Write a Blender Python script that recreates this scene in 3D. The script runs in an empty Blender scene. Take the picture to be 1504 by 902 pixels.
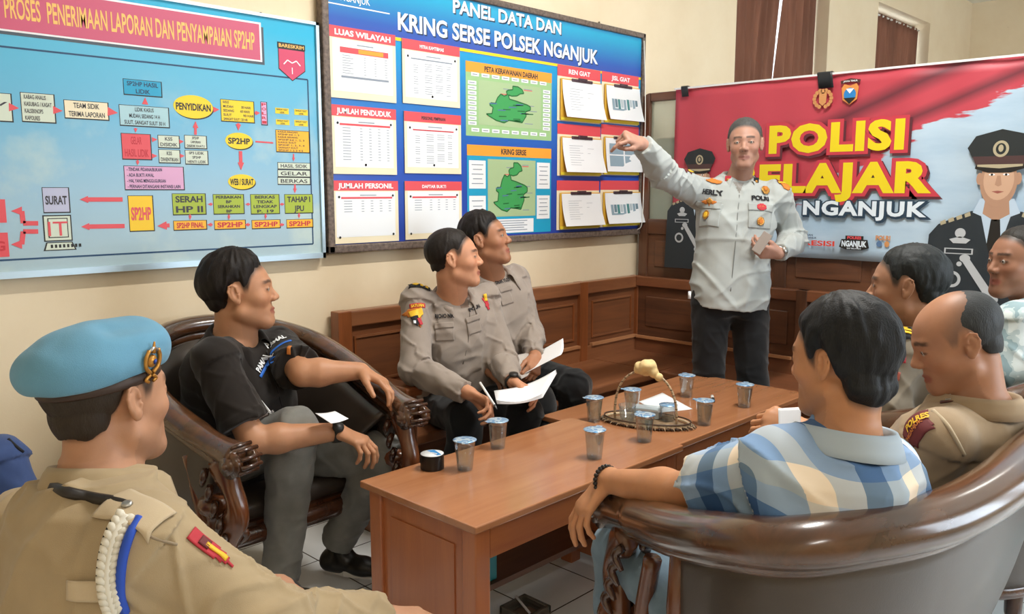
import bpy, bmesh, math, random
import numpy as np
from mathutils import Vector, Matrix
from mathutils.bvhtree import BVHTree
random.seed(4); RNG = np.random.default_rng(7)
SCN = bpy.context.scene
COL = SCN.collection
PI = math.pi

# ------------------------------------------------------------------ camera geometry (measured from the room's own lines)
CF = 1220.0; CAZ = math.radians(44.1); CP = math.radians(7.98)
CAM = np.array([-4.27, -3.04, 1.42])
CFW = np.array([math.cos(CAZ)*math.cos(CP), math.sin(CAZ)*math.cos(CP), -math.sin(CP)])
CRT = np.array([math.sin(CAZ), -math.cos(CAZ), 0.0])
CUP = np.array([math.cos(CAZ)*math.sin(CP), math.sin(CAZ)*math.sin(CP), math.cos(CP)])
def ray(px, py): return CFW + (px-752)/CF*CRT + (451-py)/CF*CUP
def dep(px, py, t): return CAM + t*ray(px, py)
def on(ax, v, px, py):
    d = ray(px, py); return CAM + (v-CAM[ax])/d[ax]*d
def V(*a): return np.array(a, float)
def unit(v):
    v = np.asarray(v, float); n = np.linalg.norm(v); return v/n if n > 1e-9 else v

# ------------------------------------------------------------------ materials
MATS = {}
def srgb(h):
    if isinstance(h, str):
        h = h.lstrip('#'); c = [int(h[i:i+2], 16)/255 for i in (0, 2, 4)]
    else: c = list(h)
    return tuple((x/12.92 if x <= .04045 else ((x+.055)/1.055)**2.4) for x in c)+(1.0,)
class NT:
    def __init__(s, name):
        s.m = bpy.data.materials.new(name); s.m.use_nodes = True
        s.t = s.m.node_tree; s.n = s.t.nodes; s.b = s.n['Principled BSDF']
    def new(s, typ, **kw):
        n = s.n.new(typ)
        for k, v in kw.items():
            if k.startswith('i_'):
                n.inputs[k[2:].replace('_', ' ')].default_value = v
            else: setattr(n, k, v)
        return n
    def link(s, a, b): s.t.links.new(a, b)
def mat(name, col, rough=.6, metal=0, bump=0, bscale=200, spec=.5, noise=0, nscale=8, coat=0, alpha=1, trans=0, emit=None, estr=0, sheen=0, stretch=None, ior=1.45):
    if name in MATS: return MATS[name]
    k = NT(name); b = k.b; c = srgb(col)
    b.inputs['Base Color'].default_value = c
    b.inputs['Roughness'].default_value = rough
    b.inputs['Metallic'].default_value = metal
    b.inputs['Specular IOR Level'].default_value = spec
    b.inputs['IOR'].default_value = ior
    if coat: b.inputs['Coat Weight'].default_value = coat; b.inputs['Coat Roughness'].default_value = .12
    if alpha < 1: b.inputs['Alpha'].default_value = alpha
    if trans: b.inputs['Transmission Weight'].default_value = trans
    if sheen: b.inputs['Sheen Weight'].default_value = sheen
    if emit: b.inputs['Emission Color'].default_value = srgb(emit); b.inputs['Emission Strength'].default_value = estr
    tc = k.new('ShaderNodeTexCoord')
    if noise:
        mp = k.new('ShaderNodeMapping'); k.link(tc.outputs['Object'], mp.inputs[0])
        if stretch: mp.inputs['Scale'].default_value = stretch
        nz = k.new('ShaderNodeTexNoise', i_Scale=nscale, i_Detail=4.0)
        k.link(mp.outputs[0], nz.inputs['Vector'])
        mx = k.new('ShaderNodeMix', data_type='RGBA', blend_type='MIX')
        rp = k.new('ShaderNodeMapRange', i_From_Min=.3, i_From_Max=.7); k.link(nz.outputs[0], rp.inputs[0])
        k.link(rp.outputs[0], mx.inputs['Factor'])
        mx.inputs['A'].default_value = tuple(x*(1-noise) for x in c[:3])+(1,)
        mx.inputs['B'].default_value = tuple(min(1, x*(1+noise)) for x in c[:3])+(1,)
        k.link(mx.outputs['Result'], b.inputs['Base Color'])
    if bump:
        nb = k.new('ShaderNodeTexNoise', i_Scale=bscale, i_Detail=3.0); k.link(tc.outputs['Object'], nb.inputs['Vector'])
        bp = k.new('ShaderNodeBump', i_Strength=bump, i_Distance=.002); k.link(nb.outputs[0], bp.inputs['Height'])
        k.link(bp.outputs[0], b.inputs['Normal'])
    MATS[name] = k.m; return k.m
def wood(name, c1, c2, rough=.35, axis='X', scale=1.0, coat=.3):
    if name in MATS: return MATS[name]
    k = NT(name); b = k.b
    tc = k.new('ShaderNodeTexCoord'); mp = k.new('ShaderNodeMapping')
    st = {'X': (1.2, 14, 14), 'Y': (14, 1.2, 14), 'Z': (14, 14, 1.2)}[axis]
    mp.inputs['Scale'].default_value = tuple(s*scale for s in st)
    k.link(tc.outputs['Object'], mp.inputs[0])
    nz = k.new('ShaderNodeTexNoise', i_Scale=1.6, i_Detail=6.0, i_Roughness=.62, i_Distortion=.6); k.link(mp.outputs[0], nz.inputs['Vector'])
    n2 = k.new('ShaderNodeTexNoise', i_Scale=2.2, i_Detail=2.0); k.link(tc.outputs['Object'], n2.inputs['Vector'])
    ad = k.new('ShaderNodeMath', operation='ADD'); ml = k.new('ShaderNodeMath', operation='MULTIPLY'); ml.inputs[1].default_value = .45
    k.link(n2.outputs[0], ml.inputs[0]); k.link(nz.outputs[0], ad.inputs[0]); k.link(ml.outputs[0], ad.inputs[1])
    rp = k.new('ShaderNodeMapRange', i_From_Min=.5, i_From_Max=.95); k.link(ad.outputs[0], rp.inputs[0])
    mx = k.new('ShaderNodeMix', data_type='RGBA'); k.link(rp.outputs[0], mx.inputs['Factor'])
    mx.inputs['A'].default_value = srgb(c1); mx.inputs['B'].default_value = srgb(c2)
    k.link(mx.outputs['Result'], b.inputs['Base Color'])
    b.inputs['Roughness'].default_value = rough
    b.inputs['Coat Weight'].default_value = coat; b.inputs['Coat Roughness'].default_value = .15
    bp = k.new('ShaderNodeBump', i_Strength=.12, i_Distance=.001); k.link(nz.outputs[0], bp.inputs['Height']); k.link(bp.outputs[0], b.inputs['Normal'])
    MATS[name] = k.m; return k.m
def attr_mat(name, rough=.55, attr='tint', bump=.15, bscale=260, sss=0, sheen=0, spec=.4, noise=.06, nscale=30):
    if name in MATS: return MATS[name]
    k = NT(name); b = k.b
    a = k.new('ShaderNodeAttribute', attribute_name=attr)
    tc = k.new('ShaderNodeTexCoord'); nz = k.new('ShaderNodeTexNoise', i_Scale=nscale, i_Detail=3.0); k.link(tc.outputs['Object'], nz.inputs['Vector'])
    rp = k.new('ShaderNodeMapRange', i_From_Min=.3, i_From_Max=.7, i_To_Min=1-noise, i_To_Max=1+noise); k.link(nz.outputs[0], rp.inputs[0])
    vm = k.new('ShaderNodeVectorMath', operation='SCALE'); k.link(a.outputs['Color'], vm.inputs[0]); k.link(rp.outputs[0], vm.inputs['Scale'])
    k.link(vm.outputs[0], b.inputs['Base Color'])
    b.inputs['Roughness'].default_value = rough; b.inputs['Specular IOR Level'].default_value = spec
    if sss:
        b.inputs['Subsurface Weight'].default_value = sss; b.inputs['Subsurface Radius'].default_value = (1, .4, .2); b.inputs['Subsurface Scale'].default_value = .006
    if sheen: b.inputs['Sheen Weight'].default_value = sheen
    nb = k.new('ShaderNodeTexNoise', i_Scale=bscale, i_Detail=2.0); k.link(tc.outputs['Object'], nb.inputs['Vector'])
    bp = k.new('ShaderNodeBump', i_Strength=bump, i_Distance=.001); k.link(nb.outputs[0], bp.inputs['Height']); k.link(bp.outputs[0], b.inputs['Normal'])
    MATS[name] = k.m; return k.m

# ------------------------------------------------------------------ objects
def tag(o, label=None, cat=None, group=None, kind=None):
    if label: o['label'] = label
    if cat: o['category'] = cat
    if group: o['group'] = group
    if kind: o['kind'] = kind
    return o
def empty(name, loc, label=None, cat=None, group=None, rz=0):
    o = bpy.data.objects.new(name, None); COL.objects.link(o)
    o.location = tuple(float(x) for x in loc); o.rotation_euler = (0, 0, rz); o.empty_display_size = .05
    return tag(o, label, cat, group)
def link(name, me, mats, parent=None, smooth=False, world=True):
    o = bpy.data.objects.new(name, me); COL.objects.link(o)
    for m in (mats if isinstance(mats, (list, tuple)) else [mats]): me.materials.append(m)
    if smooth: me.shade_smooth()
    if parent:
        o.parent = parent
        if world:                       # mesh was given in world coordinates
            p = parent; M = Matrix()
            while p: M = p.matrix_parent_inverse @ p.matrix_basis @ M; p = p.parent
            o.matrix_parent_inverse = M.inverted()
    return o
class MB:
    """collects shapes into one mesh; each face carries a material slot"""
    def __init__(s): s.v = []; s.f = []; s.mi = []; s.mats = []; s.sm = []
    def slot(s, m):
        if m not in s.mats: s.mats.append(m)
        return s.mats.index(m)
    def add(s, verts, faces, m, smooth=False):
        o = len(s.v); k = s.slot(m)
        s.v += [tuple(float(c) for c in v) for v in verts]
        for f in faces: s.f.append(tuple(i+o for i in f)); s.mi.append(k); s.sm.append(smooth)
    def box(s, lo, hi, m, M=None, bev=0):
        x0, y0, z0 = lo; x1, y1, z1 = hi
        if bev > 0:
            b = min(bev, (x1-x0)*.45, (y1-y0)*.45, (z1-z0)*.45)
            bm = bmesh.new(); bmesh.ops.create_cube(bm, size=1)
            for v in bm.verts: v.co = Vector(((x0+x1)/2+v.co.x*(x1-x0), (y0+y1)/2+v.co.y*(y1-y0), (z0+z1)/2+v.co.z*(z1-z0)))
            bmesh.ops.bevel(bm, geom=bm.edges[:], offset=b, segments=2, affect='EDGES', profile=.5)
            vs = [tuple(v.co) for v in bm.verts]; bm.verts.index_update(); fs = [[v.index for v in f.verts] for f in bm.faces]; bm.free()
        else:
            vs = [(x0,y0,z0),(x1,y0,z0),(x1,y1,z0),(x0,y1,z0),(x0,y0,z1),(x1,y0,z1),(x1,y1,z1),(x0,y1,z1)]
            fs = [(0,3,2,1),(4,5,6,7),(0,1,5,4),(1,2,6,5),(2,3,7,6),(3,0,4,7)]
        if M is not None: vs = [tuple(M @ Vector(v)) for v in vs]
        s.add(vs, fs, m, False)
    def tube(s, pts, r, m, n=12, cap=True, flat=None):
        """swept tube; r number, list, or list of (ra, rb)"""
        P = [np.asarray(p, float) for p in pts]; N = len(P)
        R = r if isinstance(r, (list, tuple)) and len(r) == N else [r]*N
        T = [unit(P[min(i+1, N-1)]-P[max(i-1, 0)]) for i in range(N)]
        ref = V(0, 0, 1) if abs(T[0][2]) < .9 else V(1, 0, 0)
        if flat is not None: ref = np.asarray(flat, float)
        rings = []
        for i in range(N):
            a = unit(np.cross(ref, T[i])); b = unit(np.cross(T[i], a)); 
            if flat is None: ref = b
            ra, rb = R[i] if isinstance(R[i], (tuple, list)) else (R[i], R[i])
            rings.append([P[i]+ra*math.cos(2*PI*k/n)*a+rb*math.sin(2*PI*k/n)*b for k in range(n)])
        vs = [p for rg in rings for p in rg]; fs = []
        for i in range(N-1):
            for k in range(n):
                fs.append((i*n+k, i*n+(k+1) % n, (i+1)*n+(k+1) % n, (i+1)*n+k))
        if cap: fs.append(tuple(range(n-1, -1, -1))); fs.append(tuple((N-1)*n+k for k in range(n)))
        s.add(vs, fs, m, True)
    def lathe(s, c, prof, m, n=24, M=None, smooth=True):
        vs = []; fs = []
        for (r, z) in prof:
            for k in range(n): vs.append((r*math.cos(2*PI*k/n), r*math.sin(2*PI*k/n), z))
        for i in range(len(prof)-1):
            for k in range(n): fs.append((i*n+k, i*n+(k+1) % n, (i+1)*n+(k+1) % n, (i+1)*n+k))
        if prof[0][0] > 1e-5: fs.append(tuple(range(n-1, -1, -1)))
        if prof[-1][0] > 1e-5: fs.append(tuple((len(prof)-1)*n+k for k in range(n)))
        if M is None: vs = [(v[0]+c[0], v[1]+c[1], v[2]+c[2]) for v in vs]
        else: vs = [tuple(M @ Vector(v)) for v in vs]
        s.add(vs, fs, m, smooth)
    def prism(s, poly, m, O, U, W, N, d0, d1):
        """polygon poly [(u,w)] in the plane O+u*U+w*W, from offset d0 to d1 along N"""
        O, U, W, N = (np.asarray(a, float) for a in (O, U, W, N)); n = len(poly)
        vs = [O+u*U+w*W+N*d0 for u, w in poly]+[O+u*U+w*W+N*d1 for u, w in poly]
        fs = [tuple(range(n-1, -1, -1)), tuple(range(n, 2*n))]+[(i, (i+1) % n, n+(i+1) % n, n+i) for i in range(n)]
        s.add(vs, fs, m)
    def build(s, name, parent=None, world=True):
        me = bpy.data.meshes.new(name); me.from_pydata(s.v, [], s.f)
        for k, p in enumerate(me.polygons): p.material_index = s.mi[k]; p.use_smooth = s.sm[k]
        me.update()
        bm = bmesh.new(); bm.from_mesh(me); bmesh.ops.recalc_face_normals(bm, faces=bm.faces); bm.to_mesh(me); bm.free()
        return link(name, me, s.mats, parent, False, world)
def catmull(pts, n=8):
    P = [np.asarray(p, float) for p in pts]; P = [2*P[0]-P[1]]+P+[2*P[-1]-P[-2]]; out = []
    for i in range(1, len(P)-2):
        for k in range(n):
            t = k/n; a, b, c, d = P[i-1:i+3]
            out.append(.5*((2*b)+(-a+c)*t+(2*a-5*b+4*c-d)*t*t+(-a+3*b-3*c+d)*t**3))
    out.append(P[-2]); return out

_TC = {}
def text_geo(s, bold=0, spacing=1.0, ref=None, full=False):
    """flat lettering: verts normalised so the cap height is 1; returns (verts2d, faces, width)"""
    key = (s, bold, spacing, ref)
    if key in _TC: return _TC[key] if full else _TC[key][:3]
    cu = bpy.data.curves.new('lettering', 'FONT'); cu.body = s; cu.size = 1; cu.offset = bold; cu.resolution_u = 3; cu.space_character = spacing
    ob = bpy.data.objects.new('lettering', cu); COL.objects.link(ob)
    dg = bpy.context.evaluated_depsgraph_get(); me = ob.evaluated_get(dg).to_mesh()
    vs = np.array([v.co[:2] for v in me.vertices]) if len(me.vertices) else np.zeros((0, 2)); fs = [tuple(p.vertices) for p in me.polygons]
    ob.evaluated_get(dg).to_mesh_clear(); bpy.data.objects.remove(ob); bpy.data.curves.remove(cu)
    if len(vs) == 0: _TC[key] = (vs, fs, 0, 0); return _TC[key] if full else _TC[key][:3]
    x0 = vs[:, 0].min(); w = vs[:, 0].max()-x0
    if ref is not None: _, _, w_, x0 = text_geo(s, ref, spacing=spacing, full=True); w = w_*.73
    vs = np.stack([(vs[:, 0]-x0)/.73, vs[:, 1]/.73], 1)
    _TC[key] = (vs, fs, w/.73, x0); return _TC[key] if full else _TC[key][:3]
def put_text(mb, s, m, O, U, W, N, u0, w0, width, height, off, bold=.02, spacing=1.0, ref=None):
    """lettering with its baseline starting at (u0,w0), squeezed to width x cap height"""
    vs, fs, w = text_geo(s, bold, spacing=spacing, ref=ref)
    if not len(vs): return
    O, U, W, N = (np.asarray(a, float) for a in (O, U, W, N))
    sx = width/w
    mb.add([O+(u0+v[0]*sx)*U+(w0+v[1]*height)*W+off*N for v in vs], fs, m)

# ------------------------------------------------------------------ implicit surfaces
_T = np.random.default_rng(11).random((32, 32, 32)).astype(np.float32)
def noise3(p):
    i = np.floor(p).astype(np.int64); f = (p-i).astype(np.float32); f = f*f*(3-2*f)
    x0, y0, z0 = (i[..., k] & 31 for k in range(3)); x1, y1, z1 = ((i[..., k]+1) & 31 for k in range(3))
    fx, fy, fz = f[..., 0], f[..., 1], f[..., 2]
    def L(a, b, t): return a+(b-a)*t
    return L(L(L(_T[x0,y0,z0], _T[x1,y0,z0], fx), L(_T[x0,y1,z0], _T[x1,y1,z0], fx), fy),
             L(L(_T[x0,y0,z1], _T[x1,y0,z1], fx), L(_T[x0,y1,z1], _T[x1,y1,z1], fx), fy), fz)
class Field:
    def __init__(s, h): s.h = h; s.ops = []
    def add(s, fn, lo, hi, k=.01, mode='u'): s.ops.append((fn, np.asarray(lo, float), np.asarray(hi, float), k, mode))
    def rc(s, a, b, ra, rb, k=.01, mode='u', flatb=False, flata=False, ell=None):
        """tapered capsule a->b; ell=(dir, factor) flattens it along dir; flatb/flata cut the end flat"""
        a = np.asarray(a, float); b = np.asarray(b, float); ba = b-a; L2 = float(ba@ba)+1e-12; d = ba/math.sqrt(L2); r = max(ra, rb)*(1 if not ell else max(1, 1/ell[1]))
        def fn(x, y, z):
            px, py, pz = x-a[0], y-a[1], z-a[2]
            t = np.clip((px*ba[0]+py*ba[1]+pz*ba[2])/L2, 0, 1)
            px = px-t*ba[0]; py = py-t*ba[1]; pz = pz-t*ba[2]
            if ell:
                e, q = ell; dn = px*e[0]+py*e[1]+pz*e[2]; l = np.sqrt(px*px+py*py+pz*pz+(q*q-1)*dn*dn)
            else: l = np.sqrt(px*px+py*py+pz*pz)
            o = l-(ra+t*(rb-ra))
            if flatb: o = np.maximum(o, (x-b[0])*d[0]+(y-b[1])*d[1]+(z-b[2])*d[2])
            if flata: o = np.maximum(o, -((x-a[0])*d[0]+(y-a[1])*d[1]+(z-a[2])*d[2]))
            return o
        s.add(fn, np.minimum(a, b)-r, np.maximum(a, b)+r, k, mode)
    def ell(s, c, rad, R=None, k=.01, mode='u'):
        c = np.asarray(c, float); rad = np.asarray(rad, float); R = np.eye(3) if R is None else np.asarray(R)
        def fn(x, y, z):
            p = [x-c[0], y-c[1], z-c[2]]
            q = [(p[0]*R[0, i]+p[1]*R[1, i]+p[2]*R[2, i])/rad[i] for i in range(3)]
            k0 = np.sqrt(q[0]**2+q[1]**2+q[2]**2)
            k1 = np.sqrt((q[0]/rad[0])**2+(q[1]/rad[1])**2+(q[2]/rad[2])**2)+1e-9
            return k0*(k0-1)/k1
        e = np.sqrt(((R*rad)**2).sum(1)); s.add(fn, c-e, c+e, k, mode)
    def loft(s, O, X, Y, Z, L, ts, ws, ds, cy=None, n=2.4, k=.03, mode='u', flat0=None):
        """tube along Z from O: at t*L half-width ws, half-depth ds (about cy along Y)"""
        O, X, Y, Z = (np.asarray(a, float) for a in (O, X, Y, Z)); ts = np.asarray(ts); ws = np.asarray(ws); ds = np.asarray(ds); cy_ = np.zeros(len(ts)) if cy is None else np.asarray(cy)
        def fn(x, y, z):
            px, py, pz = x-O[0], y-O[1], z-O[2]
            u = px*X[0]+py*X[1]+pz*X[2]; v = px*Y[0]+py*Y[1]+pz*Y[2]; w = px*Z[0]+py*Z[1]+pz*Z[2]
            t = w/L; wv = np.interp(t, ts, ws); dv = np.interp(t, ts, ds); v = v-np.interp(t, ts, cy_)
            q = (np.abs(u/wv)**n+np.abs(v/dv)**n)**(1/n)+1e-6
            l = np.sqrt(u*u+v*v); o = l-l/q
            o = np.where(l < 1e-4, -np.minimum(wv, dv), o)
            ov = np.maximum(w-ts[-1]*L, ts[0]*L-w)
            return np.maximum(o, ov)
        pts = []
        for t in (ts[0], ts[-1]):
            for sx in (-1, 1):
                for sy in (-1, 1): pts.append(O+Z*t*L+X*sx*ws.max()+Y*(sy*ds.max()+sy*np.abs(cy_).max()))
        pts = np.array(pts); s.add(fn, pts.min(0), pts.max(0), k, mode)
    def mesh(s, post=None, amp=0):
        h = s.h; U = [o for o in s.ops if o[4] == 'u']
        lo = np.min([o[1] for o in U], 0)-4*h; hi = np.max([o[2] for o in U], 0)+4*h
        n = np.ceil((hi-lo)/h).astype(int)+1
        ax = [(lo[i]+h*np.arange(n[i])).astype(np.float32) for i in range(3)]
        F = np.full(n, .5, np.float32)
        for fn, a, b, k, mode in s.ops:
            pad = k+3*h+(.02 if mode == 'i' else 0); i0 = np.maximum(0, np.floor((a-pad-lo)/h).astype(int)); i1 = np.minimum(n, np.ceil((b+pad-lo)/h).astype(int)+1)
            if (i1 <= i0).any(): continue
            sl = tuple(slice(i0[i], i1[i]) for i in range(3))
            d = fn(ax[0][sl[0]][:, None, None], ax[1][sl[1]][None, :, None], ax[2][sl[2]][None, None, :]).astype(np.float32)
            f = F[sl]
            if mode == 'u': g = np.clip(.5+.5*(f-d)/k, 0, 1); F[sl] = f+(d-f)*g-k*g*(1-g)
            else: d = -d; g = np.clip(.5-.5*(f-d)/k, 0, 1); F[sl] = f+(d-f)*g+k*g*(1-g)
        if post is not None:
            I = np.nonzero(np.abs(F) < .03); P = np.stack([ax[i][I[i]] for i in range(3)], 1); F[I] += post(P)
        F[0] = F[-1] = .5; F[:, 0] = F[:, -1] = .5; F[:, :, 0] = F[:, :, -1] = .5
        return surface_nets(F, h, lo)
def surface_nets(F, h, lo):
    S = F < 0; nx, ny, nz = F.shape
    c = np.zeros((nx-1, ny-1, nz-1), np.uint8)
    for dx in (0, 1):
        for dy in (0, 1):
            for dz in (0, 1): c += S[dx:nx-1+dx, dy:ny-1+dy, dz:nz-1+dz]
    act = np.flatnonzero((c > 0) & (c < 8)); del c
    ci, cj, ck = np.unravel_index(act, (nx-1, ny-1, nz-1))
    pos = np.zeros((len(act), 3), np.float32); cnt = np.zeros(len(act), np.float32)
    co = [(a, b, d) for a in (0, 1) for b in (0, 1) for d in (0, 1)]
    Fv = {o: F[ci+o[0], cj+o[1], ck+o[2]] for o in co}
    for a in co:
        for ax in range(3):
            if a[ax] == 0:
                b = list(a); b[ax] = 1; b = tuple(b); va, vb = Fv[a], Fv[b]; m = (va < 0) != (vb < 0)
                t = np.where(m, va/(va-vb+1e-12), 0)
                for q in range(3): pos[:, q] += np.where(m, a[q]+(t if q == ax else 0), 0)
                cnt += m
    pos /= cnt[:, None]; pos += np.stack([ci, cj, ck], 1); pos = pos*h+lo
    quads = []
    st = ((ny-1)*(nz-1), nz-1, 1)
    for ax in range(3):
        sl0 = [slice(1, -1)]*3; sl1 = [slice(1, -1)]*3; sl0[ax] = slice(0, -1); sl1[ax] = slice(1, None)
        A = S[tuple(sl0)]; B = S[tuple(sl1)]; I = np.nonzero(A != B); sg = A[I]
        I = [I[q]+(0 if q == ax else 1) for q in range(3)]
        base = I[0]*st[0]+I[1]*st[1]+I[2]; u, v = st[(ax+1) % 3], st[(ax+2) % 3]
        q = np.stack([base-u-v, base-v, base, base-u], 1); q[~sg] = q[~sg][:, ::-1]
        quads.append(q)
    Q = np.searchsorted(act, np.concatenate(quads))
    return pos.astype(np.float32), Q.astype(np.int32)
def np_mesh(name, pos, Q, tint=None, extra=None):
    me = bpy.data.meshes.new(name); me.vertices.add(len(pos)); me.vertices.foreach_set('co', np.ascontiguousarray(pos, np.float32).ravel())
    me.loops.add(Q.size); me.loops.foreach_set('vertex_index', np.ascontiguousarray(Q, np.int32).ravel())
    me.polygons.add(len(Q)); me.polygons.foreach_set('loop_start', np.arange(0, Q.size, 4, dtype=np.int32)); me.polygons.foreach_set('loop_total', np.full(len(Q), 4, np.int32))
    me.update(calc_edges=True); me.validate()
    if tint is not None:
        a = me.attributes.new('tint', 'FLOAT_COLOR', 'POINT'); c = np.ones((len(pos), 4), np.float32); c[:, :3] = tint; a.data.foreach_set('color', c.ravel())
    if extra is not None:
        a = me.attributes.new('cloth', 'FLOAT_VECTOR', 'POINT'); a.data.foreach_set('vector', np.ascontiguousarray(extra, np.float32).ravel())
    me.shade_smooth(); return me
# ------------------------------------------------------------------ people
def frame(f, u):
    f = unit(f); u = np.asarray(u, float); u = unit(u-f*(u@f)); r = np.cross(f, u)
    return np.stack([r, f, u], 1)                 # columns: right, forward, up
def sstep(a, b, x):
    t = np.clip((x-a)/(b-a), 0, 1); return t*t*(3-2*t)
def head_prims(F, C, R, s, fat=0):
    w = lambda *p: C+s*(R @ np.array(p))
    E = lambda c, r, k=.02, mode='u', rx=0: F.ell(w(*c), np.array(r)*s, R if not rx else R @ np.array([[1,0,0],[0,math.cos(rx),-math.sin(rx)],[0,math.sin(rx),math.cos(rx)]]), k*s, mode)
    T = lambda a, b, ra, rb, k=.012, mode='u': F.rc(w(*a), w(*b), ra*s, rb*s, k*s, mode)
    E((0, -.018, .036), (.074, .094, .079))                      # cranium
    E((0, .030, .012), (.064, .062, .070), .03)                  # forehead / temples
    E((0, .034, -.040), (.055+fat*.006, .054, .060), .03)        # middle face
    for sx in (-1, 1):
        T((sx*.012, .066, -.096), (sx*(.046+fat*.007), .002, -.060), .020+fat*.004, .018+fat*.004, .022)   # jaw
        E((sx*.036, .058, -.022), (.024+fat*.003, .024, .020), .02)         # cheekbone
    T((-.012, .072, -.098), (.012, .072, -.098), .018, .018, .02)           # chin
    for sx in (-1, 1): E((sx*.031, .103, .006), (.017, .014, .012), .014, 's')   # eye sockets
    T((-.034, .076, .024), (0, .083, .020), .011, .011, .012); T((0, .083, .020), (.034, .076, .024), .011, .011, .012)   # brow
    T((0, .084, .012), (0, .106, -.026), .0075, .0105, .009)     # nose
    for sx in (-1, 1): E((sx*.0125, .098, -.030), (.0085, .011, .0085), .006)
    for sx in (-1, 1):
        E((sx*.031, .078, .004), (.0145, .0125, .0125), .004)    # lids over the eye
        T((sx*.017, .087, -.0005), (sx*.044, .080, .001), .0032, .0028, .003, 'u')
    E((0, .074, -.066), (.031, .017, .022), .016)                # mouth mound
    T((-.024, .080, -.0650), (0, .0925, -.0615), .0036, .0056, .004); T((0, .0925, -.0615), (.024, .080, -.0650), .0056, .0036, .004)
    T((-.020, .080, -.0695), (0, .0910, -.0740), .0036, .0064, .004); T((0, .0910, -.0740), (.020, .080, -.0695), .0060, .0036, .004)
    T((-.024, .0865, -.0672), (0, .0980, -.0670), .0012, .0016, .0025, 's'); T((0, .0980, -.0670), (.024, .0865, -.0672), .0016, .0012, .0025, 's')
    for sx in (-1, 1):                                           # ears
        Re = R @ np.array([[math.cos(sx*.35), -math.sin(sx*.35), 0], [math.sin(sx*.35), math.cos(sx*.35), 0], [0, 0, 1]])
        F.ell(w(sx*.077, -.008, .002), np.array((.0075, .0165, .0265))*s, Re, .006*s)
        F.ell(w(sx*.075, -.002, -.022), np.array((.007, .010, .012))*s, Re, .008*s)
        F.ell(w(sx*.0850, -.003, .004), np.array((.0070, .0095, .018))*s, Re, .003*s, 's')
        ep = [(.006, -.020), (.0085, .004), (.006, .018), (-.004, .0265), (-.014, .022), (-.0175, .006), (-.013, -.010), (-.004, -.022)]
        for (a0, b0), (a1, b1) in zip(ep, ep[1:]):
            if (a0, b0) == ep[0]: continue
            ox = lambda yy: sx*(.0805+max(0, -yy-.0)*.28)
            F.rc(w(ox(a0), -.008+a0, .002+b0), w(ox(a1), -.008+a1, .002+b1), .0030*s, .0030*s, .002*s)
        F.rc(w(sx*.0795, .004, -.004), w(sx*.0795, .003, -.010), .0034*s, .0030*s, .003*s)
BEND = {}
def hand_prims(F, W, d, n, a, s, curls, thumb, k=.006, spread=0.0):
    """W wrist, d wrist->knuckles, n palm normal (out of the palm), a towards the thumb side; curls 4x3 degrees"""
    W = np.asarray(W, float); d = unit(d); n = unit(n-d*(np.asarray(n)@d)); a0 = np.asarray(a, float); a = unit(a0-d*(a0@d)-n*(a0@n))
    K = [(.086, .027), (.091, .008), (.087, -.012), (.078, -.030)]
    seg = [(.042, .025, .021), (.046, .029, .022), (.042, .027, .021), (.034, .021, .018)]
    F.rc(W-d*.01*s, W+d*.03*s, .024*s, .024*s, .02*s, ell=(n, 1.45))
    F.rc(W+d*.03*s-a*.004*s, W+d*.07*s-a*.002*s, .031*s, .034*s, .015*s, ell=(n, 2.3))
    for i in range(4):
        L, o = K[i]; kn = W+s*(d*L+a*o); F.rc(W+s*(d*.02+a*o*.5), kn, .0135*s, .0108*s, .010*s)
        p = kn; ang = 0; aa = unit(a*1.0+d*spread*(1.5-i)*0.3)
        sp = spread*(1.5-i)
        for j in range(3):
            ang += math.radians(curls[i][j]); q = d*math.cos(ang)+n*math.sin(ang)+a*sp*math.cos(ang)
            e = p+unit(q)*seg[i][j]*s; r0 = (.0092, .0084, .0076)[j]-(.001 if i == 3 else 0); r1 = (.0086, .0078, .0066)[j]-(.001 if i == 3 else 0)
            F.rc(p, e, r0*s, r1*s, .0035*s); p = e
        if i == 0: BEND['tip'] = p
    t0 = W+s*(d*.022+a*.022+n*.006); sp, cu = thumb                # thumb: (spread, curl) degrees
    th = math.radians(sp); dirn = d*math.cos(th)+a*math.sin(th)+n*.30; dirn = unit(dirn); p = t0
    for j, (L, r0, r1) in enumerate(((.040, .0150, .0118), (.032, .0112, .0100), (.027, .0098, .0078))):
        e = p+dirn*L*s; F.rc(p, e, r0*s, r1*s, (.012 if j == 0 else .004)*s); p = e
        cc = math.radians(cu); dirn = unit(dirn*math.cos(cc)+(n*.35-a*.75+d*.2)*math.sin(cc))
    BEND['thumb'] = p
def limb_arm(F, sh, el, wr, s, grow=0.0, fore=True, upper=True):
    if upper: F.rc(sh, el, .049*s+grow, .040*s+grow, .02)
    if fore:
        m = el+(wr-el)*.28; F.rc(el, m, .040*s+grow, .043*s+grow, .02); F.rc(m, wr, .043*s+grow, .0265*s+grow*.7, .02)
RELAX = [(22, 30, 18), (26, 34, 20), (30, 36, 22), (34, 38, 24)]
FIST = [(72, 88, 50), (76, 90, 52), (80, 90, 52), (82, 88, 50)]
HOLD = [(45, 40, 20), (50, 45, 25), (55, 45, 25), (60, 45, 25)]
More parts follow.
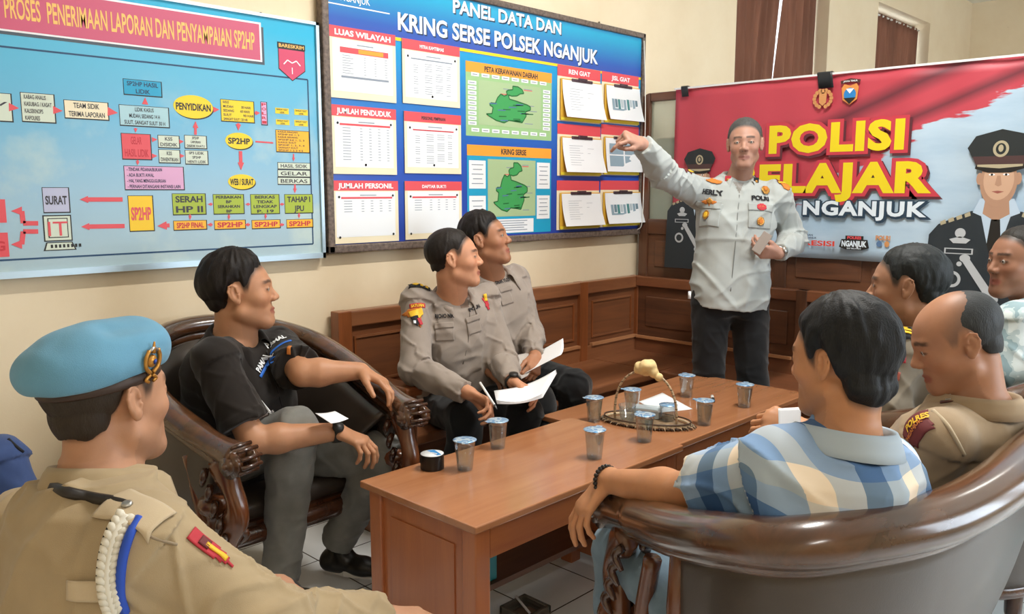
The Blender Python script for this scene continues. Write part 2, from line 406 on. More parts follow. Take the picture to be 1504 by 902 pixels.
def build_person(name, label, sp):
    s = sp.get('s', 1.0); J = sp['J']; h = sp.get('h', .0036)
    root = empty(name, (J['pel'][0], J['pel'][1], 0), label, 'person')
    left = unit(J['shL']-J['shR']); up = unit(J['neck']-J['pel']); fwd = unit(np.cross(left, up)); left = unit(np.cross(up, fwd))
    L = np.linalg.norm(J['neck']-J['pel']); fat = sp.get('fat', 0); W = sp.get('w', 1.0)*s
    hR = frame(sp['hf'], sp.get('hu', (0, 0, 1))); hC = J['head']; hs = sp.get('hs', s)
    inv = lambda P: (P-hC) @ hR/hs
    neckb = J['neck']-up*.01; skull = hC+hs*(hR @ V(0, -.028, -.065))
    TS = V(-.13, -.05, .08, .22, .4, .62, .8, .93, 1.0, 1.06)
    WS = V(.150, .165, .165, .155, .152, .165, .165, .125, .080, .055)*W
    DS = V(.100, .118, .120, .118, .120, .122, .108, .085, .062, .050)*W
    DS = DS+V(0, .01, .02, .028, .022, .01, .004, 0, 0, 0)*fat; WS = WS+V(0, .01, .015, .02, .015, .01, .004, 0, 0, 0)*fat
    CY = V(0, 0, .004, .008, .008, .004, -.002, -.008, -.012, -.014)*(1+fat)
    # -- skin: one continuous surface
    F = Field(h)
    F.loft(J['pel'], left, fwd, up, L, TS, WS-.02, DS-.02, CY, k=.03)
    for sd in 'RL':
        F.rc(neckb-up*.03, J['sh'+sd], .045*s, .047*s, .03)
        limb_arm(F, J['sh'+sd], J['el'+sd], J['wr'+sd], s)
        F.rc(J['hi'+sd], J['kn'+sd], .075*s, .050*s, .03)
        m = J['kn'+sd]+(J['an'+sd]-J['kn'+sd])*.3; F.rc(J['kn'+sd], m, .048*s, .050*s, .02); F.rc(m, J['an'+sd], .050*s, .034*s, .02)
        if 'H'+sd in sp: hd = sp['H'+sd]; hand_prims(F, J['wr'+sd], hd[0], hd[1], hd[2], s*.97, hd[3], hd[4], spread=hd[5] if len(hd) > 5 else 0.0)
    F.rc(neckb, skull, sp.get('nr', .056)*hs, .053*hs, .025); F.rc(neckb+fwd*.02, hC+hs*(hR @ V(0, .015, -.085)), .045*hs, .035*hs, .03)
    head_prims(F, hC, hR, hs, fat)
    pos, Q = F.mesh()
    P = inv(pos.astype(float)); base = np.array(srgb(sp.get('skin', '#b07a58'))[:3]); tint = np.tile(base, (len(P), 1))
    near = (np.abs(P) < .2).all(1)
    def blend(m, col): 
        c = np.array(srgb(col)[:3]); tint[:] = tint*(1-m[:, None])+c*m[:, None]
    X, Y, Z = P[:, 0], P[:, 1], P[:, 2]
    lip = sstep(.0135, .006, np.sqrt((Z+.0665)**2+(np.maximum(0, np.abs(X)-.015))**2*.8))*(Y > .078)*near
    blend(lip*.8, sp.get('lip', '#8c4a40'))
    chk = sstep(.035, .01, np.sqrt((np.abs(X)-.042)**2+(Z+.03)**2))*(Y > .03)*near; blend(chk*.12, '#b0604a')
    by = .0245+.10*(np.abs(X)-.03)*(np.abs(X) < .03)-.12*np.maximum(0, np.abs(X)-.032)
    brow = sstep(.0065, .0035, np.abs(Z-by-.003))*sstep(.007, .012, np.abs(X))*sstep(.052, .044, np.abs(X))*(Y > .055)*near; blend(brow*.8, sp.get('brow', '#241a15'))
    lid = sstep(.0042, .0018, np.sqrt((Z-.0035+(.6*(np.abs(X)-.031))**2*12)**2))*sstep(.016, .012, np.abs(np.abs(X)-.031))*(Y > .07)*near; blend(lid*.75, '#2a1b16')
    nos = sstep(.005, .002, np.sqrt((np.abs(X)-.007)**2+(Z+.038)**2))*(Y > .09)*near; blend(nos*.6, '#4a2a20')
    st = sp.get('stubble', .18)
    if st: blend(sstep(-.045, -.07, Z)*(Y > .0)*near*st*(1-lip), '#4e4038')
    zh = hairline(Y, sp)+.006; hz = sstep(-.016, .010, Z-zh)*near*(Y < .09)*sp.get('scalp', .9)
    if sp.get('bald'): hz = hz*sstep(.055, -.01, Y-(.055-Z)*.9)
    blend(hz*(np.abs(X) < .078), sp.get('hair', '#1b1613'))
    body = link('body', np_mesh('body', pos, Q, tint), attr_mat('skin', .5, bump=.12, bscale=420, sss=.12, noise=.05), root)
    # -- eyes
    for sx in (-1, 1):
        if sp.get('eyes', True):
            e = MB(); c = hC+hs*(hR @ V(sx*.031, .0805, .003)); 
            Mx = Matrix([[*hR[0], c[0]], [*hR[1], c[1]], [*hR[2], c[2]], [0, 0, 0, 1]])
            S = Mx @ Matrix.Diagonal((hs, hs, hs, 1)) @ Matrix.Rotation(-PI/2, 4, 'X')
            g = sp.get('gaze', (0, 0)); S = S @ Matrix.Rotation(g[0], 4, 'Y') @ Matrix.Rotation(g[1], 4, 'X')
            e.lathe((0, 0, 0), [(1e-6, .0108)]+[(.0108*math.sin(t), .0108*math.cos(t)) for t in (.18, .36)], mat('pupil_dark', '#1c120d', .15), 14, S)
            e.lathe((0, 0, 0), [(.0108*math.sin(t), .0108*math.cos(t)) for t in (.36, .7, 1.1, 1.6, 2.2)], mat('eye_white', '#a39a92', .3), 14, S)
            e.build('eye', root)
    # -- hair
    hair_mesh(root, hC, hR, hs, sp, h)
    # -- shirt
    sl = sp.get('sleeve', 'long'); g = sp.get('ease', .014)
    G = Field(sp.get('hc', .0055)); hem = sp.get('hem', -.05)
    ts = np.concatenate([[hem], TS[TS > hem+.02]]); ws = np.interp(ts, TS, WS)+g; ds = np.interp(ts, TS, DS)+g; cy = np.interp(ts, TS, CY)
    if sp.get('untucked'): ws[0] += .012; ds[0] += .012
    keep = ts <= 1.0; ts, ws, ds, cy = ts[keep], ws[keep], ds[keep], cy[keep]
    ws[-1] = max(ws[-1]-.004, .07*s); ds[-1] = max(ds[-1]-.004, .06*s)
    G.loft(J['pel'], left, fwd, up, L, ts, ws, ds, cy, k=.03)
    bones = [('T', J['pel'], J['neck'])]
    for sd in 'RL':
        sh, el, wr = J['sh'+sd], J['el'+sd], J['wr'+sd]
        G.rc(neckb-up*.035, sh+up*.004, .040*s+g, .047*s+g*.8, .03)
        if sl == 'long':
            G.rc(sh, el, .050*s+g, .045*s+g*.9, .03); cuff = el+(wr-el)*.93; m = el+(wr-el)*.35
            G.rc(el, m, .045*s+g*.9, .044*s+g, .02); G.rc(m, cuff, .044*s+g*.8, .031*s+g*.8, .02, flatb=True)
            G.rc(el+(wr-el)*.80, cuff, .0345*s+g*.6, .0335*s+g*.6, .004, flatb=True, flata=True)
        else:
            e2 = sh+(el-sh)*sp.get('slen', .78)
            G.rc(sh, e2, .051*s+g, .050*s+g*1.3, .03, flatb=True)
            G.rc(sh+(e2-sh)*.86, e2, .0525*s+g*1.3, .0530*s+g*1.3, .004, flatb=True, flata=True)
        bones.append((sd, sh, el)); bones.append((sd+'f', el, wr))
    amp = sp.get('fold', .006)*1.45
    def bonec(Pd):
        best = np.full(len(Pd), 9.); cl = np.zeros((len(Pd), 3)); arm = np.zeros(len(Pd), bool); al_ = np.zeros(len(Pd))
        for key, a, b in bones:
            ab = b-a; t = np.clip(((Pd-a) @ ab)/(ab@ab), 0, 1); dd = np.linalg.norm(Pd-a-t[:, None]*ab, axis=1)*(.52 if key == 'T' else 1.0)
            if len(key) == 1 and key != 'T': dd = np.where((Pd-a) @ unit(ab) < .012, 9.5, dd*.8)
            m = dd < best; best[m] = dd[m]
            if key == 'T': co = np.stack([(Pd-a) @ left, (Pd-a) @ up, (Pd-a) @ fwd], 1); arm[m] = False; al_[m] = 0
            else:
                d_ = unit(ab); e1 = unit(np.cross(d_, up+fwd*.3)); e2 = np.cross(d_, e1); al = (Pd-a) @ d_; an = np.arctan2((Pd-a) @ e1, (Pd-a) @ e2)
                co = np.stack([al+(.1 if len(key) == 1 else .4), an*.062, np.full(len(Pd), 5.)], 1); arm[m] = True; al_[m] = (t if len(key) == 1 else 1+t)[m]
            cl[m] = co[m]
        return cl, arm, al_
    def post(Pp):
        co, isarm, al = bonec(Pp); sd_ = sp.get('seed', 0)
        u, w, v = co[:, 0], co[:, 1], co[:, 2]
        def ridge(q, k=5.0): return np.clip(1-np.abs(noise3(q)-.5)*k, 0, 1)**1.3
        bt = .7*ridge(np.stack([u*4+w*5+sd_, v*3, w*9-np.abs(u)*9], 1))+.6*ridge(np.stack([u*9+3, v*6+sd_, w*4+u*3], 1), 6)+.5*ridge(np.stack([u*7-w*8, v*5, w*14+sd_], 1), 6)
        ba = .9*ridge(np.stack([u*17+np.sin(w*22)*.8+sd_, w*9, v*0+2], 1), 4.5)*(.35+.9*np.exp(-((al-1.0)/.28)**2))+.5*ridge(np.stack([u*9+w*12, w*14+sd_, v*0+5], 1), 6)
        g_ = noise3(Pp*7+sd_)-.5
        return -(amp*(np.where(isarm, ba, bt)*1.15-.45)+amp*1.2*g_)
    pos, Q = G.mesh(post)
    cl = bonec(pos.astype(float))[0]
    shirt = link('shirt', np_mesh('shirt', pos, Q, None, cl), sp['shirt'], root)
    # -- trousers
    G = Field(sp.get('hc', .0055)); g2 = sp.get('ease2', .016)
    G.loft(J['pel'], left, fwd, up, L, V(-.2, -.1, 0, .1), V(.12, .155, .172, .166)*W+fat*.01, V(.09, .112, .124, .122)*W+fat*.01, None, k=.03)
    for sd in 'RL':
        hi, kn, an = J['hi'+sd], J['kn'+sd], J['an'+sd]
        G.rc(hi, kn, .080*s+g2, .056*s+g2, .035); m = kn+(an-kn)*.3
        G.rc(kn, m, .056*s+g2, .053*s+g2, .02); G.rc(m, an+(an-kn)*.04, .053*s+g2, .044*s+g2, .02, flatb=True)
    def post2(Pp):
        kw = np.zeros(len(Pp))
        for sd in 'RL': kw = np.maximum(kw, np.exp(-(np.linalg.norm(Pp-J['kn'+sd], axis=1)/.13)**2))
        q = np.stack([Pp[:, 0]*8, Pp[:, 1]*8, Pp[:, 2]*18], 1)+sp.get('seed', 0); n1 = np.clip(1-np.abs(noise3(q)-.5)*5, 0, 1)**1.3; q = np.stack([Pp[:, 0]*14+Pp[:, 2]*9, Pp[:, 1]*14, Pp[:, 2]*7], 1); n2 = np.clip(1-np.abs(noise3(q)-.5)*6, 0, 1)**1.3
        return -((.004+.005*kw)*n1+.004*n2-.003)
    pos, Q = G.mesh(post2)
    link('trousers', np_mesh('trousers', pos, Q), sp['trousers'], root)
    # -- shoes
    if sp.get('shoes', True):
        for sd in 'RL':
            an = J['an'+sd]; fd = np.asarray(sp.get('toe', fwd), float); fd = fd*V(1, 1, 0); fd = unit(fd); z0 = min(an[2]-.065, sp.get('sole', 9)); c = V(an[0], an[1], z0); sdv = np.cross(fd, V(0, 0, 1))
            S = Field(.0055)
            S.rc(c-fd*.03+V(0,0,.045), c+fd*.02+V(0,0,.05), .040, .043, .02); S.rc(c-fd*.035+V(0,0,.03), c+fd*.10+V(0,0,.032), .038, .042, .02, ell=(V(0,0,1), 1.15))
            S.rc(c+fd*.09+V(0,0,.030), c+fd*.165+V(0,0,.026), .042, .036, .02, ell=(V(0,0,1), 1.5)); S.rc(c+V(0,0,.05), an+V(0,0,.01), .042, .042, .02)
            S.add(lambda x, y, z, z0=z0: (z-z0-.004)+0*x+0*y, c-.2, c+V(.25, .25, .02), .004, 's') if False else None
            pos, Q = S.mesh(); pos[:, 2] = np.maximum(pos[:, 2], z0+.002)
            sh = link('shoe', np_mesh('shoe', pos, Q), mat('shoe_leather', '#16130f', .35), root)
            b = MB(); prof = []
            for k in range(28):
                a = 2*PI*k/28; lx = math.cos(a); prof.append((.038+.13*lx if lx > 0 else .038+.085*lx, math.sin(a)*(.040 if lx > 0 else .034)*(1-.12*abs(lx))))
            b.prism(prof, mat(sp.get('solem', 'shoe_sole'), sp.get('solec', '#1a1715'), .6), c, fd, sdv, V(0,0,1), .0, .022); b.build('shoe_sole', sh)
    bv = BVHTree.FromObject(shirt, bpy.context.evaluated_depsgraph_get()) if False else mesh_bvh(shirt)
    info = dict(root=root, shirt=shirt, bvh=bv, left=left, fwd=fwd, up=up, L=L, J=J, s=s, hC=hC, hR=hR, hs=hs, neckb=neckb, skull=skull, sp=sp)
    collar(info)
    return info
def mesh_bvh(o):
    me = o.data; v = np.empty(len(me.vertices)*3, np.float32); me.vertices.foreach_get('co', v); f = np.empty(len(me.polygons)*4, np.int32); me.loops.foreach_get('vertex_index', f)
    return BVHTree.FromPolygons([tuple(x) for x in v.reshape(-1, 3).tolist()], f.reshape(-1, 4).tolist())
def hairline(Y, sp):
    st = sp.get('hl', 'short'); y = [-.13, -.085, -.045, -.030, -.022, -.004, .010, .020, .032, .044, .058, .078, .10]
    z = {'short': [-.055, -.055, -.040, -.015, .020, .034, .030, .002, .004, .040, .058, .068, .075],
         'long':  [-.102, -.102, -.080, -.050, .000, .030, .022, -.012, .000, .040, .050, .058, .062],
         'high':  [-.040, -.040, -.030, -.010, .025, .036, .032, .010, .016, .050, .066, .078, .085]}[st]
    return np.interp(Y, y, z)
def hair_mesh(root, C, R, s, sp, h):
    th = sp.get('hth', .010); style = sp.get('hl', 'short'); F = Field(h); bald = sp.get('bald')
    amp = sp.get('hamp', .003); hb = .11+th
    def fn(x, y, z):
        p = [x-C[0], y-C[1], z-C[2]]; q = [(p[0]*R[0, i]+p[1]*R[1, i]+p[2]*R[2, i])/s for i in range(3)]; X, Y, Z = q
        zh = hairline(Y, sp); tp_ = np.clip((Z-zh)/sp.get('fade', .045), 0, 1)**.7
        if bald: tp_ = np.minimum(tp_, np.clip(((.055-Z)*.9+.030-Y)/.10, 0, 1))
        th_ = -.0018+(th+.0018)*tp_; top = -.0018+(sp.get('htop', th)+.0018)*tp_
        if not bald: zh = zh+.004*np.sin(X*130+2*np.sin(Z*60))+.003*np.sin(Y*210)
        def el(c, r):
            a = [(q[i]-c[i])/r[i] for i in range(3)]; k0 = np.sqrt(a[0]**2+a[1]**2+a[2]**2); k1 = np.sqrt((a[0]/r[0])**2+(a[1]/r[1])**2+(a[2]/r[2])**2)+1e-9; return k0*(k0-1)/k1
        d = np.minimum(el((0, -.018, .036), (.074+th_*.8, .094+th_*.9, .079+top)), el((0, .030, .014), (.064+th_*.7, .062+th_*.5, .070+top*.9)))
        d = np.minimum(d, el((0, -.052, -.020), (.056+th_*.7, .045+th_*.5, .062)))
        if style == 'long': d = np.minimum(d, el((0, -.050, -.050), (.054+th_*.7, .045+th_*.5, .055)))
        o = np.maximum(d, (zh-Z)*.55)
        return o*s
    F.add(fn, C-hb*1.25*s, C+hb*1.3*s, .004)
    def post(Pp):
        q = (Pp-C) @ R/s; ang = np.arctan2(q[:, 0], q[:, 1]); r = np.linalg.norm(q, axis=1)
        f = sp.get('hfreq', 1.0)
        n = noise3(np.stack([ang*14*f, q[:, 2]*30*f, r*20], 1)); n2 = noise3(np.stack([q[:, 0]*120*f, q[:, 1]*90*f, q[:, 2]*60*f], 1))
        k_ = np.clip((q[:, 2]-hairline(q[:, 1], sp))/.03, .15, 1); return (-(amp*1.6*(n-.35)+amp*1.0*(n2-.5))*s)*k_
    pos, Q = F.mesh(post)
    return link('hair', np_mesh('hair', pos, Q), hair_mat(sp.get('hair', '#1b1613')), root)
def hair_mat(c):
    nm = 'hair_'+c.strip('#')
    if nm in MATS: return MATS[nm]
    k = NT(nm); b = k.b; b.inputs['Roughness'].default_value = .55; b.inputs['Specular IOR Level'].default_value = .25
    tc = k.new('ShaderNodeTexCoord'); mp = k.new('ShaderNodeMapping'); mp.inputs['Scale'].default_value = (420, 420, 90); k.link(tc.outputs['Object'], mp.inputs[0])
    nz = k.new('ShaderNodeTexNoise', i_Scale=1.0, i_Detail=3.0, i_Distortion=.4); k.link(mp.outputs[0], nz.inputs['Vector'])
    cr = srgb(c); mx = k.new('ShaderNodeMix', data_type='RGBA'); k.link(nz.outputs[0], mx.inputs['Factor'])
    mx.inputs['A'].default_value = tuple(x*.7 for x in cr[:3])+(1,); mx.inputs['B'].default_value = tuple(min(1, x*1.25+.003) for x in cr[:3])+(1,)
    k.link(mx.outputs['Result'], b.inputs['Base Color'])
    bp = k.new('ShaderNodeBump', i_Strength=.55, i_Distance=.002); k.link(nz.outputs[0], bp.inputs['Height']); k.link(bp.outputs[0], b.inputs['Normal'])
    MATS[nm] = k.m; return k.m
def collar(I):
    sp = I['sp']; m = sp.get('collar', sp['shirt']); s = I['s']
    up = unit(I['skull']-I['neckb']); up = unit(up*.6+I['up']*.8); f = unit(I['fwd']-up*(I['fwd']@up)); l = np.cross(up, f)
    c = I['neckb']+up*.012*s+f*.006; N = 44; op = sp.get('open', .40)
    prof = [(0, -.03, .0), (.001, .0, .0), (.001, .018, .0), (.004, .028, .0), (.012, .030, .0), (.019, .020, .0), (.026, .004, .0), (.033, -.012, .0)]
    grid = []
    for i in range(N+1):
        a = -PI+op+(2*PI-2*op)*i/N            # 0 = back of the neck
        e = abs(a)/(PI-op); pt = max(0, (e-.72)/.28)
        rad = (.064+.006*abs(math.cos(a)))*s*sp.get('cw', 1.0)
        dirv = -f*math.cos(a)*1.05+l*math.sin(a)*.98
        drop = -.030*s*e**2*1.0
        for (o, z, _) in prof:
            k = 1+pt*.9 if z < .02 and o > .015 else 1
            fr = f*(.012*pt*(o/.033))
            grid.append(c+dirv*(rad+o*s*(1+.25*pt))+up*((z*s if o < .015 else (.030-(.030-z)*k)*s)+drop)+fr)
    M_ = len(prof); fs = [(i*M_+j, (i+1)*M_+j, (i+1)*M_+j+1, i*M_+j+1) for i in range(N) for j in range(M_-1)]
    mb = MB(); mb.add(grid, fs, m, True); o = mb.build('collar', I['root'])
    md = o.modifiers.new('thick', 'SOLIDIFY'); md.thickness = .0028; md.offset = 0
    return o
def cast(I, p, d, off=.002, far=.5, start=None):
    """drop point p along direction d on to the shirt"""
    p = np.asarray(p, float); d = unit(d); hit = I['bvh'].ray_cast(Vector(p-d*.05), Vector(d), .16)
    if hit[0] is None: return None
    return np.array(hit[0])-d*off
def patch(I, name, c, d, upv, w, h, m, off=.0025, shape=None, res=.006, edge=True):
    """cloth patch laid over the shirt: rectangle (or polygon shape in -.5...5) centred on c, seen along d"""
    d = unit(d); upv = np.asarray(upv, float); upv = unit(upv-d*(upv@d)); r = np.cross(d, upv)
    nx = max(2, int(w/res)); ny = max(2, int(h/res)); g = {}; vs = []; fs = []
    def inside(x, y):
        if shape is None: return True
        n = len(shape); c_ = False; j = n-1
        for i in range(n):
            xi, yi = shape[i]; xj, yj = shape[j]
            if (yi > y) != (yj > y) and x < (xj-xi)*(y-yi)/(yj-yi)+xi: c_ = not c_
            j = i
        return c_
    def vert(i, j):
        if (i, j) in g: return g[i, j]
        q = cast(I, c+r*((i/nx-.5)*w)+upv*((j/ny-.5)*h), d, off)
        g[i, j] = None if q is None else len(vs)
        if q is not None: vs.append(q)
        return g[i, j]
    for i in range(nx):
        for j in range(ny):
            if inside((i+.5)/nx-.5, (j+.5)/ny-.5):
                q = [vert(i, j), vert(i+1, j), vert(i+1, j+1), vert(i, j+1)]
                if None not in q: fs.append(tuple(q))
    if not fs: print('patch missed', name); return None
    mb = MB(); mb.add(vs, fs, m, True); o = mb.build(name, I['root'])
    if edge: md = o.modifiers.new('thick', 'SOLIDIFY'); md.thickness = .0022; md.offset = 0
    return o
def stitch(I, name, s, c, d, upv, w, h, m, off=.004, bold=.04):
    d = unit(d); upv = np.asarray(upv, float); upv = unit(upv-d*(upv@d)); r = np.cross(d, upv)
    vs, fs, tw = text_geo(s, bold); out = []
    for v in vs:
        p = c+r*((v[0]/tw-.5)*w)+upv*((v[1]-.5)*h); q = cast(I, p, d, off); out.append(p if q is None else q)
    mb = MB(); mb.add(out, fs, m); return mb.build(name, I['root'])
def strip(I, name, pts, d, r, m, off=.002):
    P = []
    for p in catmull(pts, 6):
        q = cast(I, p, d, off)
        if q is not None: P.append(q)
    if len(P) < 2: print('strip missed', name); return None
    mb = MB(); mb.tube(P, r, m, 8); return mb.build(name, I['root'])
def torso(I, u, t, v=0): return I['J']['pel']+I['left']*u+I['up']*(t*I['L'])+I['fwd']*v
# ------------------------------------------------------------------ the people in the room
FWH = V(math.cos(CAZ), math.sin(CAZ), 0)
def hv(lat, dp, u): return unit(CRT*lat+FWH*dp+V(0, 0, u))
def JJ(**k): return {a: (dep(*v) if v[0] > 6 else V(*v)) for a, v in k.items()}
def hand(side, d, n, curls=RELAX, thumb=(38, 14), spread=.06):
    d = unit(d); n = unit(n-d*(np.asarray(n)@d)); a = np.cross(d, n) if side == 'R' else np.cross(n, d)
    return (d, n, a, curls, thumb, spread)
def cloth(name, c, rough=.85, noise=.06, weave=900, bump=.25): return mat(name, c, rough, bump=bump, bscale=weave, noise=noise, nscale=14, spec=.2, sheen=.15)
TAN = cloth('uniform_tan', '#aa9676'); TAN2 = cloth('uniform_khaki', '#a08b70'); GREY = cloth('uniform_taupe', '#988c82'); GREY2 = cloth('uniform_stone', '#a8adab'); GREY3 = cloth('uniform_grey_brown', '#8c8476')
BLACKSHIRT = cloth('black_polo', '#26211e', noise=.1); DARK = cloth('dark_trousers', '#18191b', noise=.12); BROWNT = cloth('brown_trousers', '#4a3d30')
JEAN_G = cloth('grey_jeans', '#7d7c77', noise=.16, bump=.5, weave=700); JEAN_B = cloth('blue_jeans', '#748b9c', noise=.18, bump=.5, weave=700); NAVY = cloth('navy_cloth', '#3b4d78', noise=.1)
def plaid():
    k = NT('plaid_cotton'); b = k.b; a = k.new('ShaderNodeAttribute', attribute_name='cloth'); sp = k.new('ShaderNodeSeparateXYZ'); k.link(a.outputs['Vector'], sp.inputs[0])
    def bands(out, period, off, cols):
        m = k.new('ShaderNodeMath', operation='MULTIPLY_ADD'); m.inputs[1].default_value = 1/period; m.inputs[2].default_value = off; k.link(out, m.inputs[0])
        f = k.new('ShaderNodeMath', operation='FRACT'); k.link(m.outputs[0], f.inputs[0])
        r = k.new('ShaderNodeValToRGB'); r.color_ramp.interpolation = 'CONSTANT'; e = r.color_ramp.elements
        e[0].position = 0; e[0].color = srgb(cols[0][1]); e[1].position = cols[1][0]; e[1].color = srgb(cols[1][1])
        for p, c in cols[2:]: n = e.new(p); n.color = srgb(c)
        k.link(f.outputs[0], r.inputs[0]); return r.outputs[0]
    c1 = bands(sp.outputs[0], .165, .30, [(0, '#f6ede0'), (.22, '#b2c8e0'), (.46, '#6f8cae'), (.74, '#c2d0e0')])
    c2 = bands(sp.outputs[1], .15, .10, [(0, '#fff6ea'), (.26, '#bccfe6'), (.52, '#86a4c8'), (.78, '#e4ebf4')])
    mx = k.new('ShaderNodeMix', data_type='RGBA', blend_type='MULTIPLY'); mx.inputs['Factor'].default_value = 1
    k.link(c1, mx.inputs['A']); k.link(c2, mx.inputs['B'])
    k.link(mx.outputs['Result'], b.inputs['Base Color']); b.inputs['Roughness'].default_value = .85; b.inputs['Specular IOR Level'].default_value = .2
    MATS['plaid_cotton'] = k.m; return k.m
def camo():
    k = NT('pale_camouflage'); b = k.b; tc = k.new('ShaderNodeTexCoord'); n = k.new('ShaderNodeTexNoise', i_Scale=26.0, i_Detail=1.5); k.link(tc.outputs['Object'], n.inputs['Vector'])
    r = k.new('ShaderNodeValToRGB'); r.color_ramp.interpolation = 'CONSTANT'; e = r.color_ramp.elements; e[0].color = srgb('#8fa8b0'); e[1].position = .45; e[1].color = srgb('#b6c8cc'); x = e.new(.56); x.color = srgb('#d3dedf')
    k.link(n.outputs[0], r.inputs[0]); k.link(r.outputs[0], b.inputs['Base Color']); b.inputs['Roughness'].default_value = .85; MATS['pale_camouflage'] = k.m; return k.m
PLAID = plaid(); CAMO = camo()
PEOPLE = {}
def person(key, *a):
    PEOPLE[key] = build_person(*a)
S_DOWN = V(0, 0, -1)
person('B', 'person', 'person in a black polo shirt and grey jeans, seated in the armchair by the wall', dict(
 J=JJ(pel=(352,655,3.0), neck=(345,497,2.84), head=(352,428,2.80), shR=(316,532,2.66), shL=(408,512,2.98), elR=(372,648,2.62), wrR=(496,634,2.74), elL=(444,548,2.80), wrL=(530,545,2.86),
      hiR=(338,672,2.9), hiL=(380,658,3.05), knR=(432,632,2.75), anR=(412,842,2.8), knL=(566,668,2.95), anL=(497,792,3.05)),
 s=1.08, hs=1.09, fat=.9, w=1.0, hf=hv(.97, .22, .06), hu=hv(-.05, 0, 1), skin='#b98563', hair='#1a1411', hth=.016, htop=.024, hamp=.006, hfreq=.55, hl='short', stubble=.12, nr=.064,
 sleeve='short', slen=.80, untucked=True, hem=-.12, shirt=BLACKSHIRT, trousers=JEAN_G, toe=(.45,-.9,0), sole=.03, ease=.018, fold=.006, open=.5, solec='#cfcac2', solem='pale_sole', seed=3,
 HR=hand('R', hv(.92,-.25,-.28), S_DOWN, [(28,34,20),(34,38,22),(38,40,24),(42,42,24)]), HL=hand('L', hv(.85,-.3,-.35), S_DOWN+hv(-.2,0,0), [(20,30,20),(24,32,20),(28,34,22),(30,34,24)])))
person('R', 'person', 'person in taupe uniform with orange sleeve badge, writing in a booklet on the bench', dict(
 J=JJ(pel=(672,580,3.62), neck=(664,437,3.44), head=(667,380,3.36), shR=(612,445,3.38), shL=(712,440,3.56), elR=(608,542,3.26), wrR=(690,578,3.10), elL=(738,530,3.5), wrL=(754,562,3.28),
      hiR=(645,595,3.58), hiL=(700,590,3.68), knR=(684,612,3.2), anR=(672,790,3.3), knL=(770,607,3.3), anL=(742,770,3.4)),
 hf=hv(.93, .02, .10), skin='#c88f6e', hair='#211b18', hth=.007, htop=.012, hamp=.0016, hl='high', stubble=.1, shirt=GREY, trousers=DARK, fold=.007, open=.55, seed=11, gaze=(0, 0),
 HR=hand('R', hv(.86,-.3,-.38), S_DOWN+hv(-.3,-.3,0), [(50,45,25),(52,48,28),(55,50,28),(58,50,30)], (30, 30)), HL=hand('L', hv(.75,-.5,-.3), S_DOWN+hv(-.3,-.5,0), [(25,40,25),(30,42,25),(35,42,25),(38,42,25)], (20, 10))))
person('O', 'person', 'person in taupe police uniform sitting farther along the bench, looking up with loose papers', dict(
 J=JJ(pel=(748,545,3.85), neck=(722,405,3.74), head=(713,352,3.66), shR=(676,420,3.68), shL=(757,412,3.84), elR=(672,500,3.6), wrR=(720,545,3.5), elL=(780,487,3.80), wrL=(786,526,3.55),
      hiR=(725,555,3.8), hiL=(770,550,3.9), knR=(790,590,3.5), anR=(790,720,3.6), knL=(845,568,3.6), anL=(840,700,3.7)),
 hf=hv(.88, -.22, .20), skin='#a87557', hair='#171210', hth=.012, htop=.022, hamp=.004, hfreq=.7, hl='short', shirt=GREY, trousers=DARK, fold=.007, open=.6, w=.95, seed=23, stubble=.12,
 HL=hand('L', hv(-.1,-.75,-.35), S_DOWN+hv(-.7,0,0), HOLD, (25, 20)), HR=hand('R', hv(.6,-.6,-.3), S_DOWN, RELAX)))
person('S', 'person', 'person in stone police uniform standing and pointing at the blue data board', dict(
 J=JJ(pel=(1072,430,4.05), neck=(1084,264,4.02), head=(1094,212,3.94), shR=(1026,284,4.0), shL=(1141,290,4.0), elR=(974,255,3.72), wrR=(941,210,3.53), elL=(1166,352,4.12), wrL=(1143,372,3.86),
      hiR=(1044,445,4.05), hiL=(1100,445,4.05), knR=(1040,565,4.1), anR=(1035,665,4.2), knL=(1105,565,4.1), anL=(1115,665,4.2)),
 s=1.03, hs=1.0, hf=hv(-.30, -.95, .02), hu=hv(-.03, 0, 1), skin='#ae8370', hair='#4c4c4b', brow='#3a332e', hth=.008, htop=.013, hamp=.0025, hl='high', shirt=GREY2, trousers=DARK, fold=.007, open=.62, hem=-.14, untucked=True, ease=.018, seed=31, lip='#7c4a44', stubble=.15,
 HR=hand('R', hv(-.75,-.55,.25), S_DOWN+hv(0,.5,0), [(40,30,20),(74,86,50),(78,88,50),(80,88,50)], (30, 40)), HL=hand('L', hv(-.85,-.35,.1), hv(-.1,.8,.6), HOLD, (30, 25))))
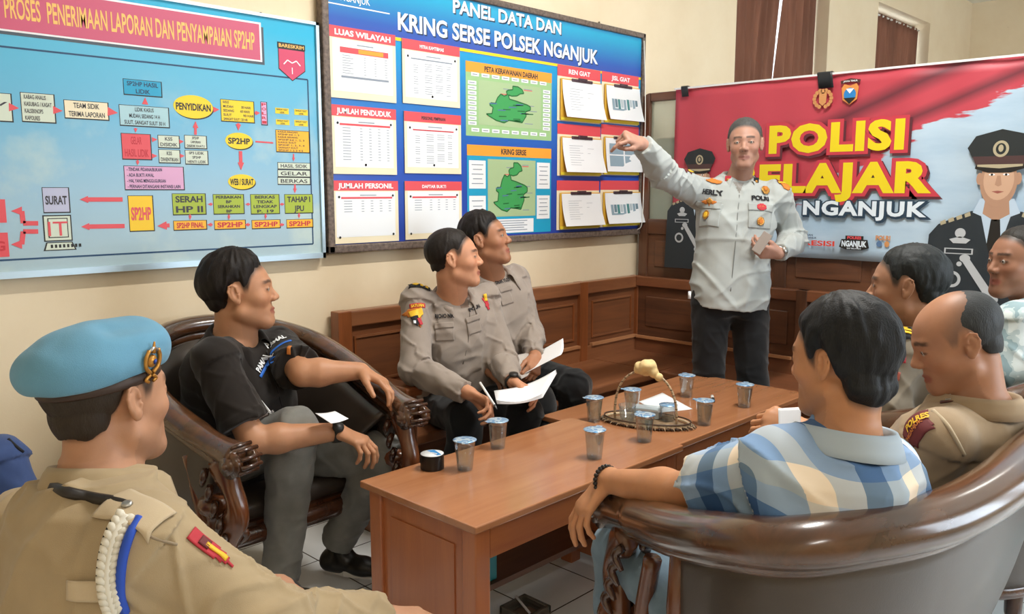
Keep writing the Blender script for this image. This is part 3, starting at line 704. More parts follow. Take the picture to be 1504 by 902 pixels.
person('P', 'person', 'person in a blue and white plaid shirt, seen from behind on the sofa', dict(
 J=JJ(pel=(-2.76,-2.36,.50), neck=(1245,645,1.5), head=(1235,528,1.53), shL=(1140,692,1.50), shR=(1296,700,1.66), elL=(1010,724,1.72), wrL=(890,706,1.93), elR=(-2.45,-2.28,.68), wrR=(1180,632,2.05),
      hiL=(-2.86,-2.35,.5), hiR=(-2.67,-2.36,.5), knL=(918,806,2.05), anL=(-2.66,-1.85,.09), knR=(1065,730,2.25), anR=(-2.38,-1.75,.09)),
 s=1.0, hs=.89, fat=.4, hf=hv(-.62, .78, -.12), skin='#c48a62', hair='#17191c', hth=.021, htop=.026, hamp=.006, hfreq=.6, hl='long', sleeve='short', slen=.72, untucked=True, hem=-.1, shirt=PLAID, trousers=JEAN_B, toe=(.1,1,0), ease=.02, fold=.008, open=.5, h=.0034, seed=41,
 HL=hand('L', hv(-.62,-.1,-.75), hv(.35,.1,-.7), [(15,22,14),(18,24,14),(24,26,16),(30,30,18)], (45, 10)), HR=hand('R', hv(-.75,.3,.2), hv(-.3,.5,-.2), HOLD)))
person('D', 'person', 'person with bald crown and khaki police shirt, head bowed, right of the plaid shirt', dict(
 J=JJ(pel=(-2.14,-2.37,.49), neck=(1440,592,1.92), head=(1404,500,1.93), shL=(1377,650,1.82), shR=(1490,625,2.08), elL=(1335,745,1.86), wrL=(-2.22,-2.1,.62), elR=(-1.95,-2.4,.68), wrR=(-2.05,-2.15,.62),
      hiL=(-2.23,-2.36,.49), hiR=(-2.05,-2.36,.49), knL=(-2.27,-2.0,.53), anL=(-2.27,-1.93,.09), knR=(-2.02,-1.98,.53), anR=(-2.0,-1.9,.09)),
 fat=.7, s=1.0, hs=.96, hf=hv(-.93, .14, -.36), skin='#b07e60', hair='#35383a', scalp=.55, bald=True, hth=.004, hamp=.0006, hl='short', shirt=TAN2, trousers=BROWNT, open=.5, seed=47, nr=.064, fold=.006,
 HL=hand('L', hv(-.3,.8,-.2), S_DOWN), HR=hand('R', hv(-.3,.8,-.2), S_DOWN)))
person('E', 'person', 'person in grey-brown uniform with gold-barred epaulette, seated beyond the bald person', dict(
 J=JJ(pel=(-1.58,-2.22,.50), neck=(1365,482,2.52), head=(1332,420,2.5), shL=(1325,520,2.44), shR=(1400,495,2.68), elL=(1308,600,2.42), wrL=(-1.74,-1.95,.62), elR=(-1.42,-2.25,.70), wrR=(-1.5,-1.95,.62),
      hiL=(-1.67,-2.21,.50), hiR=(-1.49,-2.21,.50), knL=(-1.7,-1.8,.53), anL=(-1.7,-1.72,.09), knR=(-1.45,-1.8,.53), anR=(-1.45,-1.72,.09)),
 hs=1.0, hf=hv(-.86, .48, -.04), skin='#a2775d', hair='#1f2426', hth=.012, htop=.014, hamp=.003, hl='short', shirt=GREY3, trousers=BROWNT, open=.5, seed=53, h=.004,
 HL=hand('L', hv(-.3,.8,-.2), S_DOWN), HR=hand('R', hv(-.3,.8,-.2), S_DOWN)))
person('M', 'person', 'person in a pale camouflage shirt at the right edge, facing left', dict(
 J=JJ(pel=(-1.0,-2.40,.52), neck=(1525,440,2.8), head=(1498,384,2.78), shL=(1496,470,2.68), shR=(1560,460,2.95), elL=(1492,550,2.66), wrL=(-1.15,-2.1,.66), elR=(-.83,-2.35,.75), wrR=(-.95,-2.1,.66),
      hiL=(-1.09,-2.38,.52), hiR=(-.91,-2.38,.52), knL=(-1.12,-1.97,.54), anL=(-1.12,-1.9,.09), knR=(-.88,-1.97,.54), anR=(-.88,-1.9,.09)),
 hf=hv(-.96, -.16, 0), skin='#946a54', hair='#2b2a28', hth=.007, hamp=.002, hl='high', shirt=CAMO, trousers=DARK, open=.5, seed=59, h=.004, fat=.3,
 HL=hand('L', hv(-.3,.8,-.2), S_DOWN), HR=hand('R', hv(-.3,.8,-.2), S_DOWN)))
person('A', 'person', 'person in light blue beret and beige police shirt, back to the camera at lower left', dict(
 J=JJ(pel=(-3.84,-1.66,.42), neck=(150,705,1.42), head=(160,585,1.44), shR=(215,800,1.30), shL=(40,770,1.60), elR=(400,925,1.36), wrR=(-3.36,-1.80,.60), elL=(-3.62,-1.30,.66), wrL=(-3.45,-1.45,.58),
      hiR=(-3.8,-1.75,.45), hiL=(-3.8,-1.54,.45), knR=(-3.40,-1.70,.47), anR=(-3.35,-1.70,.09), knL=(-3.37,-1.42,.47), anL=(-3.33,-1.40,.09)),
 s=1.0, w=1.1, fat=.8, hs=1.0, hf=hv(.48, .88, -.02), hu=hv(-.08, -.05, 1), skin='#ba8a6c', hair='#332a22', hth=.006, hamp=.0015, hl='short', shirt=TAN, trousers=DARK, ease=.02, fold=.008, open=.5, h=.0032, hc=.005, seed=61, nr=.062,
 HL=hand('L', hv(.8,.3,-.2), S_DOWN), HR=hand('R', hv(.8,.3,-.2), S_DOWN)))
# ------------------------------------------------------------------ the room
ex, ey, ez = V(1,0,0), V(0,1,0), V(0,0,1)
def wallmat():
    k = NT('cream_wall_paint'); b = k.b; tc = k.new('ShaderNodeTexCoord')
    n = k.new('ShaderNodeTexNoise', i_Scale=1.6, i_Detail=5.0, i_Roughness=.65); k.link(tc.outputs['Object'], n.inputs['Vector'])
    mx = k.new('ShaderNodeMix', data_type='RGBA'); rp = k.new('ShaderNodeMapRange', i_From_Min=.35, i_From_Max=.7); k.link(n.outputs[0], rp.inputs[0]); k.link(rp.outputs[0], mx.inputs['Factor'])
    mx.inputs['A'].default_value = srgb('#e3cfae'); mx.inputs['B'].default_value = srgb('#ebdabc')
    # flaking specks
    v = k.new('ShaderNodeTexNoise', i_Scale=9.0, i_Detail=8.0, i_Roughness=.8); k.link(tc.outputs['Object'], v.inputs['Vector'])
    r2 = k.new('ShaderNodeMapRange', i_From_Min=.70, i_From_Max=.73); k.link(v.outputs[0], r2.inputs[0]); m2 = k.new('ShaderNodeMix', data_type='RGBA'); k.link(r2.outputs[0], m2.inputs['Factor'])
    k.link(mx.outputs['Result'], m2.inputs['A']); m2.inputs['B'].default_value = srgb('#b49c72'); k.link(m2.outputs['Result'], b.inputs['Base Color'])
    b.inputs['Roughness'].default_value = .7
    bp = k.new('ShaderNodeBump', i_Strength=.25, i_Distance=.004); k.link(v.outputs[0], bp.inputs['Height']); k.link(bp.outputs[0], b.inputs['Normal'])
    MATS['cream_wall_paint'] = k.m; return k.m
WALL = wallmat()
def tilemat():
    k = NT('white_floor_tile'); b = k.b; tc = k.new('ShaderNodeTexCoord'); sp = k.new('ShaderNodeSeparateXYZ'); k.link(tc.outputs['Object'], sp.inputs[0])
    ds = []
    for ax, off in ((0, 1.992), (1, 1.290)):
        a = k.new('ShaderNodeMath', operation='MULTIPLY_ADD'); a.inputs[1].default_value = 1/.3045; a.inputs[2].default_value = off/.3045; k.link(sp.outputs[ax], a.inputs[0])
        f = k.new('ShaderNodeMath', operation='FRACT'); k.link(a.outputs[0], f.inputs[0]); s = k.new('ShaderNodeMath', operation='SUBTRACT'); s.inputs[1].default_value = .5; k.link(f.outputs[0], s.inputs[0])
        m = k.new('ShaderNodeMath', operation='ABSOLUTE'); k.link(s.outputs[0], m.inputs[0]); ds.append(m)
    mm = k.new('ShaderNodeMath', operation='MAXIMUM'); k.link(ds[0].outputs[0], mm.inputs[0]); k.link(ds[1].outputs[0], mm.inputs[1])
    r = k.new('ShaderNodeMapRange', i_From_Min=.489, i_From_Max=.4935); k.link(mm.outputs[0], r.inputs[0])
    n = k.new('ShaderNodeTexNoise', i_Scale=5.0, i_Detail=4.0); k.link(tc.outputs['Object'], n.inputs['Vector']); m0 = k.new('ShaderNodeMix', data_type='RGBA'); k.link(n.outputs[0], m0.inputs['Factor'])
    m0.inputs['A'].default_value = srgb('#dde0e0'); m0.inputs['B'].default_value = srgb('#eef0f0')
    mx = k.new('ShaderNodeMix', data_type='RGBA'); k.link(r.outputs[0], mx.inputs['Factor']); k.link(m0.outputs['Result'], mx.inputs['A']); mx.inputs['B'].default_value = srgb('#3a3733')
    k.link(mx.outputs['Result'], b.inputs['Base Color']); b.inputs['Roughness'].default_value = .16
    bp = k.new('ShaderNodeBump', i_Strength=.4, i_Distance=.002); bp.invert = True; k.link(r.outputs[0], bp.inputs['Height']); k.link(bp.outputs[0], b.inputs['Normal'])
    MATS['white_floor_tile'] = k.m; return k.m
TILE = tilemat()
def struct(mb, name): return tag(mb.build(name), kind='structure')
X0, X1, Y1, ZC = -6.2, 6.3, -5.4, 3.5
m = MB(); m.box((X0, Y1, -.1), (X1, .0, 0), TILE); struct(m, 'floor')
m = MB(); m.box((X0-.2, Y1-.2, ZC), (X1+.2, .6, ZC+.1), mat('ceiling_white', '#e6e2d6', .8)); struct(m, 'ceiling')
m = MB(); z0, z1 = 1.7, 3.10
for a, b in ((X0, 1.10), (2.58, 3.60), (4.97, X1+.2)): m.box((a, 0, -.1), (b, .26, ZC), WALL)
for a, b in ((1.10, 2.58), (3.60, 4.97)): m.box((a, 0, -.1), (b, .26, z0), WALL); m.box((a, 0, z1), (b, .26, ZC), WALL)
struct(m, 'wall_left')
m = MB(); m.box((X1, Y1-.2, -.1), (X1+.2, 0, ZC), WALL); struct(m, 'wall_back')
m = MB(); m.box((X0-.2, Y1-.2, -.1), (X0, .26, ZC), WALL); struct(m, 'wall_front')
# wall on the camera's right with two big daylight windows
m = MB(); wx = [(-1.8, 1.2), (2.2, 4.8)]; xs = [X0]+[q for w in wx for q in w]+[X1+.2]
for i in range(0, len(xs), 2): m.box((xs[i], Y1-.2, -.1), (xs[i+1], Y1, ZC), WALL)
for a, b in wx: m.box((a, Y1-.2, -.1), (b, Y1, .9), WALL); m.box((a, Y1-.2, 2.7), (b, Y1, ZC), WALL)
struct(m, 'wall_right')
WFR = wood('window_wood', '#4b2b19', '#6b3f24', .4, 'Z'); GLASS = mat('window_glass', '#e8f2f4', .02, alpha=.18)
def window(n, a, b, z0, z1, y, d=.05):
    e = MB(); t = .05
    e.box((a, y-d/2, z0), (a+t, y+d/2, z1), WFR); e.box((b-t, y-d/2, z0), (b, y+d/2, z1), WFR); e.box((a, y-d/2, z0), (b, y+d/2, z0+t), WFR); e.box((a, y-d/2, z1-t), (b, y+d/2, z1), WFR)
    k = max(1, round((b-a)/.75)); 
    for i in range(1, k): x = a+(b-a)*i/k; e.box((x-.02, y-d/2, z0+t), (x+.02, y+d/2, z1-t), WFR)
    o = struct(e, 'window_%d' % n); g = MB(); g.box((a+t, y-.003, z0+t), (b-t, y+.003, z1-t), GLASS); g.build('pane', o)
window(1, 1.10, 2.58, 1.7, 3.10, .21); window(2, 3.60, 4.97, 1.7, 3.10, .21)
for i, (a, b) in enumerate(wx): window(3+i, a, b, .9, 2.7, Y1-.1)
# curtains
def curtmat():
    k = NT('brown_curtain'); b = k.b; b.inputs['Base Color'].default_value = srgb('#7d5a48'); b.inputs['Roughness'].default_value = .8
    tc = k.new('ShaderNodeTexCoord'); mp = k.new('ShaderNodeMapping'); mp.inputs['Scale'].default_value = (16, 16, 2.0); k.link(tc.outputs['Object'], mp.inputs[0]); n = k.new('ShaderNodeTexNoise', i_Scale=1.0, i_Detail=5.0); k.link(mp.outputs[0], n.inputs['Vector'])
    mx = k.new('ShaderNodeMix', data_type='RGBA'); k.link(n.outputs[0], mx.inputs['Factor']); mx.inputs['A'].default_value = srgb('#7d5848'); mx.inputs['B'].default_value = srgb('#b08872'); k.link(mx.outputs['Result'], b.inputs['Base Color'])
    tr = k.new('ShaderNodeBsdfTranslucent'); k.link(mx.outputs['Result'], tr.inputs[0]); ms = k.new('ShaderNodeMixShader'); ms.inputs[0].default_value = .6
    k.link(b.outputs[0], ms.inputs[1]); k.link(tr.outputs[0], ms.inputs[2]); k.link(ms.outputs[0], k.n['Material Output'].inputs['Surface']); MATS['brown_curtain'] = k.m; return k.m
CURT = curtmat()
def curtain(a0, a1, b0, b1, zb, zt, y, lab):
    """hangs from (a0..a1) at the top to (b0..b1) at the bottom"""
    r = tag(empty('curtain', ((a0+a1)/2, y, zb)), lab, 'curtain'); m = MB(); nx, nz = 90, 14; vs = []; fs = []
    for j in range(nz+1):
        t = j/nz
        for i in range(nx+1):
            u = i/nx; x = (a0+(a1-a0)*u)*(t)+(b0+(b1-b0)*u)*(1-t); vs.append((x, y+.022*math.sin(u*(a1-a0)*2*PI/.105+.4*math.sin(u*9))*(1-.3*t)+.008*math.sin(u*31+3*t), zb+(zt-zb)*t))
    for j in range(nz):
        for i in range(nx): q = j*(nx+1)+i; fs.append((q, q+1, q+nx+2, q+nx+1))
    m.add(vs, fs, CURT, True); o = m.build('drape', r); md = o.modifiers.new('t', 'SOLIDIFY'); md.thickness = .002
    p = MB(); p.tube([(a0-.01, y, zt-.01), (a1+.01, y, zt-.01)], .009, mat('curtain_rod', '#d8d4cc', .4)); p.build('curtain_rod', r)
curtain(1.12, 1.96, 1.12, 1.74, 1.72, 3.07, .10, 'brown curtain panel left of the bright gap in the first window')
curtain(2.00, 2.57, 1.80, 2.57, 1.72, 3.07, .10, 'brown curtain panel right of the bright gap in the first window')
curtain(3.63, 4.94, 3.63, 4.94, 1.72, 3.05, .10, 'dark brown gathered curtain in the small recessed window behind the banner')

# ------------------------------------------------------------------ wooden partition behind the banner
WP = wood('partition_wood', '#4f3223', '#72482f', .38, 'Y'); WPZ = wood('partition_post_wood', '#492e20', '#68422c', .38, 'Z')
r = empty('wooden_partition', (-.03, -1.8, 0), 'dark brown panelled wooden partition carrying the red banner', 'partition')
m = MB(); x0, x1 = -.052, -.005; H = 1.995
m.box((x0, -.10, 0), (x1, -.035, H-.06), WPZ, bev=.006); pr = []
for k in range(7): a = PI/2*k/6; pr.append((-.10+.065*math.cos(a)*1.0, H-.065+.065*math.sin(a)))
m.prism([(-.10, H-.065)]+pr, WPZ, V(0,0,0), ey, ez, ex, x0, x1)
m.box((x0, -3.6, H-.05), (x1, -.10, H), WP, bev=.006); m.box((x0, -3.6, 0), (x1, -.10, .12), WP); m.box((x0, -3.6, 1.16), (x1, -.10, 1.25), WP, bev=.006)
for y in (-.48, -1.0, -1.52, -2.04, -2.56, -3.08, -3.6): m.box((x0, y, .12), (x1, y+.07, H-.05), WPZ, bev=.005)
m.build('frame', r)
for i in range(6):
    ya = [-.10, -.48, -1.0, -1.52, -2.04, -2.56, -3.08][i+1]+.07 if i else -.41; yb = [-.10, -.48, -1.0, -1.52, -2.04, -2.56][i]
    p = MB(); p.box((-.040, ya, .12), (-.020, yb, 1.16), WP); p.box((-.048, ya+.05, .96), (-.03, yb-.05, 1.12), WP, bev=.006); p.build('wood_panel', r)
    p = MB(); p.box((-.032, ya, 1.25), (-.026, yb, H-.05), mat('partition_glass', '#b9c2b0', .12, alpha=.45)); p.build('glass_pane', r)
# dark cabinet seen dimly through the pane
r = empty('cabinet', (.30, -.32, 0), 'dark green cabinet dimly seen through the partition glass', 'cabinet'); CG = mat('dark_green_paint', '#2c3a35', .5)
m = MB(); m.box((.10, -.60, .06), (.55, -.04, 1.74), CG, bev=.01); m.box((.13, -.57, 0), (.52, -.07, .06), CG); m.build('body', r)
for a, b in ((-.585, -.325), (-.315, -.055)): d = MB(); d.box((.085, a, .10), (.10, b, 1.70), CG, bev=.004); o = d.build('door', r); d = MB(); d.box((.07, (b if a < -.5 else a+.03)-.03, .85), (.085, (b if a < -.5 else a+.03)-.015, .97), mat('steel', '#b8b8b8', .3, 1)); d.build('handle', o)

# ------------------------------------------------------------------ corner bench
WB = wood('bench_wood', '#76482f', '#94603d', .36, 'X'); WBZ = wood('bench_post_wood', '#74401f', '#96562f', .36, 'Z'); WBD = wood('bench_panel_wood', '#68402a', '#835132', .34, 'X'); WBY = wood('bench_wood_return', '#694029', '#855235', .36, 'Y')
r = empty('corner_bench', (-1.1, -.3, 0), 'brown panelled wooden corner bench running along the wall under the boards', 'bench')
T = .905
xs = [-2.275, -1.72, -1.17, -.62, -.075]
m = MB()
m.box((xs[0]+.03, -.075, T-.07), (xs[-1], -.02, T), WB, bev=.006); m.box((xs[0]+.03, -.075, .42), (xs[-1], -.02, .53), WB, bev=.004)
for x in xs: m.box((x-.0 if x == xs[0] else x-.035, -.078, .1), (x+.07 if x == xs[0] else x+.035 if x < -.1 else x, -.018, T+.001), WBZ, bev=.004)
m.build('back_frame', r)
for i in range(4):
    p = MB(); a, b = xs[i]+.05, xs[i+1]-.03; p.box((a, -.055, .52), (b, -.03, T-.06), WBD)
    for (q, w) in (((a+.05, .575), (b-.05, .585)), ((a+.05, T-.125), (b-.05, T-.115))): p.box((q[0], -.062, q[1]), (w[0], -.05, w[1]), WB)
    for q in (a+.04, b-.05): p.box((q, -.062, .575), (q+.01, -.05, T-.115), WBZ)
    p.box((a+.02, -.085, .530), (b-.01, -.06, .545), mat('pale_wood_strip', '#b07a52', .45)); p.build('back_panel', r)
m = MB(); m.box((xs[0], -.53, .405), (-.53, -.07, .45), WB, bev=.008); m.prism([(-.53, -.53), (-.075, -.075), (-.53, -.075)], WB, V(0,0,0), ex, ey, ez, .405, .45); m.build('seat', r)
m = MB(); m.prism([(-.53, -.53), (-.075, -.53), (-.075, -.075)], WBY, V(0,0,0), ex, ey, ez, .405, .449); m.box((-.53, -2.9, .405), (-.075, -.53, .449), WBY, bev=.008); m.build('seat', r)
m = MB(); m.box((xs[0]+.05, -.47, .0), (-.47, -.43, .405), WBD); m.box((-.47, -2.85, 0), (-.43, -.43, .405), WBY); m.build('skirt_board', r)
m = MB(); ys = [-.075, -.62, -1.16, -1.70, -2.24, -2.9]
m.box((-.125, ys[-1], T-.06), (-.078, ys[0], T), WBY, bev=.006); m.box((-.125, ys[-1], .44), (-.075, ys[0], .53), WBY, bev=.004)
for y in ys[1:]: m.box((-.127, y, .44), (-.073, y+.06, T), WPZ, bev=.004)
m.build('back_frame', r)
for i in range(5):
    p = MB(); a, b = ys[i+1]+.05, ys[i]-.0; p.box((-.10, a, .52), (-.08, b, T-.05), WP); p.box((-.108, a+.06, .60), (-.09, b-.06, T-.12), WP, bev=.006); p.box((-.14, a+.02, .530), (-.12, b-.02, .545), MATS['pale_wood_strip']); p.build('back_panel', r)
m = MB(); m.box((-2.30, -.56, .0), (-2.245, -.075, .63), WB, bev=.006); m.box((-2.315, -.58, .625), (-2.23, -.075, .665), WBZ, bev=.010); m.box((-2.31, -.50, .12), (-2.298, -.14, .55), WBD, bev=.005); m.build('arm', r)

# ------------------------------------------------------------------ coffee tables
WT = wood('table_wood', '#a36a45', '#bb8058', .22, 'X', .7, coat=.6); WTS = wood('table_side_wood', '#a35c38', '#bd7344', .3, 'Z', .8); WTX = wood('table_rail_wood', '#a05a34', '#b9713f', .3, 'X', .8)
def table(name, lab, x0, x1, y0, y1, z, ends=True):
    r = empty(name, ((x0+x1)/2, (y0+y1)/2, 0), lab, 'table')
    m = MB(); m.box((x0-.02, y0-.02, z-.022), (x1+.02, y1+.02, z), WT, bev=.004); m.build('tabletop', r)
    L = .055
    for y in (y0, y1-.022): m = MB(); m.box((x0+L, y, z-.115), (x1-L, y+.022, z-.022), WTX); m.build('apron', r)
    for x in (x0, x1-L):
        for y in (y0, y1-L): m = MB(); m.box((x, y, 0), (x+L, y+L, z-.022), WTS, bev=.004); m.build('leg', r)
    for x in (x0+.012, x1-.034):
        m = MB(); m.box((x, y0+L, .05), (x+.022, y1-L, z-.022), WTS); s = -1 if x < (x0+x1)/2 else 1; xx = x-.004 if s < 0 else x+.022
        m.box((xx, y0+L+.04, .10), (xx+.004, y1-L-.04, z-.09), WTS, bev=.001); m.build('end_panel', r)
    m = MB(); m.box((x0+.03, y0+.29, .135), (x1-.03, y1-.02, .155), wood('table_shelf_wood', '#5f3a28', '#78503a', .4, 'X')); m.build('shelf', r)
    return r
table('coffee_table', 'orange-brown wooden table in the foreground with a solid end panel', -2.835, -1.885, -1.515, -1.045, .55)
table('coffee_table', 'wooden table carrying the woven tray, just beyond the foreground table', -1.835, -.775, -1.455, -.885, .525)
# ------------------------------------------------------------------ things on the wall: boards, sheets, clipboards
def flat(n, c, rough=.45): return mat('print_'+n, c, rough)
RED = flat('red', '#e0525a'); REDD = flat('deep_red', '#c9303c'); ROSE = flat('rose', '#cc5a78'); YEL = flat('yellow', '#f2d21e'); AMB = flat('amber', '#f4b62c'); WHT = flat('white', '#eef1f4'); CRM = flat('cream', '#f0e4c4'); BLK = flat('black', '#23211f'); PINK = flat('pink', '#dba6cb'); CYAN = flat('cyan', '#1f9fc8'); GRN = flat('olive_green', '#a5b836'); MINT = flat('pale_mint', '#d2dccb'); LILAC = flat('lilac', '#b9bcd6'); PSKY = flat('pale_sky', '#a9cfd8'); NAV = flat('ink_navy', '#1e3050'); GRYT = flat('grey_text', '#8b95a2'); MAPG = flat('map_green', '#3f9f58'); MAPD = flat('map_dark_green', '#1f6a36'); MAPL = flat('map_pale', '#aed49a'); SHAD = flat('print_dark_edge', '#4a5560'); ORG = flat('orange', '#f0a238'); TEXTD = flat('dark_text', '#39353a'); STEELB = flat('steel_blue', '#5577a0')
class Print:
    """flat print on a vertical plane: u to the right, w up"""
    def __init__(s, O, U, W, N): s.O, s.U, s.W, s.N = (np.asarray(a, float) for a in (O, U, W, N)); s.m = MB(); s.t = MB(); s.k = 0
    def poly(s, pts, m, off, mb=None):
        (mb or s.m).add([s.O+u*s.U+w*s.W+off*s.N for u, w in pts], [tuple(range(len(pts)))], m)
    def rect(s, u0, w0, u1, w1, m, off): s.poly([(u0, w0), (u1, w0), (u1, w1), (u0, w1)], m, off)
    def ellipse(s, u, w, a, b, m, off, n=40): s.poly([(u+a*math.cos(2*PI*i/n), w+b*math.sin(2*PI*i/n)) for i in range(n)], m, off)
    def line(s, pts, t, m, off):
        for (a, b), (c, d) in zip(pts, pts[1:]):
            l = math.hypot(c-a, d-b) or 1; nx, ny = -(d-b)/l*t/2, (c-a)/l*t/2; s.poly([(a-nx, b-ny), (c-nx, d-ny), (c+nx, d+ny), (a+nx, b+ny)], m, off)
    def text(s, str_, u, w, width, height, m, off, bold=.02, ctr=False, spacing=1.0):
        put_text(s.t, str_, m, s.O, s.U, s.W, s.N, u-(width/2 if ctr else 0), w-(height/2 if ctr else 0), width, height, off, bold, spacing)
    def arrow(s, a, b, t, m, off, head=2.2):
        a = V(*a); b = V(*b); d = unit(b-a); n = V(-d[1], d[0]); hl = t*head*1.1; c = b-d*hl
        s.poly([tuple(a-n*t/2), tuple(c-n*t/2), tuple(c+n*t/2), tuple(a+n*t/2)], m, off); s.poly([tuple(c-n*t*head/2), tuple(b), tuple(c+n*t*head/2)], m, off+.0002)
# ---- flow chart board (left)
BY = -.035
def bpt(px, py): p = on(1, BY, px, py); return float(p[0]), float(p[2])
def brect(x0, y0, x1, y1): a = bpt(x0, y0); b = bpt(x1, y1); return a[0], b[1], b[0], a[1]     # u0,w0,u1,w1
def skyprint():
    k = NT('printed_sky'); b = k.b; tc = k.new('ShaderNodeTexCoord'); sp = k.new('ShaderNodeSeparateXYZ'); k.link(tc.outputs['Object'], sp.inputs[0])
    r = k.new('ShaderNodeMapRange', i_From_Min=1.15, i_From_Max=2.1); k.link(sp.outputs[2], r.inputs[0]); cr = k.new('ShaderNodeValToRGB'); e = cr.color_ramp.elements; e[0].color = srgb('#a9bfc6'); e[0].position = 0; e[1].color = srgb('#16aed6'); e[1].position = .93
    x = e.new(.28); x.color = srgb('#96bcd2'); x = e.new(.55); x.color = srgb('#66b0d2'); x = e.new(.82); x.color = srgb('#4fb4d6'); k.link(r.outputs[0], cr.inputs[0])
    n = k.new('ShaderNodeTexNoise', i_Scale=3.2, i_Detail=6.0, i_Roughness=.55); k.link(tc.outputs['Object'], n.inputs['Vector']); rn = k.new('ShaderNodeMapRange', i_From_Min=.52, i_From_Max=.68); k.link(n.outputs[0], rn.inputs[0])
    rz = k.new('ShaderNodeMapRange', i_From_Min=1.85, i_From_Max=1.5, i_To_Max=.75); k.link(sp.outputs[2], rz.inputs[0]); mu = k.new('ShaderNodeMath', operation='MULTIPLY'); k.link(rn.outputs[0], mu.inputs[0]); k.link(rz.outputs[0], mu.inputs[1])
    mx = k.new('ShaderNodeMix', data_type='RGBA'); k.link(mu.outputs[0], mx.inputs['Factor']); k.link(cr.outputs[0], mx.inputs['A']); mx.inputs['B'].default_value = srgb('#c4d4cc')
    k.link(mx.outputs['Result'], b.inputs['Base Color']); b.inputs['Roughness'].default_value = .38; MATS['printed_sky'] = k.m; return k.m
SKYP = skyprint()
r = empty('flow_chart_board', (-3.6, -.02, 1.12), 'pale blue flow chart board headed PROSES PENERIMAAN LAPORAN, at the left of the wall', 'board')
m = MB(); AL = mat('aluminium_frame', '#bcd0da', .35, .6); XL, XR, ZB, ZT = -4.9, -2.305, 1.14, 2.095
for a, b, c, d in ((XL, ZB, XR, ZB+.022), (XL, ZT-.012, XR, ZT), (XL, ZB, XL+.014, ZT), (XR-.014, ZB, XR, ZT)): m.box((a, -.045, b), (c, -.008, d), AL)
m.build('frame', r)
P = Print((0, BY, 0), (1,0,0), (0,0,1), (0,-1,0)); P.m.box((XL+.012, BY, ZB+.018), (XR-.012, -.012, ZT-.010), SKYP)
o = 0.0006
P.line([(XL+.05, 1.20), (-2.36, 1.20), (-2.36, 1.865), (XL+.05, 1.865)], .006, flat('line_navy', '#20456a'), o)
u0, w0, u1, w1 = -3.9, 1.925, -2.56, 2.06
P.rect(u0-.2, w0-.022, u1+.010, w1-.016, SHAD, o); P.rect(u0-.2, w0-.012, u1, w1, WHT, o*2); P.rect(u0-.2, w0-.006, u1-.008, w1-.007, ROSE, o*3)
a = bpt(8, 40)[0]; P.text('PROSES  PENERIMAAN LAPORAN DAN PENYAMPAIAN SP2HP', a, 1.955, -2.59-a, .066, flat('gold_letters', '#f2c26a'), o*4, .018)
def box(x0, y0, x1, y1, m, lines=None, tm=TEXTD, bold=.015, th=None, edge=True, left=False, fill=.84):
    u0, w0, u1, w1 = brect(x0, y0, x1, y1)
    if edge: P.rect(u0-.002, w0-.004, u1+.004, w1+.002, BLK, o)
    P.rect(u0, w0, u1, w1, m, o*2)
    if lines:
        n = len(lines); H = (w1-w0); ml = max(len(l) for l in lines)
        for i, l in enumerate(lines):
            if not l: continue
            hh = th or H/n*.62; ww = (u1-u0)*fill*len(l)/ml; yc = w1-H*(i+.5)/n
            P.text(l, (u0+u1)/2 if not left else u0+.008, yc if not left else yc-hh/2, ww, hh, tm, o*3, bold, ctr=not left)
    return (u0+u1)/2, (w0+w1)/2
box(-45, 134, 18, 178, MINT, ['', 'L /', '', ''], left=True); box(30, 136, 81, 180, MINT, ['KABAG ANALIS', 'KASUBAG / KASAT', 'KALSEKNOPS', 'KAPOLRES'], left=True)
box(94, 147, 159, 176, CRM, ['TEAM SIDIK', 'TERIMA LAPORAN'])
box(181, 116, 237, 142, CYAN, ['SP2HP HASIL', 'LIDIK'], NAV); box(175, 154, 248, 187, PSKY, ['LIDIK KASUS', 'MUDAH, SEDANG 14 H', 'SULIT, SANGAT SULIT 30 H'])
box(178, 196, 222, 234, RED, ['GELAR', 'HASIL LIDIK'], REDD); box(232, 199, 263, 217, MINT, ['KSS', 'DISIDIK']); box(271, 199, 303, 218, MINT, ['SP2HP', 'LAPORAN', 'DISIDIK KHATU'])
box(233, 220, 264, 239, MINT, ['KSS', 'DIHENTIKAN']); box(272, 221, 305, 241, MINT, ['SP3 LIDIK', 'SP2HP', 'HENTI LIDIK']); box(182, 244, 270, 278, PINK, ['- TINDAK PIDANA/BUKAN', '- ADA BUKTI AWAL', '- HAL YANG MENGGUGURKAN', '- PERNAH DITANGANI INSTANSI LAIN'], NAV, left=True, fill=.9)
def oval(px, py, rx, ry, t, w=.8, h=.36):
    u, v = bpt(px, py); ru = (bpt(px+rx, py)[0]-bpt(px-rx, py)[0])/2; rw = (bpt(px, py-ry)[1]-bpt(px, py+ry)[1])/2
    P.ellipse(u+.003, v-.004, ru, rw, BLK, o); P.ellipse(u, v, ru, rw, YEL, o*2); P.text(t, u, v, ru*2*w, rw*2*h, BLK, o*3, .03, True)
oval(284, 157, 29, 17, 'PENYIDIKAN', .88, .30); oval(351, 207, 20, 12, 'SP2HP', .8, .36); oval(355, 267, 20, 11, 'WEB / SURAT', .86, .42)
box(324, 146, 373, 180, YEL, ['KASUS', '  MUDAH          30 HARI', '  SEDANG        60 HARI', '  SULIT             90 HARI', '  SANGAT SULIT 120 HR'], left=True, fill=.95)
box(383, 150, 392, 183, PINK, ['P', 'O', 'L', 'R', 'I'], REDD, .03)
for q in ((404, 158, 424, 168), (432, 160, 452, 170), (405, 175, 425, 184), (432, 176, 452, 186)): box(*q, YEL, ['SANGAT SULIT', 'LIDIK'], edge=False)
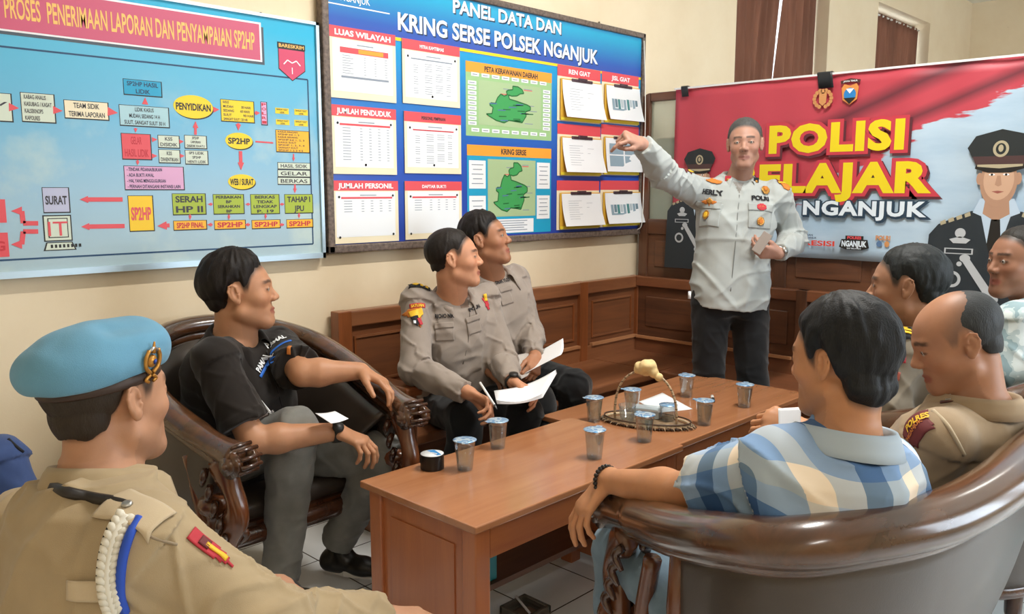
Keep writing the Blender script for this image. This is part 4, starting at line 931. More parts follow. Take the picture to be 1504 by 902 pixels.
box(405, 191, 454, 224, AMB, ['KASUS RINGAN', 'SP2HP KE 1, 2', 'KASUS SEDANG', 'SP2HP KE 1, 2, 3', 'KASUS SULIT', 'SP2HP 1, 2, 3, 4', 'SANGAT SULIT', 'SP2HP 1 2 3 4 5'], left=True, fill=.8)
for y, t in ((239, 'HASIL SIDIK'), (250, 'GELAR'), (261, 'BERKAS')): box(408, y, 455, y+9.5, MINT, [t])
box(253, 285, 302, 314, GRN, ['SERAH', 'HP II'], bold=.03); box(313, 286, 358, 313, GRN, ['PERBAIKAN', 'BP', 'SERAHKAN', 'BP'], bold=.03); box(368, 286, 410, 313, GRN, ['BERKAS', 'TIDAK', 'LENGKAP', 'P. 19'], bold=.03); box(418, 286, 459, 312, GRN, ['TAHAP I', 'JPU'], bold=.03)
box(255, 325, 303, 336, AMB, ['SP2HP FINAL'], REDD, .03); box(315, 324.5, 360, 335, AMB, ['SP2HP'], REDD, .03); box(370, 324, 411, 334, AMB, ['SP2HP'], REDD, .03); box(421, 323, 459, 333, AMB, ['SP2HP'], REDD, .03)
box(188, 288, 226, 338, flat('chrome_yellow', '#f4c81c'), ['', 'SP2HP', ''], RED, .03, th=.045); box(62, 276, 102, 311, LILAC, ['SURAT'], TEXTD, .03, th=.028, fill=.85)
u0, w0, u1, w1 = brect(64, 318, 105, 352); P.rect(u0-.004, w0-.004, u1+.004, w1+.004, BLK, o); P.rect(u0, w0, u1, w1, MINT, o*2); P.rect(u0+.010, w0+.008, u1-.008, w1-.006, BLK, o*3); P.rect(u0+.013, w0+.011, u1-.011, w1-.009, MINT, o*4); P.text('IT', (u0+u1)/2, (w0+w1)/2, .06, .05, RED, o*5, .0, True)
P.poly([(u0-.008, w0-.034), (u1+.014, w0-.034), (u1+.002, w0-.006), (u0+.002, w0-.006)], BLK, o*2); P.poly([(u0-.002, w0-.031), (u1+.008, w0-.031), (u1-.001, w0-.009), (u0+.005, w0-.009)], MINT, o*3)
for i in range(8): P.rect(u0+.014+i*.0125, w0-.025, u0+.021+i*.0125, w0-.014, BLK, o*4)
u0, w0, u1, w1 = brect(-40, 293, 10, 327); P.rect(u0, w0, u1, w1, RED, o*2); u0, w0, u1, w1 = brect(-36, 343, 14, 377); P.rect(u0, w0, u1, w1, RED, o*2); P.text('G', bpt(-8, 365)[0], bpt(0, 368)[1], .03, .03, REDD, o*3, .03)
def arr(x0, y0, x1, y1, t=.012, h=2.2, m=RED): P.arrow(bpt(x0, y0), bpt(x1, y1), t, m, o*2, h)
arr(19, 158, 28, 159); arr(82, 162, 92, 163); arr(160, 164, 173, 166, .014); arr(213, 153, 213, 143, .010); arr(199, 188, 199, 195, .006); arr(223, 205, 231, 205, .008); arr(223, 229, 231, 229, .008); arr(264, 208, 270, 208, .007); arr(265, 229, 271, 229, .007); arr(287, 198, 287, 178, .010); arr(202, 235, 202, 243, .006)
arr(315, 161, 322, 161, .010); arr(374, 166, 382, 166, .008); arr(350, 181, 350, 192, .010); arr(375, 208, 402, 210, .006, 1.4); arr(353, 222, 354, 250, .014, 1.9); arr(431, 226, 431, 237, .006); arr(433, 271, 433, 284, .008)
for x in (308, 363, 413): arr(x+4, 300, x-3, 300, .006); arr(x+4, 330, x-4, 330, .007)
for x, y in ((279, 315), (336, 315), (390, 314), (439, 313)): arr(x, y, x, y+8, .006)
arr(249, 331, 231, 332, .014); arr(180, 293, 117, 293, .015, 1.6); arr(183, 332, 119, 333, .015, 1.6)
for y0, y1 in ((328, 310), (340, 359)):
    P.line([bpt(56, y0), bpt(34, y0), bpt(32, y1), bpt(26, y1)], .015, RED, o*2); arr(28, y1, 16, y1, .012, 2.4)
def crest(P, u, w, s, off):
    P.rect(u-.5*s, w+.36*s, u+.5*s, w+.55*s, BLK, off); P.text('BARESKRIM', u, w+.455*s, .9*s, .11*s, flat('gold_letters', '#f2c26a'), off+.0006, .02, True)
    P.poly([(u-.48*s, w+.36*s), (u-.48*s, w-.28*s), (u, w-.62*s), (u+.48*s, w-.28*s), (u+.48*s, w+.36*s)], BLK, off); P.poly([(u-.46*s, w+.34*s), (u-.46*s, w-.26*s), (u, w-.59*s), (u+.46*s, w-.26*s), (u+.46*s, w+.34*s)], flat('crest_red', '#d0486a'), off+.0004)
    P.line([(u-.3*s, w-.12*s), (u-.16*s, w+.02*s), (u, w-.06*s), (u+.16*s, w+.02*s), (u+.3*s, w-.12*s)], .035*s, WHT, off+.0008); P.line([(u, w-.2*s), (u, w-.4*s)], .03*s, WHT, off+.0008)
u, w = bpt(428.5, 90); crest(P, u, w, .125, o*2)
P.m.build('printed_panel', r); P.t.build('lettering', r)

# ---- blue data board
def bluegrad():
    k = NT('blue_board_print'); b = k.b; tc = k.new('ShaderNodeTexCoord'); sp = k.new('ShaderNodeSeparateXYZ'); k.link(tc.outputs['Object'], sp.inputs[0])
    r = k.new('ShaderNodeMapRange', i_From_Min=1.15, i_From_Max=2.35); k.link(sp.outputs[2], r.inputs[0]); cr = k.new('ShaderNodeValToRGB'); e = cr.color_ramp.elements; e[0].color = srgb('#2b3f9c'); e[1].color = srgb('#2455a8')
    for p, c in ((.35, '#2252b4'), (.6, '#1579c4'), (.765, '#0f9bd2'), (.775, '#3a4fae'), (.82, '#2c5cb4'), (.95, '#22a8d0')): x = e.new(p); x.color = srgb(c)
    k.link(r.outputs[0], cr.inputs[0]); k.link(cr.outputs[0], b.inputs['Base Color']); b.inputs['Roughness'].default_value = .3; MATS['blue_board_print'] = k.m; return k.m
r = empty('data_board', (-1.16, -.02, 1.15), 'large blue data board headed PANEL DATA DAN KRING SERSE POLSEK NGANJUK', 'board')
XL, XR, ZB, ZT = -2.292, -.035, 1.155, 2.345; FRM = mat('mottled_frame', '#6b5d54', .5, bump=.8, bscale=120, noise=.45, nscale=60)
m = MB()
for a, b, c, d in ((XL, ZB, XR, ZB+.035), (XL, ZT-.03, XR, ZT), (XL, ZB, XL+.035, ZT), (XR-.028, ZB, XR, ZT)): m.box((a, -.05, b), (c, -.008, d), FRM, bev=.006)
m.build('frame', r)
P = Print((0, BY, 0), (1,0,0), (0,0,1), (0,-1,0)); P.m.box((XL+.03, BY, ZB+.03), (XR-.025, -.012, ZT-.025), bluegrad()); ZY = 2.083
P.rect(XL+.035, ZY-.007, XR-.028, ZY+.007, YEL, o)
a = bpt(700, 20); b = bpt(824, 50); c = bpt(584, 30); d = bpt(878, 82)
for du, mm, oo in ((.006, NAV, o), (0, WHT, o*2)):
    P.text('PANEL DATA DAN', bpt(665, 20)[0]+du, 2.245-du, bpt(824, 45)[0]-bpt(665, 20)[0], .062, mm, oo+.0003, .028); P.text('KRING SERSE POLSEK NGANJUK', bpt(584, 30)[0]+du, 2.125-du, bpt(878, 82)[0]-bpt(584, 30)[0], .075, mm, oo+.0003, .028)
P.text('NGANJUK', bpt(500, 2)[0], bpt(520, 4)[1]+.0, .15, .03, WHT, o*2, .01); u, w = bpt(470, 2); P.rect(u, w, bpt(572, 8)[0], w+.005, WHT, o)
P.text('BARESKRIM', -2.24, 2.27, .10, .02, WHT, o*2)
# maps printed on the board
MAP = [(.52,.99),(.62,.99),(.70,.93),(.73,.84),(.66,.82),(.60,.76),(.50,.74),(.44,.76),(.46,.66),(.58,.63),(.80,.56),(.86,.52),(.86,.44),(.76,.38),(.78,.28),(.70,.10),(.55,.12),(.45,.13),(.36,.06),(.22,.10),(.08,.20),(.04,.24),(.14,.26),(.16,.42),(.10,.46),(.12,.52),(.20,.52),(.24,.66),(.30,.76),(.36,.72),(.42,.76),(.40,.84),(.44,.88),(.52,.90)]
def mapfig(u0, w0, u1, w1, off):
    P.rect(u0, w0, u1, w1, flat('map_ground', '#a9c294'), off)
    q = [(u0+(u1-u0)*(.08+.86*x), w0+(w1-w0)*(.03+.93*y)) for x, y in MAP]; P.poly(q, MAPG, off+.0003); P.line(q+[q[0]], .006, MAPD, off+.0006)
    rr = random.Random(3)
    for i in range(16): x = .15+.6*rr.random(); y = .12+.45*rr.random(); P.line([(u0+(u1-u0)*x, w0+(w1-w0)*y), (u0+(u1-u0)*(x+.12), w0+(w1-w0)*(y+.01))], .005, MAPD if i % 3 else STEELB, off+.0008)
    for i in range(14): x = .02+.8*rr.random(); y = .02+.9*rr.random(); P.line([(u0+(u1-u0)*x, w0+(w1-w0)*y), (u0+(u1-u0)*(x+.14), w0+(w1-w0)*y)], .004, RED if i % 3 == 0 else GRYT, off+.0002)
u0, w0, u1, w1 = brect(684, 72, 810, 208); w1 = 2.035
u0 = bpt(684, 150)[0]; u1 = bpt(810, 150)[0]; w0 = bpt(684, 199)[1]; P.rect(u0, w0, u1, w1, flat('map_border', '#9cc48a'), o); P.rect(u0, w1-.05, u1, w1, ORG, o*2); P.text('PETA KERAWANAN DAERAH', u0+(u1-u0)*.2, w1-.039, (u1-u0)*.62, .026, TEXTD, o*3, .03)
H_ = w1-w0; mapfig(u0+.085, w0+.16*H_, u1-.085, w1-.23*H_, o*2)
for i in range(8): x = u0+.035+i*(u1-u0-.06)/8; [P.rect(x, y, x+.052, y+.05*H_, WHT, o*3) for y in (w1-.19*H_, w0+.06*H_)]; [P.rect(x+.008, y+.018*H_, x+.042, y+.03*H_, GRYT, o*4) for y in (w1-.19*H_, w0+.06*H_)]
for i in range(9): y = w0+H_*(.15+i*.068); [P.rect(x, y, x+.055, y+.05*H_, WHT, o*3) for x in (u0+.014, u1-.069)]; [P.rect(x+.008, y+.018*H_, x+.045, y+.03*H_, GRYT, o*4) for x in (u0+.014, u1-.069)]
u0b, w1b, w0b = bpt(686, 270)[0], bpt(686, 212)[1], 1.20; P.rect(u0b, w0b, u1, w1b, CYAN, o); P.rect(u0b, w1b-.052, u1, w1b, ORG, o*2); P.text('KRING SERSE', u0b+(u1-u0b)*.38, w1b-.040, (u1-u0b)*.3, .028, TEXTD, o*3, .03); H_ = w1b-w0b
mapfig(u0b+.14, w1b-.80*H_, u1-.125, w1b-.15*H_, o*2)
def lines(u0, w0, u1, w1, off, n=5, m=GRYT):
    for i in range(n): y = w1-(w1-w0)*(i+1)/(n+1); L = (u1-u0)*(.55 if i % 2 else .7); P.rect((u0+u1)/2-L/2, y, (u0+u1)/2+L/2, y+.004, m, off)
for q in ((u0b+.012, w1b-.48*H_, u0b+.125, w1b-.17*H_), (u0b+.012, w1b-.92*H_, u0b+.125, w1b-.56*H_), (u1-.115, w1b-.48*H_, u1-.012, w1b-.17*H_), (u1-.115, w1b-.84*H_, u1-.012, w1b-.56*H_), (u0b+.15, w0b+.004, u1-.14, w1b-.83*H_)): P.rect(*q, WHT, o*3); lines(*q, o*4)
P.m.build('printed_panel', r); P.t.build('lettering', r)

# sheets with red headings on the board
SHEETS = [((483, 36, 580, 152), 'LUAS WILAYAH', 'white sheet headed LUAS WILAYAH, top left on the blue data board', 'luas'), ((590, 56, 674, 160), 'MITRA KAMTIBMAS', 'sheet in the top row of the blue board, right of LUAS WILAYAH', 'grid'),
 ((486, 153, 581, 258), 'JUMLAH PENDUDUK', 'white sheet headed JUMLAH PENDUDUK, middle left on the blue data board', 'tab'), ((593, 163, 676, 257), 'PERSONIL PIMPINAN', 'sheet in the middle row of the blue board, right of JUMLAH PENDUDUK', 'grid'),
 ((488, 265, 584, 358), 'JUMLAH PERSONIL', 'white sheet headed JUMLAH PERSONIL, bottom left on the blue data board', 'tab2'), ((594, 266, 677, 352), 'DAFTAR BUKTI', 'sheet in the bottom row of the blue board, behind the seated heads', 'tab2')]
rows = [(2.047, 1.705), (1.683, 1.425+.0), (1.405-.012, 1.185)]
rows = [(2.055, 1.715), (1.692, 1.443-.005), (1.418, 1.197)]
for i, ((x0, y0, x1, y1), t, lab, kind) in enumerate(SHEETS):
    u0 = bpt(x0, (y0+y1)/2)[0]; u1 = bpt(x1, (y0+y1)/2)[0]; w1 = bpt((x0+x1)/2, (y0+y1)/2-(y1-y0)*.5+ (8 if y0 < 100 else 2))[1]; 
    w1 = bpt(x0, y0)[1]; w0 = (bpt(x1, y1)[1]+bpt(x0, y1-(10 if y0 < 100 else 4))[1])/2
    r = empty('information_sheet', ((u0+u1)/2, BY, w0), lab, 'sheet', 'information sheets on the blue data board')
    P = Print((0, BY-.003, 0), (1,0,0), (0,0,1), (0,-1,0)); P.m.box((u0, BY-.006, w0), (u1, BY-.0025, w1), CRM); z = o+.003; hh = (w1-w0)*.16
    P.rect(u0, w1-hh, u1, w1, RED, z); P.rect(u0+.015, w0+(w1-w0)*.10, u1-.018, w1-hh-.004, WHT, z)
    if i % 2 == 0: P.text(t, (u0+u1)/2, w1-hh/2, (u1-u0)*.84, hh*.5, WHT, z+o, .035, True)
    else: P.text(t, (u0+u1)/2, w1-hh*.55, (u1-u0)*.42, hh*.34, WHT if i != 3 else TEXTD, z+o, .03, True)
    W_, H_ = u1-u0, w1-w0
    P.rect(u0+W_*.40, w1-hh-H_*.08, u0+W_*.65, w1-hh-H_*.065, GRYT, z+o)
    if kind == 'luas':
        P.rect(u0+W_*.15, w1-hh-H_*.20, u1-W_*.12, w1-hh-H_*.12, RED, z+o); P.rect(u0+W_*.42, w1-hh-H_*.19, u1-W_*.2, w1-hh-H_*.13, ORG, z+2*o)
        for k in range(8): [P.rect(u0+W_*a, w1-hh-H_*(.24+.035*k), u0+W_*b, w1-hh-H_*(.232+.035*k), GRYT, z+o) for a, b in ((.18, .34 if k % 2 else .30), (.5, .53), (.66, .69), (.82, .86))]
        P.rect(u0+W_*.16, w1-hh-H_*.55, u1-W_*.12, w1-hh-H_*.52, GRYT, z+o)
    elif kind == 'grid':
        P.rect(u0+W_*.14, w1-hh-H_*.14, u1-W_*.14, w1-hh-H_*.12, GRYT if i == 1 else REDD, z+o)
        for k in range(14): [P.rect(u0+W_*(.18+.19*c), w1-hh-H_*(.20+.036*k), u0+W_*(.18+.19*c+.13-.05*((k*3+c) % 3 == 0)), w1-hh-H_*(.192+.036*k), GRYT, z+o) for c in range(4) if (k+c) % 5]
    else:
        P.rect(u0+W_*.12, w1-hh-H_*.13, u1-W_*.10, w1-hh-H_*.10, RED, z+o)
        for k in range(12 if kind == 'tab' else 5): [P.rect(u0+W_*a, w1-hh-H_*(.17+.042*k), u0+W_*b, w1-hh-H_*(.161+.042*k), GRYT, z+o) for a, b in ((.16, .28), (.42, .46), (.56, .60), (.70, .74), (.84, .88))]
    for a, b in ((.09, .74), (.91, .76), (.09, .10) if kind == 'tab2' else (.5, .14), (.91, .12) if kind == 'tab2' else (.5, .14)):
        if i: P.ellipse(u0+W_*a, w0+H_*b, .0055, .0055, BLK, z+2*o, 12)
    P.m.build('paper', r); P.t.build('lettering', r)

# yellow clipboards with white paper
CLIPS = [((818, 94, 881, 177), 'HEN GIAT', 'yellow clipboard under the REN GIAT heading, top row of the blue board', 0), ((883, 104, 937, 180), 'JISL GIAT', 'yellow clipboard under the JISL GIAT heading, top right of the blue board', 1),
 ((818, 181, 881, 258), '', 'yellow clipboard with a typed list, middle row of the blue board', 0), ((882, 182, 937, 257), '', 'yellow clipboard with four photographs, middle right beside the pointing hand', 2),
 ((817, 265, 879, 338), '', 'yellow clipboard with a typed list, bottom row of the blue board', 0), ((881, 265, 938, 334), '', 'yellow clipboard with two photographs, bottom right corner of the blue board', 1)]
CLIPS[0] = (CLIPS[0][0], 'REN GIAT', CLIPS[0][2], 0)
PH = [flat('photo_blue_grey', '#8fa6b4'), flat('photo_slate', '#6e8794'), flat('photo_teal', '#4f8a8c'), flat('photo_pale', '#b9c6cc')]
for i, ((x0, y0, x1, y1), t, lab, kind) in enumerate(CLIPS):
    ym = (y0+y1)/2; u0 = bpt(x0, ym)[0]; u1 = bpt(x1, ym)[0]; w1 = bpt(x0, y0)[1]; w0 = bpt(x0, y1)[1]; hh = (w1-w0)*.20; W_, H_ = u1-u0, w1-w0
    r = empty('clipboard', ((u0+u1)/2, BY, w0), lab, 'clipboard', 'yellow clipboards on the blue data board')
    P = Print((0, BY-.002, 0), (1,0,0), (0,0,1), (0,-1,0)); P.rect(u0, w0, u1, w1, CRM, .0005); P.rect(u0, w1-hh, u1, w1, RED, .001)
    if t: P.text(t, (u0+u1)/2, w1-hh*.5, W_*.5, hh*.42, WHT, .0016, .03, True); P.t.build('lettering', r)
    P.m.build('heading_card', r)
    b = MB(); zt = w1-hh-.012; b.box((u0+.018, BY-.014, w0+.004), (u1-.002, BY-.008, zt), mat('clipboard_yellow', '#d9a838', .5), bev=.004)
    b.box((u0+.018, BY-.0145, w0+.004), (u1-.002, BY-.0138, w0+.02), mat('clipboard_edge_yellow', '#e6cf3a', .5)); b.build('board', r)
    p = MB(); n = 6; vs = []; fs = []
    for q in range(n+1):
        f = q/n; y = BY-.016-.030*f*f*(1 if kind != 2 else .5); z = zt-.006-(zt-w0-.026)*f; k = .006*f; vs += [(u0+.026+k, y, z), (u1-.006+k*2, y-.004*f, z)]
    for q in range(n): fs.append((2*q, 2*q+1, 2*q+3, 2*q+2))
    p.add(vs, fs, WHT, True)
    def onp(a, b_, c, d, mm):
        def pt(x, f): y = BY-.0175-.030*f*f*(1 if kind != 2 else .5); return (u0+.026+x*(W_-.032), y, zt-.006-(zt-w0-.026)*f)
        p.add([pt(a, b_), pt(c, b_), pt(c, d), pt(a, d)], [(0, 1, 2, 3)], mm)
    if kind == 0:
        for k in range(9): onp(.16, .22+.07*k, .42 if k % 3 else .5, .228+.07*k, GRYT); onp(.62, .22+.07*k, .78, .228+.07*k, GRYT) if k % 2 else None
    elif kind == 1:
        for k in range(5): onp(.14+.085*k, .38, .21+.085*k, .68-.05*(k % 2), PH[k % 4])
        for k in range(4): onp(.58+.085*k, .36, .65+.085*k, .70-.06*(k % 2), PH[(k+2) % 4])
        onp(.14, .66, .54, .72, PH[0]); onp(.58, .66, .92, .72, PH[1])
    else:
        for a in (.1, .54):
            for b_ in (.16, .52):
                onp(a, b_, a+.40, b_+.32, PH[0])
                for k in range(5): onp(a+.03+.075*k, b_+.06+.03*(k % 2), a+.08+.075*k, b_+.29, PH[(k+1) % 4])
    p.build('paper', r)
    c = MB(); um = (u0+u1)/2+.006; c.box((um-W_*.24, BY-.022, zt-.012), (um+W_*.24, BY-.014, zt+.004), mat('clip_metal', '#5c4a52', .35, .6), bev=.003); c.box((um-W_*.1, BY-.027, zt-.006), (um+W_*.1, BY-.018, zt+.010), MATS['clip_metal'], bev=.003); c.build('clip', r)

# cables below the board
CB = mat('cable_cream', '#cdbb98', .6)
m = MB(); m.tube(catmull([on(1, -.012, *q) for q in ((482, 374), (520, 372), (560, 367), (600, 366), (640, 363), (700, 356), (760, 357), (800, 352), (860, 346), (905, 347), (935, 340))]), .0035, CB, 6); tag(m.build('cable'), 'thin cream cable sagging under the blue data board', 'cable')
m = MB(); m.tube(catmull([on(0, -.085, *q) for q in ((946, 60), (948, 150), (946, 250), (943, 325), (936, 338))]), .003, mat('cable_white', '#e4e2da', .5), 6); tag(m.build('cable'), 'white cable hanging down the corner at the end of the data board', 'cable')
NAIL = mat('nail_rust', '#6a5a48', .6)
m = MB(); m.tube([on(1, .0, 383, 20), on(1, -.015, 383, 21)], .006, NAIL, 8); tag(m.build('nail'), 'small nail in the wall above the flow chart board', 'nail')
m = MB(); m.tube([on(1, .0, 880, 33), on(1, -.015, 880, 34)], .006, NAIL, 8); tag(m.build('nail'), 'small nail in the wall above the blue data board', 'nail')

# ---- banner on the partition
NX = -.085
def npt(px, py): p = on(0, NX, px, py); return float(-p[1]), float(p[2])
def bannermat():
    k = NT('banner_print'); b = k.b; tc = k.new('ShaderNodeTexCoord'); sp = k.new('ShaderNodeSeparateXYZ'); k.link(tc.outputs['Object'], sp.inputs[0])
    def M(op, a, b_, c=None):
        n = k.new('ShaderNodeMath', operation=op)
        for i, v in enumerate((a, b_, c)):
            if v is None: continue
            if isinstance(v, (int, float)): n.inputs[i].default_value = v
            else: k.link(v, n.inputs[i])
        return n.outputs[0]
    y = sp.outputs[1]; z = sp.outputs[2]
    n = k.new('ShaderNodeTexNoise', i_Scale=3.5, i_Detail=5.0, i_Roughness=.6); mp = k.new('ShaderNodeMapping'); mp.inputs['Scale'].default_value = (1, .6, 3); k.link(tc.outputs['Object'], mp.inputs[0]); k.link(mp.outputs[0], n.inputs['Vector'])
    # u = -y ; white area below the brush line running from lower left up to the right
    line = M('MULTIPLY_ADD', y, -.52, .82); dn = M('MULTIPLY_ADD', n.outputs[0], .34, -.17); d = M('SUBTRACT', M('ADD', line, dn), z)
    d2 = M('MINIMUM', d, 10); r = k.new('ShaderNodeMapRange', i_From_Min=.0, i_From_Max=.012); k.link(d2, r.inputs[0])
    lo = k.new('ShaderNodeMapRange', i_From_Min=1.34, i_From_Max=1.26); nz = M('MULTIPLY_ADD', n.outputs[0], .3, -.15); k.link(M('ADD', z, nz), lo.inputs[0]); w = M('MAXIMUM', r.outputs[0], lo.outputs[0])
    wc = k.new('ShaderNodeValToRGB'); e = wc.color_ramp.elements; e[0].color = srgb('#8fb0cc'); e[1].color = srgb('#c9dcea'); k.link(n.outputs[0], wc.inputs[0])
    # printed dark streaks on the red
    s1 = M('ADD', M('MULTIPLY', y, .40), z); s = M('ABSOLUTE', M('SUBTRACT', s1, 1.27), 0); s2 = M('ABSOLUTE', M('SUBTRACT', s1, 1.115), 0)
    ra = k.new('ShaderNodeMapRange', i_From_Min=.065, i_From_Max=.0, i_To_Max=.8); k.link(s, ra.inputs[0]); rb = k.new('ShaderNodeMapRange', i_From_Min=.045, i_From_Max=.0, i_To_Max=.75); k.link(s2, rb.inputs[0])
    fy = k.new('ShaderNodeMapRange', i_From_Min=-.75, i_From_Max=-1.0); k.link(y, fy.inputs[0]); fy2 = k.new('ShaderNodeMapRange', i_From_Min=-1.2, i_From_Max=-1.4); k.link(y, fy2.inputs[0])
    st = M('MAXIMUM', M('MULTIPLY', ra.outputs[0], fy.outputs[0]), M('MULTIPLY', rb.outputs[0], fy2.outputs[0]))
    rc = k.new('ShaderNodeMix', data_type='RGBA'); k.link(st, rc.inputs['Factor']); rc.inputs['A'].default_value = srgb('#bb4251'); rc.inputs['B'].default_value = srgb('#3c2430')
    mx = k.new('ShaderNodeMix', data_type='RGBA'); k.link(w, mx.inputs['Factor']); k.link(rc.outputs['Result'], mx.inputs['A']); k.link(wc.outputs[0], mx.inputs['B'])
    k.link(mx.outputs['Result'], b.inputs['Base Color']); b.inputs['Roughness'].default_value = .45; MATS['banner_print'] = k.m; return k.m
BAN = bannermat()
r = empty('banner', (NX, -1.7, 1.07), 'red and white printed banner reading POLISI BELAJAR POLRES NGANJUK, hung on the partition', 'banner')
m = MB(); nx, nz = 90, 16; vs = []; fs = []; ya, yb, za, zb = .292, 3.25, 1.072, 2.0
def bx(u, z): return NX+.010+.004*math.sin(u*7)+.003*math.sin(u*23+z*3)+.008*sstep(1.3, 1.05, z)*math.sin(u*11)
for j in range(nz+1):
    for i in range(nx+1): u = ya+(yb-ya)*i/nx; z = za+(zb-za)*j/nz; vs.append((bx(u, z), -u, z))
for j in range(nz):
    for i in range(nx): q = j*(nx+1)+i; fs.append((q, q+nx+1, q+nx+2, q+1))
m.add(vs, fs, BAN, True); cl_ = m.build('banner_cloth', r); md = cl_.modifiers.new('t', 'SOLIDIFY'); md.thickness = .0015; md.offset = 0
P = Print((NX-.004, 0, 0), (0,-1,0), (0,0,1), (-1,0,0)); o2 = .0012
m = MB(); m.box((NX-.005, -yb, zb-.006), (NX+.001, -ya, zb+.004), mat('hem_white', '#dfe3e6', .6)); m.build('hem', r)
def big(t, x0, yb0, x1, yt1, mats, bold0=.03, px=True):
    u0, w0 = npt(x0, yb0); u1, w1 = npt(x1, yt1); 
    for (dx, mm, off, bd) in mats: P.text(t, u0+dx-(bd-bold0)*.25*(w1-w0), w0-dx-(bd-bold0)*.5*(w1-w0)*.8, (u1-u0)+(bd-bold0)*.5*(w1-w0), (w1-w0)*(1+(bd-bold0)*1.2), mm, off, bd)
YB = flat('banner_yellow', '#e6cf22'); RD = flat('banner_red', '#c43e4c'); DK = flat('banner_shadow', '#5c2a34'); SLT = flat('banner_slate', '#2c4256'); PW = flat('banner_white', '#dce8f2')
u0 = npt(1130, 220)[0]; u1 = npt(1328, 220)[0]; z0_ = npt(1130, 222)[1]; z1_ = npt(1326, 174)[1]; z0_ = (z0_+npt(1328, 219)[1])/2
def word(t, u0, u1, w0, w1, fg, bgs, bold=.048):
    SPC = 1.10; _, _, w_, _ = text_geo(t, bold, spacing=SPC, full=True); sx = (u1-u0)/w_
    for bd, mm, dx, off in bgs:
        for i, ch in enumerate(t):
            if ch == ' ': continue
            pv, _, _ = text_geo(t[:i+1], bold, spacing=SPC); cv, _, cw = text_geo(ch, bold); vs, fs, _ = text_geo(ch, bd, ref=bold)
            xo = pv[:, 0].max()-cv[:, 0].max(); oo = off+i*2e-5
            P.t.add([P.O+(u0+dx+(v[0]+xo)*sx)*P.U+(w0-dx+v[1]*(w1-w0))*P.W+oo*P.N for v in vs], fs, mm)
    put_text(P.t, t, fg, P.O, P.U, P.W, P.N, u0, w0, u1-u0, w1-w0, o2*3, bold, SPC); P.t.build('headline', r); P.t = MB()
word('POLISI', u0, u1, z0_, z1_, YB, [(.13, DK, .012, o2), (.13, RD, 0, o2*2)])
ub1 = npt(1370, 260)[0]; ub0 = npt(1083, 270)[0]; wb0 = npt(1370, 281)[1]; wb1 = npt(1370, 236)[1]
word('BELAJAR', ub0-.02, ub1, wb0, wb1, YB, [(.13, DK, .012, o2), (.13, RD, 0, o2*2)])
uc1 = npt(1362, 306)[0]; uc0 = npt(1195, 306)[0]; wc0 = npt(1362, 318)[1]; wc1 = npt(1362, 296)[1]; full = (uc1-uc0)/7*14.2
word('POLRES NGANJUK', uc1-full*.98, uc1, wc0, wc1, PW, [(.10, SLT, .006, o2), (.10, SLT, 0, o2*2)], .04)
# small crests and logos
u, w = npt(1209, 145); GO = flat('emblem_gold', '#c98f5a'); 
for s_ in (-1, 1):
    for k in range(7): a = -1.2+k*.4; P.ellipse(u+s_*.044*math.cos(a), w+.042*math.sin(a), .010, .010, GO, o2, 10)
P.poly([(u-.02, w+.03), (u+.02, w+.03), (u+.018, w-.02), (u, w-.036), (u-.018, w-.02)], GO, o2); P.ellipse(u, w+.036, .012, .012, GO, o2, 12)
u, w = npt(1249, 137); P.poly([(u-.042, w+.028), (u-.03, w+.046), (u, w+.036), (u+.03, w+.046), (u+.042, w+.028), (u+.036, w-.03), (u, w-.055), (u-.036, w-.03)], flat('crest_orange', '#d98f4a'), o2)
P.ellipse(u, w-.006, .030, .032, flat('crest_blue', '#2a7fc4'), o2*2, 24); P.poly([(u, w-.002), (u-.02, w+.022), (u+.02, w+.022)], WHT, o2*3); P.poly([(u-.03, w-.022), (u+.03, w-.022), (u, w-.052)], BLK, o2*3)
P.poly([(u-.05, w+.062), (u, w+.072), (u+.05, w+.062), (u+.046, w+.046), (u, w+.056), (u-.046, w+.046)], flat('arc_brown', '#4a2a28'), o2); P.text('JAWA TIMUR', u, w+.059, .07, .008, WHT, o2*2, .02, True)
u, w = npt(1189, 356); P.text('PRESISI', npt(1172, 360)[0], w-.014, npt(1226, 360)[0]-npt(1172, 360)[0], .026, flat('logo_red', '#d9483c'), o2, .03); P.text('KEPOLISIAN', npt(1170, 345)[0], w+.034, .09, .010, NAV, o2); P.text('RESOR NGANJUK', npt(1170, 350)[0], w+.020, .11, .010, NAV, o2)
u, w = npt(1255, 357); P.poly([(u-.065, w+.018), (u+.065, w+.018), (u+.075, w-.022), (u+.04, w-.034), (u-.04, w-.034), (u-.075, w-.022)], BLK, o2); P.poly([(u-.045, w+.036), (u+.045, w+.036), (u+.045, w+.018), (u-.045, w+.018)], BLK, o2); P.text('POLRES', u, w+.027, .07, .014, RED, o2*2, .04, True); P.text('NGANJUK', u, w-.003, .125, .028, PW, o2*2, .05, True); P.text('SIAP MELAYANI', u, w-.027, .07, .007, PW, o2*2, .02, True)
u, w = npt(1297, 356); P.text('POLRI', u, w+.022, .07, .022, flat('logo_tan', '#c98a58'), o2, .05, True); P.ellipse(u-.016, w-.008, .014, .015, flat('logo_blue', '#5a78a0'), o2, 16); P.ellipse(u+.02, w-.008, .012, .015, GO, o2, 16)
